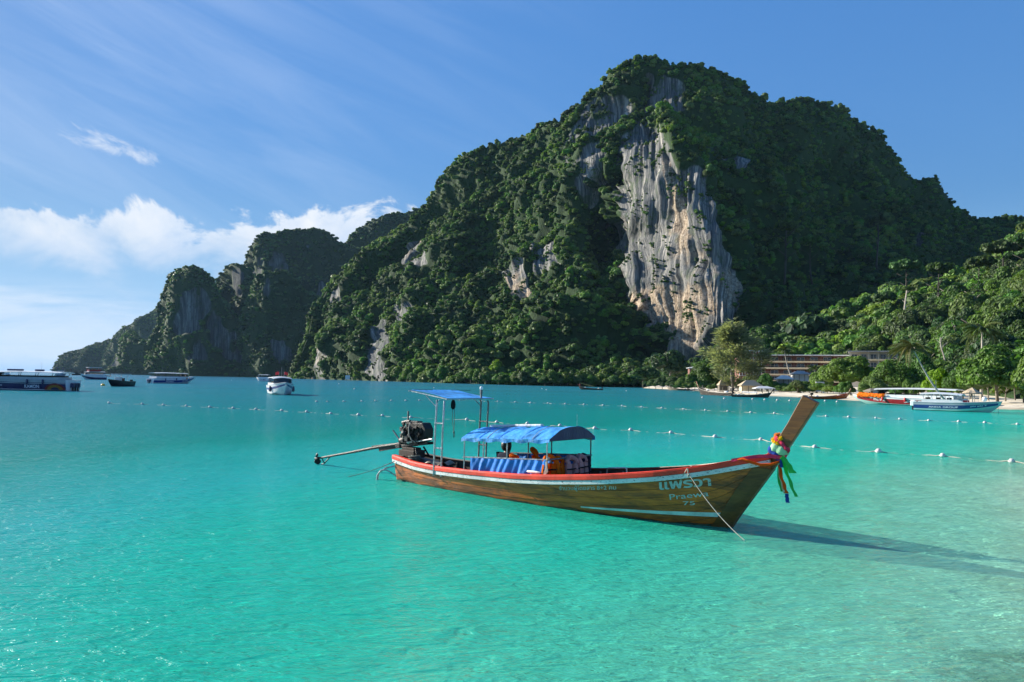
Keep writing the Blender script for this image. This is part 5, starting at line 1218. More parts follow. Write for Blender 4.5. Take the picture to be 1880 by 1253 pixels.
for a in [
    ('beach', 1558, 650, 104, 168, 'broad round dark-leaved beach tree just right of the hotel balconies', 1),
    ('beach', 1640, 657, 96, 150, 'dense beach tree between the hotel wing and the lime-coloured tree', 2),
    ('beach', 1603, 690, 66, 142, 'low bushy tree behind the bow of the red speedboat', 3),
    ('lime', 1722, 676, 62, 132, 'bright lime-green tree behind the foot of the leaning palm', 0),
    ('beach', 1829, 634, 140, 108, 'largest spreading beach tree over the thatched parasol at far right', 0),
    ('beach', 1766, 672, 66, 128, 'mid-green tree between the lime-coloured tree and the largest beach tree', 1),
    ('beach', 1915, 640, 120, 92, 'beach tree cut by the right edge of the view', 2),
    ('beach', 1690, 645, 80, 165, 'beach tree under the drooping fronds of the leaning palm', 3),
    ('beach', 1408, 684, 42, 205, 'small rounded bright green tree in front of the hotel ground floor', 2),
    ('beach', 1290, 668, 74, 235, 'leafy tree at the left foot of the feathery grey-green tree', 3),
    ('dark', 1232, 640, 84, 330, 'dark bushy tree standing below the bottom of the bare cliff', 0),
    ('dark', 1180, 672, 70, 360, 'dark shore tree left of the bushy tree below the bare cliff', 1),
    ('beach', 1262, 690, 48, 262, 'short leafy tree above the wooden boat pulled up at the end of the beach', 1),
    ('beach', 1515, 672, 60, 190, 'leafy tree in front of the right end of the hotel balconies', 0),
    ('beach', 1470, 699, 58, 200, 'low spreading bush in front of the pavilion roofs', 1),
    ('beach', 1440, 703, 40, 205, 'small bush beside the white garden frame at the back of the beach', 2),
    ('beach', 1498, 698, 36, 196, 'narrow bush behind the white garden frame', 3),
    ('beach', 1375, 690, 50, 232, 'leafy tree behind the long thatched beach hut', 0),
    ('dark', 1860, 560, 100, 190, 'tall dark tree behind the largest beach tree', 2),
    ('dark', 1790, 575, 80, 215, 'tall bushy tree behind the coconut palm crown', 3)]:
    k_, px_, pt, w_, Y_, lab, sd = a; px_tree(k_, px_, pt, w_, Y_, lab, None, sd)
for n_, px_ in enumerate(list(range(1192, 1330, 12)) + list(range(1398, 1566, 11)) + list(range(1590, 1900, 16))):
    Yh = float(np.interp(px_, [1192, 1330, 1425, 1560, 1700, 1900], [300, 232, 196, 160, 138, 104]))+random.uniform(0, 8); w_ = random.uniform(24, 44)
    px_tree('beach' if n_ % 3 else 'dark', px_, np.interp(px_, [1192, 1425, 1560, 1900], [697, 704, 704, 694])+random.uniform(-8, 6), w_, Yh, 'leafy shrub in the low green hedge along the back of the beach', 'shrubs along the back of the beach', n_)
# the feathery casuarina
cas = casuarina_mesh(5)
p = at(1345.0, 600.0, 222.0); zb_ = beach_z(p[0], p[1]); hgt = p[2]-zb_
t_ = empty('casuarina_tree', (p[0], p[1], zb_), .4, 'tall feathery grey-green tree left of the hotel', 'tree')
place('crown', cas, t_, (0, 0, hgt*.53), (0, 0, 0), (hgt*.92, hgt*.92, hgt*.55))
place('trunk', trunk_mesh(9, 'bark', .02, 9, .02), t_, (0, 0, -.3), (0, 0, 0), (hgt*.9,)*3)

# palms
def frond_mesh(seed, L_=1.0, droop=0.9, n=30, mat_='leaf_palm', sweep=0.0):
    r = np.random.default_rng(seed); V = []; Fq = []
    def rach(f): return np.array([L_*(f-.18*f*f*droop), sweep*f*f*L_, L_*(0.42*f-0.80*droop*f*f)])
    for i in range(n):
        f = .10+.90*i/(n-1); c_ = rach(f); tang = rach(min(1, f+.02))-rach(f-.02); tang /= np.linalg.norm(tang)
        w_ = L_*.26*math.sin(math.pi*min(1, .16+.80*f))
        for sd in (-1, 1):
            out = np.array([0, sd, 0])*.9+tang*.55+np.array([0, 0, -.45-.5*r.random()*droop]); out /= np.linalg.norm(out)
            b = len(V); wd = tang*L_*.016; V += [c_-wd, c_+wd, c_+out*w_*.6+wd*.9, c_+out*w_+np.array([0, 0, -.05*L_])]; Fq.append((b, b+1, b+2, b+3))
    for i in range(8):
        a, b_ = rach(i/8), rach((i+1)/8); k = len(V); s_ = np.array([0, .012*L_, .0]); V += [a-s_, a+s_, b_+s_*.8, b_-s_*.8]; Fq.append((k, k+1, k+2, k+3))
    return np_mesh('frond', np.array(V), np.array(Fq), M[mat_], False)
def palm(base, top, Lf, label, mat_='leaf_palm', n=20, wind=None, trunk_r=.16, bend=.06, seed=0, droop=.9):
    b, t_ = Vector(base), Vector(top); o = empty('palm_tree', b, 0, label, 'palm'); d = t_-b
    mb = MB(); side = Vector((d.x, d.y, 0)).normalized() if Vector((d.x, d.y)).length > .3 else Vector((1, 0, 0))
    pts = [d*f - Vector((0, 0, 1))*bend*d.length*math.sin(math.pi*f) + side*bend*.6*d.length*math.sin(math.pi*f) for f in np.linspace(0, 1, 12)]
    mb.tube(pts, [trunk_r*(1.35-.75*f) for f in np.linspace(0, 1, 12)], 8); mb.build('trunk', M['bark_pale'], o, True)
    fm = [frond_mesh(seed*10+k, Lf, droop*(.75+.25*k), mat_=mat_) for k in range(3)]; r = random.Random(seed)
    for k in range(n):
        a = k*2.399+r.uniform(-.2, .2); tilt = r.uniform(-.75, .35)
        if wind is not None and r.random() < .65: a = wind+r.uniform(-.9, .9)
        place('frond', fm[k % 3], o, d, (0, tilt, a), (r.uniform(.8, 1.1),)*3)
    mb = MB()
    for k in range(6): mb.ball(d+Vector((.22*math.cos(k), .22*math.sin(k), -.18)), .13, 7, 5)
    mb.build('coconut', M['leaf_palm_dry'], o, True)
    return o
b = at(1752., 729., 96.); tp = at(1676., 640., 97.)
palm((b[0], b[1], beach_z(b[0], b[1])-.1), tp, 3.3, 'coconut palm leaning far out to the left over the red speedboat', 'leaf_palm_dry', 18, math.pi, .125, .04, 1, 1.15)
tp = at(1803., 606., 122.); palm((tp[0]+.3, tp[1]+1, beach_z(tp[0], tp[1])), tp, 4.2, 'coconut palm whose crown shows above the largest beach tree', 'leaf_palm', 24, None, .2, .02, 2)
tp = at(1440., 642., 226.); b = at(1453., 693., 224.); palm(b, tp, 3.6, 'slim leaning palm standing in front of the hotel balconies', 'leaf_palm', 18, None, .16, .05, 3)
tp = at(1243., 690., 322.); palm((tp[0], tp[1], .6), tp, 3.6, 'small palm at the water edge below the bare cliff', 'leaf_palm', 18, None, .18, .03, 4)
tp = at(1496., 676., 205.); palm((tp[0], tp[1], beach_z(tp[0], tp[1])), tp, 2.8, 'short fan of palm leaves beside the pavilion at the right of the hotel', 'leaf_palm', 18, None, .18, .02, 5)
# bare and tall trunks on the slope
def bare_trunk(p0, p1, Y, r0, label, name='tall_tree', crown=0.0):
    a = Vector(at(float(p0[0]), float(p0[1]), Y)); b = Vector(at(float(p1[0]), float(p1[1]), Y)); d = b-a
    o = empty(name, a, 0, label, 'tree'); mb = MB(); mb.tube([d*f+Vector((.25*math.sin(f*6), 0, 0)) for f in np.linspace(-.12, 1, 9)], [r0*(1.2-.6*f) for f in np.linspace(0, 1, 9)], 7)
    for k in range(4): 
        q = d*(.70+.08*k); mb.tube([q, q+Vector((math.cos(k*2.2)*1.6, math.sin(k*2.2)*1.2, 1.3))], [r0*.4, r0*.15], 5)
    mb.build('trunk', M['bark_pale'], o, True)
    if crown: place('crown', NEAR['flat'][0], o, d+Vector((0, 0, .3)), (0, 0, 1), (crown, crown, crown*.7))
    return o
bare_trunk((1652, 645), (1666, 532), 300., .45, 'tall bare white trunk rising from the slope above the hotel wing', crown=4.5)
bare_trunk((1735, 676), (1727, 620), 190., .20, 'thin bare grey trunk standing among the trees right of the leaning palm', 'dead_tree')
for px_, pt, w_, pb, lab, sd in [(1440, 404, 62, 520, 'lone tall flat-topped tree against the dark mountain flank, right of the bare cliff', 0), (1611, 392, 72, 500, 'tall branching pale-trunked tree against the dark flank, centre of the right slope', 1),
    (1667, 476, 62, 560, 'flat-topped tree on the slope right of the tall branching tree', 2), (1722, 480, 66, 575, 'pair of spreading crowns on a thin trunk below the dark saddle', 0), (1797, 470, 70, 540, 'umbrella-shaped tree on the skyline of the right slope, left of two others', 1),
    (1845, 440, 80, 530, 'tall umbrella-shaped tree on the right slope with a pale straight trunk', 2), (1884, 425, 70, 520, 'umbrella-shaped tree at the right edge of the view', 0), (1622, 536, 56, 590, 'flat-topped tree low on the slope above the hotel wing', 1), (1490, 432, 54, 520, 'sunlit tree on the ridge catching light above the dark slope', 2)]:
    q = main_d(np.array([float(px_)]), np.array([float(pb)]))[0]; q2 = right_d(np.array([float(px_)]), np.array([float(pb)]))[0]
    Y_ = q-14 if px_ in (1440, 1611, 1490) else min(q-10, q2-6); a = at(float(px_), float(pb), Y_); b = at(float(px_), float(pt), Y_); w_m = w_*Y_/FPX
    t_ = empty('emergent_tree', a, sd, lab, 'tree'); h_ = b[2]-a[2]
    place('crown', NEAR['flat'][sd], t_, (0, 0, h_-.22*w_m), (0, 0, 0), (w_m/1.9, w_m/1.9, w_m/1.7))
    place('trunk', TR['dark'][sd % 2], t_, (0, 0, -1), (0, 0, 0), (h_*.85,)*3)
# the rest of the wooded slope: the largest trees one by one, the remainder as one wood
P_ = scatter_points(['hill.001'], 7.2, 4.0, 6.6, seed=8)
def to_px(P):
    v = P[:, :3]-np.array([0, 0, EYE]); Fd = v[:, 1]*math.cos(PITCH)+v[:, 2]*math.sin(PITCH); A = v[:, 0]/Fd; B = (-v[:, 1]*math.sin(PITCH)+v[:, 2]*math.cos(PITCH))/Fd
    return 940+(A*math.cos(ROLL)+B*math.sin(ROLL))*FPX, 626.5-(-A*math.sin(ROLL)+B*math.cos(ROLL))*FPX
qx, qy = to_px(P_); inside = (qx > 1330) & (qx < 1905) & (qy > 380) & (qy < 722) & ~((qx > 1350) & (qx < 1660) & (qy > 630) & (P_[:, 1] < 300)) & (P_[:, 1] > 128)
front = [i for i in np.argsort(P_[:, 1]) if inside[i]][:230]; rest = np.ones(len(P_), bool); rest[front] = False
rest &= ~((qx > 1350) & (qx < 1660) & (qy > 600) & (P_[:, 1] < 310)) & (P_[:, 1] > 128)
for n_, i in enumerate(front):
    x, y, z, s_ = P_[i]; up = qy[i] < 600
    h_ = s_*2.1
    tree('dark', (x, y, z-s_*.9), h_, s_*2.0, 'bushy jungle tree in the closed canopy of the sunlit slope behind the beach', 'jungle trees on the slope behind the beach', n_)
forest('slope_forest', 'closed canopy on the upper part of the slope behind the beach', P_[rest], JUNGLE, 6)
# shoreline bushes at the foot of the mountain
for n_, px_ in enumerate(np.linspace(560, 1215, 40)):
    px_ = float(px_+random.uniform(-5, 5)); Yb = float(main_d(np.array([px_]), np.array([np.interp(px_, [532, 690, 850, 1000, 1200], [695, 700, 705.5, 709.5, 713.5])]))[0])
    if 675 < px_ < 712: continue
    w_ = random.uniform(20, 36); a = at(px_, 700., Yb-2); hh = random.uniform(.55, .9)*w_*Yb/FPX
    tree('dark', (a[0], a[1], -.1), hh, w_*Yb/FPX, 'rounded bush overhanging the water at the foot of the mountain', 'bushes along the mountain shore', n_, crown_h=hh*.98)

# ------------------------------------------------------------------ hotel and beach huts
M['wall_red'] = paint('wall_red', (0.20, 0.085, 0.065), 0.8, var=0.12, scale=0.6)
M['slab_cream'] = paint('slab_cream', (0.80, 0.64, 0.40), 0.8, var=0.08, scale=0.6)
M['plaster'] = paint('plaster', (0.66, 0.64, 0.60), 0.8, var=0.08, scale=0.6)
M['roof_grey'] = paint('roof_grey', (0.36, 0.36, 0.35), 0.7, var=0.12, scale=0.8)
M['frame_white'] = paint('frame_white', (0.62, 0.63, 0.62), 0.5, var=0.05)
m, t, o = mat('window_glass'); p = t.node('ShaderNodeBsdfPrincipled', {'Base Color': (0.02, 0.03, 0.035, 1), 'Roughness': 0.08}); t.l.new(p, o.inputs[0]); M['glass'] = m
M['thatch'] = bark_mat('thatch', (0.26, 0.20, 0.13), (0.50, 0.41, 0.28), 4.0)
def building(px0, px1, py_roof, py_base, Y0, Y1, floors, bays, label, roof='frame_white', slabs='slab_cream', wall='wall_red'):
    a = at(float(px0), float(py_base), Y0); b = at(float(px1), float(py_base), Y1); zr = at(float(px0), float(py_roof), Y0)[2]; zb = min(a[2], b[2])
    ang = math.atan2(b[1]-a[1], b[0]-a[0]); W_ = math.hypot(b[0]-a[0], b[1]-a[1]); Hh = zr-zb; fh = Hh/floors
    o = empty('hotel', (a[0], a[1], zb), ang, label, 'hotel')
    mb = MB(); mb.box((W_/2, 7.0, Hh/2-2), (W_, 9.0, Hh+4)); mb.build('wall', M[wall], o)
    mb = MB(); mb.box((W_/2, 5.2, Hh+.12), (W_+1.0, 14.0, .34)); mb.build('roof', M[roof], o, bevel=.03)
    for f in range(floors):
        z = f*fh
        mb = MB(); mb.box((W_/2, 1.2, z+.14), (W_+.3, 2.5, .62)); mb.build('balcony_slab', M[slabs], o, bevel=.02)
        mb = MB(); mb.tube([(0, .05, z+1.05), (W_, .05, z+1.05)], .035, 5)
        for k in range(int(W_/.9)): mb.cyl((k*.9, .05, z+.3), (k*.9, .05, z+1.05), .016, 4)
        mb.build('railing', M['roof_grey'], o)
        bw = W_/bays
        for k in range(bays):
            x = (k+.5)*bw; w = MB(); ww, wh = bw*.56, fh*.62; zc = z+.34+wh/2
            for (dx, dz, sx_, sz_) in ((0, wh/2, ww, .10), (0, -wh/2, ww, .10), (-ww/2, 0, .10, wh), (ww/2, 0, .10, wh), (0, 0, .10, wh)): w.box((x+dx, 2.45, zc+dz), (sx_, .10, sz_))
            fr_ = w.build('window', M['frame_white'], o)
            g_ = MB(); g_.box((x, 2.485, zc), (ww, .03, wh)); g_.build('pane', M['glass'], fr_)
            c_ = MB(); c_.box((k*bw, .75, z+fh/2), (.18, 1.5, fh-.3)); c_.build('partition', M[wall], o)
    return o
building(1386, 1584, 653, 700, 266., 254., 4, 8, 'long red-walled hotel with cream balcony bands seen above the beach trees')
building(1560, 1650, 646.5, 692, 244., 238., 3, 5, 'grey-roofed hotel wing with white window bays at the right end of the hotel', 'roof_grey', 'slab_cream', 'plaster')
# lattice-fronted stair block behind the feathery tree
a = at(1358., 690., 248.); b = at(1398., 690., 248.); zt = at(1370., 645., 248.)[2]
o = empty('stair_block', (a[0], a[1], a[2]), 0, 'white lattice-fronted block half hidden by the feathery grey-green tree', 'building')
W_ = b[0]-a[0]; Hh = zt-a[2]
mb = MB(); mb.box((W_/2, 3, Hh/2-1), (W_, 5, Hh+2)); mb.build('wall', M['wall_red'], o)
mb = MB(); mb.box((W_/2, 2.5, Hh+.1), (W_+.6, 6.5, .3)); mb.build('roof', M['frame_white'], o)
for k in range(9): mb = MB(); mb.box((W_*k/8, .1, Hh/2), (.14, .2, Hh)); mb.build('lattice_post', M['frame_white'], o)
for k in range(7): mb = MB(); mb.box((W_/2, .32, Hh*k/6), (W_, .16, .14)); mb.build('lattice_bar', M['frame_white'], o)
def small_roof(px0, px1, py_top, py_eave, py_base, Y, label, roofm, wallm, thatch=False, name='beach_hut', cat='hut', open_=True):
    a = at(float(px0), float(py_eave), Y); b = at(float(px1), float(py_eave), Y); zt = at(float(px0), float(py_top), Y)[2]; zb = at(float(px0), float(py_base), Y)[2]
    c_ = (a+b)/2; W_ = b[0]-a[0]; D_ = max(3.0, W_*.6); o = empty(name, (c_[0], c_[1], zb), 0, label, cat); ze, zr = c_[2]-zb, zt-zb
    mb = MB(); e = [(-W_/2, -D_/2, ze), (W_/2, -D_/2, ze), (W_/2, D_/2, ze), (-W_/2, D_/2, ze)]; rl = W_*.18
    r_ = [(-rl, 0, zr), (rl, 0, zr)]; e2 = [(x*.98, y*.98, z-.18) for x, y, z in e]
    mb.add(e+r_+e2, [(0, 1, 5, 4), (1, 2, 5), (2, 3, 4, 5), (3, 0, 4), (0, 6, 7, 1), (1, 7, 8, 2), (2, 8, 9, 3), (3, 9, 6, 0), (6, 9, 8, 7)]); mb.build('roof', M[roofm], o)
    for sx_ in (-.86, -.3, .3, .86):
        mb = MB(); mb.cyl((sx_*W_/2, -D_*.42, -.5), (sx_*W_/2, -D_*.42, ze-.05), .10, 6); mb.build('post', M['bark'], o)
    if wallm: mb = MB(); mb.box((0, D_*.1, ze*.45), (W_*.84, D_*.55, ze*.9)); mb.build('wall', M[wallm], o)
    return o
small_roof(1357, 1397, 698, 708, 718, 205., 'long thatched beach hut with an orange wall behind the moored wooden boats', 'thatch', 'slab_cream', True)
small_roof(1318, 1337, 697, 707, 717, 225., 'small thatched hut under the feathery tree', 'thatch', 'bark', True)
small_roof(1452, 1486, 681, 687, 700, 212., 'grey hipped pavilion roof in front of the hotel', 'roof_grey', 'plaster', name='pavilion', cat='pavilion')
small_roof(1425, 1455, 689, 696, 706, 208., 'flat pale terrace roof below the pavilion', 'plaster', 'roof_grey', name='terrace', cat='pavilion')
small_roof(1384, 1420, 709, 713, 719, 190., 'white shade canopy beside the long thatched hut', 'frame_white', None, name='shade_canopy', cat='canopy')
small_roof(1591, 1614, 713, 718, 728, 138., 'small dark beach bar behind the bow of the red speedboat', 'bark', 'bark', name='beach_bar', cat='hut')
small_roof(1262, 1300, 673, 676, 690, 268., 'pale flat roof showing among the trees left of the feathery tree', 'frame_white', 'wall_red', name='bungalow', cat='building')
# white garden frame
a = at(1499., 716., 185.); o = empty('garden_frame', a, 0, 'white square garden frame standing among the bushes at the back of the beach', 'frame'); w_ = 13*185/FPX; h_ = 13*185/FPX
for nm, c_, d_ in (('frame_post', (0, 0, h_/2-.5), (.28, .28, h_+1)), ('frame_post', (w_, 0, h_/2-.5), (.28, .28, h_+1)), ('frame_beam', (w_/2, 0, h_+.1), (w_+.28, .28, .28))): mb = MB(); mb.box(c_, d_); mb.build(nm, M['frame_white'], o)
# thatched parasol
a = at(1785., 736., 86.); zb = beach_z(a[0], a[1]); zt = at(1785., 712., 86.)[2]; o = empty('thatched_parasol', (a[0], a[1], zb), 0, 'thatched parasol on a post in the shade behind the blue speedboat', 'parasol'); h_ = zt-zb
mb = MB(); mb.lathe([(.02, h_), (.35, h_-.22), (.75, h_-.45), (1.02, h_-.62), (.98, h_-.68), (.3, h_-.4)], n=18); pm = mb.mesh('thatch_roof', M['thatch'])
for v in pm.vertices: v.co.z += .06*math.sin(v.co.x*19+v.co.y*13); 
place('thatch_roof', pm, o)
mb = MB(); mb.cyl((0, 0, -.2), (0, 0, h_-.2), .06, 8); mb.build('post', M['bark_pale'], o, True)
mb = MB(); mb.cyl((-.5, .1, -.2), (-.25, .05, h_-.5), .04, 6); mb.cyl((.4, .1, -.2), (.25, .05, h_-.5), .04, 6); mb.build('strut', M['bark_pale'], o, True)
# sun loungers on the sand
M['lounger_orange'] = paint('lounger_orange', (0.62, 0.24, 0.10), 0.7, var=0.12)
first = None
for k in range(8):
    px_ = 1424+k*6.4; g_ = at(float(px_), 722., 196.+2*(k % 2)); pos = (g_[0], g_[1], beach_z(g_[0], g_[1])+.02)
    if first is None:
        first = empty('sun_lounger', pos, -.4, 'first orange sun lounger from the left on the sand below the hotel bushes', 'sun lounger', 'orange sun loungers on the beach')
        mb = MB(); mb.box((0, 0, .32), (1.3, .62, .08)); mb.build('seat', M['lounger_orange'], first, bevel=.02)
        mb = MB(); mb.bar((.62, 0, .34), (1.15, 0, .78), .62, .07, (0, 0, 1)); mb.build('backrest', M['lounger_orange'], first, bevel=.02)
        for x_ in (-.55, .5):
            for y_ in (-.26, .26): mb = MB(); mb.box((x_, y_, .15), (.06, .06, .30)); mb.build('leg', M['frame_white'], first)
    else: c_ = copy_tree(first); c_.location = pos; c_['label'] = ORD[k]+' orange sun lounger from the left on the sand below the hotel bushes'
# white marker on the far shore
a = at(638., 698.5, 640.); o = empty('shore_sign', (a[0], a[1], 0.3), 0, 'small white board on the rocks at the foot of the mountain', 'sign'); mb = MB(); mb.box((0, 0, 2.4), (4.0, .2, 3.6)); mb.build('board', M['frame_white'], o)
for x_ in (-1.5, 1.5): mb = MB(); mb.box((x_, .12, -.2), (.2, .2, 2.6)); mb.build('post', M['bark'], o)
# ------------------------------------------------------------------ other boats
M['gel_white'] = paint('gel_white', (0.74, 0.75, 0.75), 0.3, var=0.05, scale=0.8, coat=0.3)
M['gel_blue'] = paint('gel_blue', (0.016, 0.040, 0.20), 0.3, var=0.08, scale=0.8, coat=0.3)
M['gel_navy'] = paint('gel_navy', (0.008, 0.016, 0.085), 0.3, var=0.1, scale=0.8, coat=0.3)
M['gel_red'] = paint('gel_red', (0.34, 0.012, 0.018), 0.3, var=0.08, scale=0.8, coat=0.3)
M['gel_black'] = paint('gel_black', (0.012, 0.014, 0.017), 0.35, var=0.1, scale=0.8)
M['gel_aqua'] = paint('gel_aqua', (0.44, 0.66, 0.62), 0.35, var=0.06, scale=0.8)
M['gel_grey'] = paint('gel_grey', (0.33, 0.38, 0.41), 0.35, var=0.06, scale=0.8)
M['yellow'] = paint('yellow', (0.80, 0.48, 0.03), 0.4, var=0.08)
M['red_plain'] = paint('red_plain', (0.66, 0.03, 0.03), 0.45, var=0.08)
M['seat_dark'] = paint('seat_dark', (0.028, 0.027, 0.03), 0.7, var=0.2)
M['white_letters'] = paint('white_letters', (0.70, 0.74, 0.78), 0.4, var=0.04)
M['dull_red'] = paint('dull_red', (0.22, 0.022, 0.02), 0.45)
M['dull_yellow'] = paint('dull_yellow', (0.30, 0.17, 0.02), 0.45)
class Hull:
    def __init__(s, L, B, fb, rise): s.L, s.B, s.fb, s.rise = L, B, fb, rise
    def bd(s, f): return s.B/2*(1.0 if f < .5 else max(0.02, 1-((f-.5)/.5)**2.3))*(0.93+.07*min(1, f*4))
    def zd(s, f): return s.fb+s.rise*max(0, (f-.25)/.75)**1.8
    def zk(s, f): return -.35+(s.zd(1)*.80+.35)*max(0, (f-.74)/.26)**1.8
    def zc(s, f): return .10+(s.zd(f)*.58)*max(0, (f-.45)/.55)**1.8
    def side(s, f, v, off=0.0):
        """v 0 chine, 1 sheer"""
        b = s.bd(f); c_ = b*(.86-.30*max(0, (f-.6)/.4)); x = f*s.L+ (0.02*s.L*(v-1)*max(0, (f-.8)/.2))
        return Vector((x, -(c_+(b-c_)*v+off+.03*math.sin(math.pi*v)), s.zc(f)+(s.zd(f)-s.zc(f))*v))
    def mesh(s, mat_, parent, name='hull', n=30):
        mb = MB(); rows = []
        for i in range(n+1):
            f = i/n; k = Vector((f*s.L, 0, s.zk(f))); P = [k]+[s.side(f, v) for v in (0, .33, .66, 1)]
            rows.append([Vector((p.x, -p.y, p.z)) for p in P[:0:-1]]+P)
        vs = [p for r_ in rows for p in r_]; w = len(rows[0]); fs = [(i*w+j, i*w+j+1, (i+1)*w+j+1, (i+1)*w+j) for i in range(n) for j in range(w-1)]
        fs.append(tuple(range(w)))
        fs += [(i*w, (i+1)*w, (i+1)*w+w-1, i*w+w-1) for i in range(n)]
        mb.add(vs, fs); return mb.build(name, M[mat_], parent, True, sharp=35)
    def band(s, v0, v1, f0, f1, mat_, parent, off=.012, name='side_band', wav=0.0):
        for sg in (-1, 1):
            mb = MB()
            def fn(u, v):
                f = f0+(f1-f0)*u; p = s.side(f, v0+(v1-v0)*v, off); return Vector((p.x, p.y if sg < 0 else -p.y, p.z))
            mb.slab(fn, 28, 3, (0, sg*-.02, 0)); mb.build(name, M[mat_], parent, True)
def heading(bow, stern): return math.atan2(bow[1]-stern[1], bow[0]-stern[0])
def speedboat(stern, rz, L, B, fb, rise, label, hullm, bandm, bands, roof, roofz, texts=(), fenders=None, fend_m='gel_navy', engines=2, eng_m='gel_white', side_v=.12, extra=None, cat='speedboat', glass=True, group=None, coam='gel_white'):
    o = empty('speedboat', stern, rz, label, cat, group); h = Hull(L, B, fb, rise); h.mesh(hullm, o)
    for v0, v1, f0, f1, m_ in bands: h.band(v0, v1, f0, f1, m_, o)
    mb = MB(); 
    for sg in (-1, 1): mb.tube([Vector((p.x, sg*-p.y, p.z)) for p in [h.side(k/24, 1.0) for k in range(25)]], .045, 6)
    mb.build('rub_rail', M['gel_grey'], o, True)
    f0, f1 = roof; x0, x1 = f0*L, f1*L; bw = B*.44; zc_ = h.fb; n = 14
    # coaming and side windows lean inwards to a long thin roof
    ck = zc_+(roofz-zc_)*.34
    mb = MB(); mb.add([(x0, -bw, zc_-.3), (x1+.05*L, -bw*.85, zc_-.1), (x1, -bw*.9, ck), (x0, -bw, ck), (x0, bw, zc_-.3), (x1+.05*L, bw*.85, zc_-.1), (x1, bw*.9, ck), (x0, bw, ck)],
        [(0, 1, 2, 3), (7, 6, 5, 4), (1, 5, 6, 2), (3, 2, 6, 7), (0, 3, 7, 4)]); mb.build('coaming', M[coam], o)
    mb = MB(); 
    def rf(u, v):
        x = x0-.02*L+(x1-x0+.03*L)*u; y = (2*v-1)*bw*(1.02-.10*u); return (x, y, roofz+.10*math.sin(math.pi*min(1, u*1.02))-.14*(2*v-1)**2*(1 if u < .97 else 1.2)-.05*u*u)
    mb.slab(rf, 22, 8, (0, 0, -.09)); mb.build('roof', M['gel_white'], o, True)
    for k in range(5):
        f = k/4; x = x0+.03*L+(x1-x0-.06*L)*f
        for sg in (-1, 1): mb = MB(); mb.bar((x, sg*bw*.93, ck-.02), (x-.02*L*(1-f)+.0*L, sg*bw*.90, roofz-.12), .07, .05, (1, 0, 0)); mb.build('pillar', M['gel_black' if glass else 'steel'], o)
    if glass:
        for sg in (-1, 1):
            mb = MB(); mb.add([(x1-.01*L, sg*bw*.86, ck), (x1+.055*L, sg*bw*.55, ck-.02), (x1-.0*L, sg*bw*.55, roofz-.12), (x1-.06*L, sg*bw*.86, roofz-.12)], [(0, 1, 2, 3)]); mb.build('windscreen', M['glass'], o, recalc=False) if False else mb.build('windscreen', M['glass'], o)
        mb = MB(); mb.add([(x1+.055*L, -bw*.55, ck-.02), (x1+.055*L, bw*.55, ck-.02), (x1, bw*.55, roofz-.12), (x1, -bw*.55, roofz-.12)], [(0, 1, 2, 3)]); mb.build('windscreen', M['glass'], o)
    for k in range(max(3, int((x1-x0)/1.1))):
        x = x0+.4+k*1.1
        if x > x1-.4: break
        mb = MB(); mb.box((x, 0, ck-.10), (.16, bw*1.5, .62)); mb.build('seat', M['seat_dark'], o, bevel=.04)
    for k in range(engines):
        y = (k-(engines-1)/2)*.62; e = MB(); e.box((-.32, y, .78), (.55, .42, .62)); e.box((-.30, y, 1.08), (.42, .36, .16)); eo = e.build('outboard_motor', M[eng_m], o, bevel=.07)
        g_ = MB(); g_.box((-.34, y, .20), (.24, .14, .72)); g_.build('leg', M['gel_black'], eo, bevel=.03)
    for f in (fenders or ()):
        for sg in (-1, 1):
            p = h.side(f, .95, .12); p.y *= -sg; mb = MB(); mb.lathe([(.04, .10), (.13, 0), (.14, -.35), (.10, -.52), (.03, -.56)], (p.x, p.y, p.z+.05), 9); mb.build('fender', M[fend_m], o, True)
    for txt, fc, v_, w, hh, m_ in texts:
        for sg in (-1, 1):
            me, P = fit_text(txt, w, hh, .004)
            for vv, q in zip(me.vertices, P):
                ff = fc+(q[0] if sg < 0 else -q[0])/L; p = h.side(ff, v_+q[1]/(h.zd(ff)-h.zc(ff)), .026); vv.co = (p.x, p.y if sg < 0 else -p.y, p.z)
            me.materials.append(M[m_]); place('lettering', me, o)
    mb = MB(); mb.cyl((x0+.3*(x1-x0), .3, roofz), (x0+.3*(x1-x0), .3, roofz+1.5), .015, 5); mb.build('aerial', M['steel'], o)
    if extra: extra(o, h)
    return o
# big blue boat cut by the left edge (seen from its left side, stern to the right)
def sunburst(o, h):
    for m_, r0, r1, off in (('dull_red', .78, 1.02, .030), ('dull_yellow', .42, .78, .032), ('gel_navy', .0, .40, .034)):
        for sg in (-1, 1):
            mb = MB()
            def fn(u, v):
                a = math.pi*u; r_ = r0+(r1-r0)*v; p = h.side(max(.004, (1.55+1.45*r_*math.cos(a))/h.L), max(.02, .02+.62*r_*math.sin(a)), off); return Vector((p.x, p.y if sg < 0 else -p.y, p.z))
            mb.slab(fn, 20, 3, (0, sg*-.005, 0)); mb.build('sunburst', M[m_], o, True)
    for x, w in ((5.0, .9), (7.9, .6), (8.9, 1.2)): mb = MB(); mb.box((x, 0, 2.93), (w, .9, .24)); mb.build('roof_locker', M['gel_navy'], o, bevel=.05)
    for x in (1.5, 2.3, 3.0): mb = MB(); mb.cyl((x, .2, 2.7), (x, .2, 3.3), .03, 5); mb.ball((x, .2, 3.34), .09, 7, 5); mb.build('roof_light', M['gel_navy'], o)
s_ = Vector(on_z(134., 718.)); 
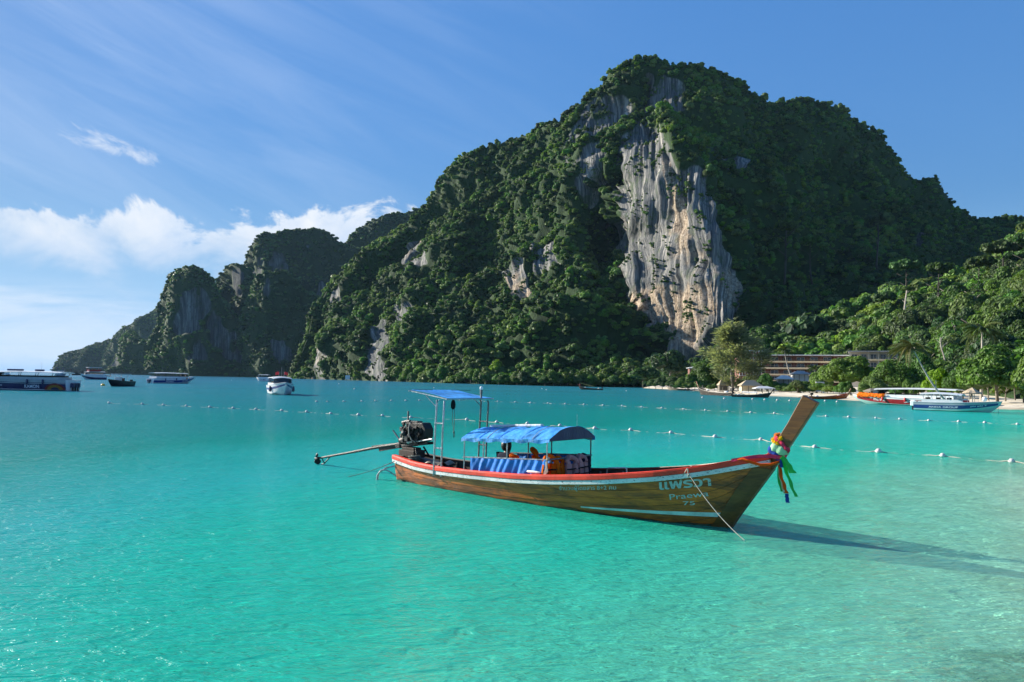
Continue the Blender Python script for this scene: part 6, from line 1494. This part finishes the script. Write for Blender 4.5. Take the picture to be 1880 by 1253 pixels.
speedboat((s_.x, s_.y, 0), math.radians(180), 18.5, 4.2, 1.55, .8, 'large navy and white speedboat with a yellow sunburst by its stern', 'gel_white', 'gel_navy',
    [(.06, .62, .0, .985, 'gel_navy'), (.66, .74, .0, .98, 'gel_navy'), (.76, .98, .0, .97, 'gel_grey')], (.07, .66), 2.72, [('KAMON', .26, .34, 2.1, .50, 'white_letters'), ('Speed Boat', .56, .38, 2.6, .34, 'white_letters')], (.17, .29, .52), 'gel_navy', 3, 'gel_navy', extra=sunburst, coam='gel_grey')
bw, st = Vector(on_z(364., 704.5)), Vector(on_z(275., 704.))
speedboat((st.x, st.y, 0), heading(bw, st), 15.0, 3.9, 1.45, .7, 'white speedboat with a blue band and an orange patch, lying broadside', 'gel_white', 'gel_blue',
    [(.10, .58, .0, .99, 'gel_blue')], (.06, .76), 3.1, [('ANDAMAN', .34, .34, 2.6, .42, 'white_letters'), ('SEA TOUR', .70, .36, 2.2, .36, 'white_letters')], (.24, .48), 'gel_navy', 2, 'gel_navy',
    extra=lambda o, h: [(lambda mb: (mb.slab(lambda u, v: h.side(.72+.10*u, .66+.30*v, .03), 6, 3, (0, .02, 0)), mb.build('orange_patch', M['orange_cloth'], o)))(MB())])
# bow-on boat with flags
def flags(o, h):
    for y in (-.9, .9):
        mb = MB(); mb.cyl((5.4, y*.4, 2.4), (5.4, y*.4, 3.3), .02, 5); mb.build('flag_pole', M['steel'], o)
        mb = MB(); mb.slab(lambda u, v, y=y: (5.4+.06*math.sin(u*6), y*.4+y*.55*u, 3.28-.42*v+.05*math.sin(u*5)), 8, 4, (.01, 0, 0)); mb.build('flag', M['red_plain'], o)
    for sg in (-1, 1):
        mb = MB(); mb.lathe([(.05, .1), (.17, 0), (.19, -.6), (.05, -.75)], (6.2, sg*1.62, 1.15), 9); mb.build('fender', M['gel_navy'], o, True)
c_ = Vector(on_z(507., 726.)); d = Vector((-c_.x, -c_.y, 0)).normalized(); rz = math.atan2(d.y, d.x)+math.radians(7); st = c_-d*10.0
speedboat((st.x, st.y, 0), rz, 10.5, 3.2, 1.25, .55, 'white speedboat seen bow-on with red flags on its roof', 'gel_white', 'gel_blue', [(.45, .72, .0, .99, 'gel_blue')], (.12, .66), 2.55, (), None, 'gel_navy', 2, 'gel_white', extra=flags)
bw, st = Vector(on_z(466., 700.)), Vector(on_z(496., 700.6))
speedboat((st.x, st.y, 0), heading(bw, st), 8.2, 2.8, 1.5, .5, 'small white speedboat with blue lettering behind the bow-on boat', 'gel_white', 'gel_white', [(.05, .14, .0, .98, 'gel_blue')], (.10, .80), 3.3, [('TOURS', .45, .55, 3.6, .60, 'gel_blue')], None, 'gel_navy', 2, 'gel_white')
# red boat on the beach, bow to the left
def jackets(o, h):
    r = random.Random(3)
    for k in range(26):
        f = .66+.27*k/26; s0 = h.side(f, 1.0, .06); s0.y = -s0.y; mb = MB()
        for q in range(3):
            y0 = s0.y*(1-.25*q)
            mb.slab(lambda u, v: (s0.x-.30+.6*u, y0+.04*math.sin(math.pi*u)+.10*v*(q == 0)+.03*math.sin(k*2.3+q), s0.z+.40+.10*math.sin(k*1.7)-(.42+.10*math.sin(k*3.1))*v+.04*math.sin(u*5+k)), 4, 4, (0, -.10, 0))
        jk = mb.mesh('life_jacket', M['orange_cloth'], True); q0 = o.matrix_basis.to_3x3(); 
        ob = place('life_jacket', jk, None, o.location, o.rotation_euler); tag(ob, ORD[k]+' orange life jacket from the stern end of the heap on the red speedboat bow', 'life jacket', 'life jackets on the red speedboat')
bw, st = Vector(on_z(1598., 742.)), Vector(on_z(1768., 748.))
hd = heading(bw, st)
rb = speedboat((st.x, st.y, 0), hd, 15.5, 3.6, 1.02, .30, 'red and white speedboat with orange life jackets heaped on its bow at the beach', 'gel_aqua', 'gel_red',
    [(.06, .74, .0, .96, 'gel_red'), (.76, 1.0, .0, .80, 'gel_white')], (.04, .74), 2.50, [('Phi Phi', .70, .52, 1.8, .36, 'white_letters'), ('SPEED', .38, .48, 2.6, .34, 'white_letters')], (.28, .45, .66), 'red_plain', 2, 'gel_white', extra=jackets)
# blue and white boat nearest the beach, bow to the right
def bowrail(o, h):
    mb = MB(); mb.ball((6.9, .1, h.zd(.84)+.32), .26, 10, 7, (1, .8, 1.1)); mb.build('bow_lamp', M['gel_white'], o, True)
    mb = MB(); mb.box((5.2, -.35, h.fb+.20), (.6, .5, .28)); mb.build('cushion', M['red_plain'], o, bevel=.08)
    mb = MB(); mb.tube([(8.2, 0, h.zd(.97)-.1), (8.25, -.1, -.3)], .015, 5); mb.build('anchor_line', M['rope'], o)
    for k in range(6):
        mb = MB(); mb.cyl((5.0+.5*k, -h.bd((5.0+.5*k)/h.L)*.92, h.zd((5.0+.5*k)/h.L)), (5.0+.5*k, -h.bd((5.0+.5*k)/h.L)*.92, h.zd((5.0+.5*k)/h.L)+.30), .015, 5); mb.build('stanchion', M['steel'], o)
bw, st = Vector(on_z(1806., 757.5)), Vector(on_z(1682., 753.))
speedboat((st.x, st.y, 0), heading(bw, st), 8.6, 2.6, .95, .30, 'pale blue and white speedboat with blue lettering band, right of the red one', 'gel_aqua', 'gel_blue',
    [(.20, .66, .0, .97, 'gel_blue'), (.68, 1.0, .0, .95, 'gel_grey')], (.10, .56), 2.05, [('ANDA GROUP', .36, .42, 3.0, .20, 'white_letters'), ('phi phi 7', .76, .46, 1.5, .18, 'white_letters')], None, 'gel_navy', 1, 'gel_white', extra=bowrail, glass=False)
# double-decked boat, black fishing boat, far hulls
st, bw = Vector(on_z(193., 697.4)), Vector(on_z(156., 697.))
def decks(o, h):
    mb = MB(); mb.box((4.6, 0, 4.9), (5.2, 2.6, .16)); mb.build('upper_roof', M['gel_white'], o, bevel=.04)
    for x in (2.3, 4.6, 6.9):
        for y in (-1.1, 1.1): mb = MB(); mb.cyl((x, y, 3.2), (x, y, 4.85), .06, 5); mb.build('upper_post', M['gel_red'], o)
    mb = MB(); mb.box((4.6, 0, 3.7), (4.2, 2.2, .7)); mb.build('upper_bench', M['gel_red'], o)
    mb = MB(); mb.box((2.6, -1.62, 2.0), (1.9, .08, .8)); mb.build('red_cushion', M['red_plain'], o)
speedboat((st.x, st.y, 0), heading(bw, st), 9.6, 3.3, 1.7, .5, 'small double-decked red and white tour boat left of the black fishing boat', 'gel_white', 'gel_navy', [(.0, .45, .0, .98, 'gel_navy')], (.08, .80), 3.25, (), None, 'gel_navy', 1, 'gel_red', extra=decks, cat='tour boat')
st, bw = Vector(on_z(240., 709.2)), Vector(on_z(199., 710.))
o = empty('fishing_boat', (st.x, st.y, 0), heading(bw, st), 'black fishing boat with a white T-top at left', 'fishing boat'); Lf_ = max(5.2, (bw-st).length*1.02); h = Hull(Lf_, 2.2, 1.05, .45); h.mesh('gel_black', o)
mb = MB(); mb.box((Lf_*.45, 0, 2.52), (Lf_*.50, 1.9, .10)); mb.build('top', M['gel_white'], o, bevel=.03)
for x in (.30, .60):
    for y in (-.6, .6): mb = MB(); mb.cyl((Lf_*x, y, .8), (Lf_*x, y*1.1, 2.5), .035, 6); mb.build('post', M['steel'], o)
mb = MB(); mb.box((Lf_*.56, 0, 1.45), (.8, 1.0, .9)); mb.build('console', M['gel_white'], o, bevel=.06)
mb = MB(); mb.box((Lf_*.40, 0, 1.35), (.5, .9, .7)); mb.build('seat', M['seat_dark'], o, bevel=.06)
mb = MB(); mb.box((-.2, 0, 1.0), (.5, .5, .75)); mb.build('outboard_motor', M['gel_black'], o, bevel=.08)
for nm, p0, p1, hh, m_, lab in (('far_boat', (0., 691.), (19., 691.4), 2.2, 'gel_white', 'small white boat with a red stripe half hidden behind the navy speedboat'), ('ferry', (104., 691.), (121., 691.3), 3.4, 'gel_grey', 'grey boat showing above the stern of the navy speedboat')):
    a, b = Vector(on_z(*p0)), Vector(on_z(*p1)); o = empty(nm, (a.x, a.y, 0), heading(b, a), lab, 'boat'); L_ = (b-a).length; h = Hull(L_, L_*.3, hh*.45, hh*.15); h.mesh(m_, o); h.band(.3, .6, 0, .97, 'red_plain' if nm == 'far_boat' else 'gel_navy', o)
    mb = MB(); mb.box((L_*.42, 0, hh*.75), (L_*.6, L_*.24, hh*.55)); mb.build('cabin', M['gel_white' if nm == 'far_boat' else 'gel_grey'], o, bevel=.05)
    mb = MB(); mb.box((L_*.42, 0, hh*1.15), (L_*.66, L_*.27, hh*.10)); mb.build('roof', M['red_plain' if nm == 'far_boat' else 'gel_grey'], o)
    mb = MB(); mb.box((L_*.42, 0, hh*.85), (L_*.5, L_*.245, hh*.22)); mb.build('window', M['glass'], o)
# smaller wooden longtails
def small_longtail(p_stern, p_bow, label, canopy=None, hull='dark_wood', group=None, cz=1.55, junk=True, prow=1.0, L_=None):
    st, bw = Vector(p_stern), Vector(p_bow); L = L_ or (bw-st).length; k = L/9.6
    o = empty('small_longtail', (st.x, st.y, st.z), heading(bw, st), label, 'boat', group); o.scale = (k,)*3
    for side in (-1, 1):
        mb = MB(); mb.slab(lambda u, v, side=side: hp(9.8*u, .02+.98*v, side, .01), 26, 6, (0, -side*.05, 0)); mb.build('hull_side', M[hull], o, True)
        rail_mesh = MB(); rail_mesh.tube([hp(9.8*f, 1.0, side, .02) for f in np.linspace(0, 1, 24)], .055, 5); rail_mesh.build('rail', M['old_wood'], o, True)
    mb = MB(); n = 14; vs = []
    for i in range(n+1):
        q = i/n*prow; a_ = spl(outer, q); b_ = spl(inner, q); vs += [(a_[0], -.05, a_[1]), (a_[0], .05, a_[1]), (b_[0], -.06, b_[1]), (b_[0], .06, b_[1])]
    fs = [f_ for i in range(n) for A in (i*4,) for B in (i*4+4,) for f_ in ((A, A+1, B+1, B), (A+2, B+2, B+3, A+3), (A, B, B+2, A+2), (A+1, A+3, B+3, B+1))]+[(n*4, n*4+1, n*4+3, n*4+2)]
    mb.add(vs, fs); mb.build('prow', M['prow_wood'], o)
    mb = MB(); mb.slab(lambda u, v: (.3+8.8*u, (2*v-1)*max(.05, half(.3+8.8*u, .6)-.05), .22+.35*max(0, u-.7)), 12, 3, (0, 0, -.04)); mb.build('deck', M['old_wood'], o)
    if canopy:
        mb = MB(); mb.slab(lambda u, v: (2.4+3.9*u, (2*v-1)*.95, cz+.22*(1-(2*v-1)**2)+.03*math.sin(u*9)), 14, 8, (0, 0, -.03)); mb.build('awning', M[canopy], o, True)
        for x in (2.5, 4.3, 6.2):
            for y in (-.82, .82): mb = MB(); mb.cyl((x, y, .4), (x, y, cz), .03, 5); mb.build('post', M['dull_steel'], o)
    mb = MB(); mb.box((.3, 0, 1.15), (.6, .4, .5)); mb.cyl((-.1, 0, .95), (-3.2, 0, .25), .05, 6); mb.box((.25, 0, .8), (.12, .3, .4)); mb.build('motor', M['black_iron'], o, bevel=.04)
    if junk: mb = MB(); mb.ball((1.7, .1, .62), .34, 8, 6, (1.3, 1, .6)); mb.ball((7.2, -.1, .9), .28, 8, 6, (1.5, 1, .5)); mb.build('bundle', M['tarp_white'], o, True)
    return o
def gz(px, py): return Vector(on_z(float(px), float(py)))
small_longtail(gz(1107, 716.5), gz(1064, 715.6), 'dark longtail boat with a person in red at its bow, off the mountain foot', None, 'dark_wood')
small_longtail(gz(1266, 717.5), gz(1226, 716.5), 'brown longtail boat drawn up where the beach meets the mountain', None, 'old_wood')
small_longtail(gz(1346, 727.5), gz(1284, 725.0), 'dark longtail boat beside the white-canopied one, without any canopy', None, 'dark_wood')
small_longtail(gz(1344, 729.0), gz(1414, 730.5), 'longtail boat with a white canopy in front of the thatched hut', 'tarp_white', 'dark_wood', cz=1.25)
small_longtail(gz(1500, 728.5), gz(1464, 727.0), 'grey longtail boat behind the tip of the nearest boat\'s prow', None, 'old_wood')
sl = small_longtail(gz(1488, 733.0), gz(1556, 733.8), 'brown longtail boat with white bundles and a cloth-tied prow, beside the tall prow', None, 'hull_wood')
mb = MB(); mb.tube([(9.9, -.15, 1.5), (10.05, 0, 1.45), (9.9, .15, 1.5), (9.75, 0, 1.6), (9.9, -.15, 1.5)], .09, 6); mb.slab(lambda u, v: (10.05+.1*v, -.1-.05*u, 1.45-1.1*v+.02*u), 4, 8, (.02, .1, 0)); mb.build('prow_cloth', M['rib_cream'], sl, True)
small_longtail(gz(151, 689.4), gz(131, 689.2), 'thin dark longtail boat far out at left under the headland', None, 'gel_black', junk=False)
small_longtail(gz(203, 691.6), gz(189, 691.3), 'tiny dark boat between the double-decked boat and the black fishing boat', None, 'gel_black', junk=False)
# the person in red on the far longtail
q = gz(1064.5, 716.0); ps = empty('person', (q.x, q.y, .35), 0, 'person in red standing at the bow of the far dark longtail', 'person')
J = {'hips': ((0, 0, .92), (.13, .10)), 'waist': ((0, 0, 1.08), .12), 'chest': ((0, 0, 1.28), (.16, .11)), 'neck': ((0, 0, 1.47), .05), 'head': ((0, 0, 1.62), .09), 'crown': ((0, 0, 1.70), .07)}; Bn = [('hips', 'waist'), ('waist', 'chest'), ('chest', 'neck'), ('neck', 'head'), ('head', 'crown')]
for s_, n_ in ((-1, 'r'), (1, 'l')):
    J.update({'s'+n_: ((s_*.18, 0, 1.38), .06), 'e'+n_: ((s_*.24, 0, 1.10), .045), 'w'+n_: ((s_*.25, -.08, .86), .032), 'h'+n_: ((s_*.09, 0, .86), .09), 'k'+n_: ((s_*.10, -.02, .48), .06), 'a'+n_: ((s_*.10, 0, .08), .042), 'f'+n_: ((s_*.11, -.14, .03), .035)})
    Bn += [('chest', 's'+n_), ('s'+n_, 'e'+n_), ('e'+n_, 'w'+n_), ('hips', 'h'+n_), ('h'+n_, 'k'+n_), ('k'+n_, 'a'+n_), ('a'+n_, 'f'+n_)]
skinned('body', J, Bn, 'hips', M['skin'], ps, 1)
skinned('shirt', {'a': ((0, 0, .88), (.15, .12)), 'b': ((0, 0, 1.08), .14), 'c': ((0, 0, 1.30), (.18, .13)), 'd': ((0, 0, 1.44), .08), 'l': ((.20, 0, 1.36), .075), 'r': ((-.20, 0, 1.36), .075), 'm': ((.24, 0, 1.18), .06), 'n': ((-.24, 0, 1.18), .06)}, [('a', 'b'), ('b', 'c'), ('c', 'd'), ('c', 'l'), ('c', 'r'), ('l', 'm'), ('r', 'n')], 'a', M['red_plain'], ps, 1)
mb = MB(); mb.ball((0, .01, 1.69), .105, 9, 6, (1, 1, .8)); mb.build('hair', M['hair'], ps, True)

# ------------------------------------------------------------------ floats and their ropes
M['float_white'] = paint('float_white', (0.60, 0.60, 0.57), 0.5, var=0.16, scale=8, wear=(0.30, 0.32, 0.26), wear_amt=-0.03)
fb_ = MB(); fb_.lathe([(.02, .155), (.06, .150), (.125, .10), (.15, .02), (.135, -.07), (.07, -.13), (.02, -.14)], (0, 0, .05), 14); FB = fb_.mesh('float_body', M['float_white'], True)
nb_ = MB(); nb_.cyl((-.20, 0, .05), (.20, 0, .05), .028, 8); NBm = nb_.mesh('float_eye', M['float_white'], True)
def float_at(p, rz, label, group, s_=1.0):
    o = empty('float', p, rz, label, 'float', group); place('float_body', FB, o, (0, 0, 0), (random.uniform(-.2, .2), random.uniform(-.2, .2), 0), (s_,)*3); place('float_eye', NBm, o, (0, 0, 0), (0, 0, 0), (s_,)*3); return o
ROWA = [(200, 741), (261, 743), (300, 744.5), (342, 746.5), (385, 748.5), (428, 750.5), (470, 752.5), (517, 755), (563, 757.5), (607, 760.5), (658, 763), (702, 764.5), (754, 767.5), (857, 772), (912, 776.5), (968, 779.5), (1028, 783), (1092, 788), (1158, 791), (1232, 796), (1313, 803.5), (1397, 809), (1496, 822.5), (1613, 831), (1731, 838.5), (1857, 849), (1990, 860)]
ROWB = [(581, 738.5), (601, 738.5), (631, 738), (664, 737.5), (689, 737.2), (718, 736.8), (745, 736.5), (770, 736), (806, 736), (844, 736), (885, 737), (914, 738), (946, 739), (974, 740), (1006, 741), (1038, 742.5), (1072, 743.5), (1107, 745), (1142, 746), (1178, 748), (1215, 750), (1255, 752), (1295, 754), (1336, 756), (1378, 758), (1422, 760), (1466, 762.5), (1517, 765), (1558, 766.5), (1608, 768.5), (1652, 770.5), (1705, 773), (1760, 775), (1808, 777), (1868, 780), (1930, 783)]
ROWC = [(622, 705.5), (651, 715), (797, 713), (995, 714.5), (1003, 716.5), (1150, 718.5), (1382, 734), (1404, 735), (1427, 736), (1450, 737), (1515, 737.5), (1537, 739), (425, 698.5), (1290, 731), (1330, 733)]
def row(pts, label, group, s_, ropelab):
    n0 = sum(1 for p in pts if p[0] <= 0)
    P = [gz(*p) for p in pts]
    for i, p in enumerate(P):
        a, b = P[max(0, i-1)], P[min(len(P)-1, i+1)]; float_at(p, math.atan2(b.y-a.y, b.x-a.x), ORD[i]+' '+label, group, s_*random.uniform(.9, 1.08))
    out = []
    for i in range(len(P)-1):
        for k in range(12):
            f = k/12; q = P[i].lerp(P[i+1], f); q.z = .06-.085*math.sin(math.pi*f)**.5*(1 if k else 0)+.012*math.sin(i*3+k*2.1); q.y += .25*math.sin(f*math.pi)*math.sin(i*1.7); out.append(q)
    mb = MB(); mb.tube([q-P[0] for q in out], .030*s_, 5); tag(place('float_rope', mb.mesh('float_rope', M['rope'], True), None, P[0]), ropelab, 'rope')
row(ROWA, 'white float from the left on the near rope line behind the wooden boat', 'floats on the near rope line', .72, 'pale rope strung between the near line of floats')
row(ROWB, 'white float from the left on the farther of the two rope lines', 'floats on the farther rope line', .70, 'pale rope strung between the farther line of floats')
for i, p in enumerate(sorted(ROWC)): float_at(gz(*p), 0, ORD[i]+' from the left of the loose white floats off the far shore', 'scattered far floats', 1.25)
q = gz(189, 708.5); o = empty('mooring_buoy', q, 0, 'yellow mooring buoy on the water below the black fishing boat', 'buoy'); mb = MB(); mb.ball((0, 0, .1), .42, 12, 8, (1, 1, .75)); mb.build('buoy_body', M['yellow'], o, True); mb = MB(); mb.cyl((0, 0, .3), (0, 0, .62), .05, 8); mb.build('buoy_stem', M['yellow'], o)
# ------------------------------------------------------------------ sea air
mb = MB(); mb.box((0, 0, 196), (14600, 14600, 408)); hz_ = place('haze', mb.mesh('haze'))
tag(hz_, 'thin bluish sea haze over the whole bay', 'haze', kind='stuff')
m, t, o = mat('haze'); v = t.node('ShaderNodeVolumePrincipled', {'Color': (0.45, 0.72, 1.0, 1), 'Density': 0.000022, 'Anisotropy': 0.0}, None); t.l.new(v.outputs[0], o.inputs['Volume']); hz_.data.materials.append(m)
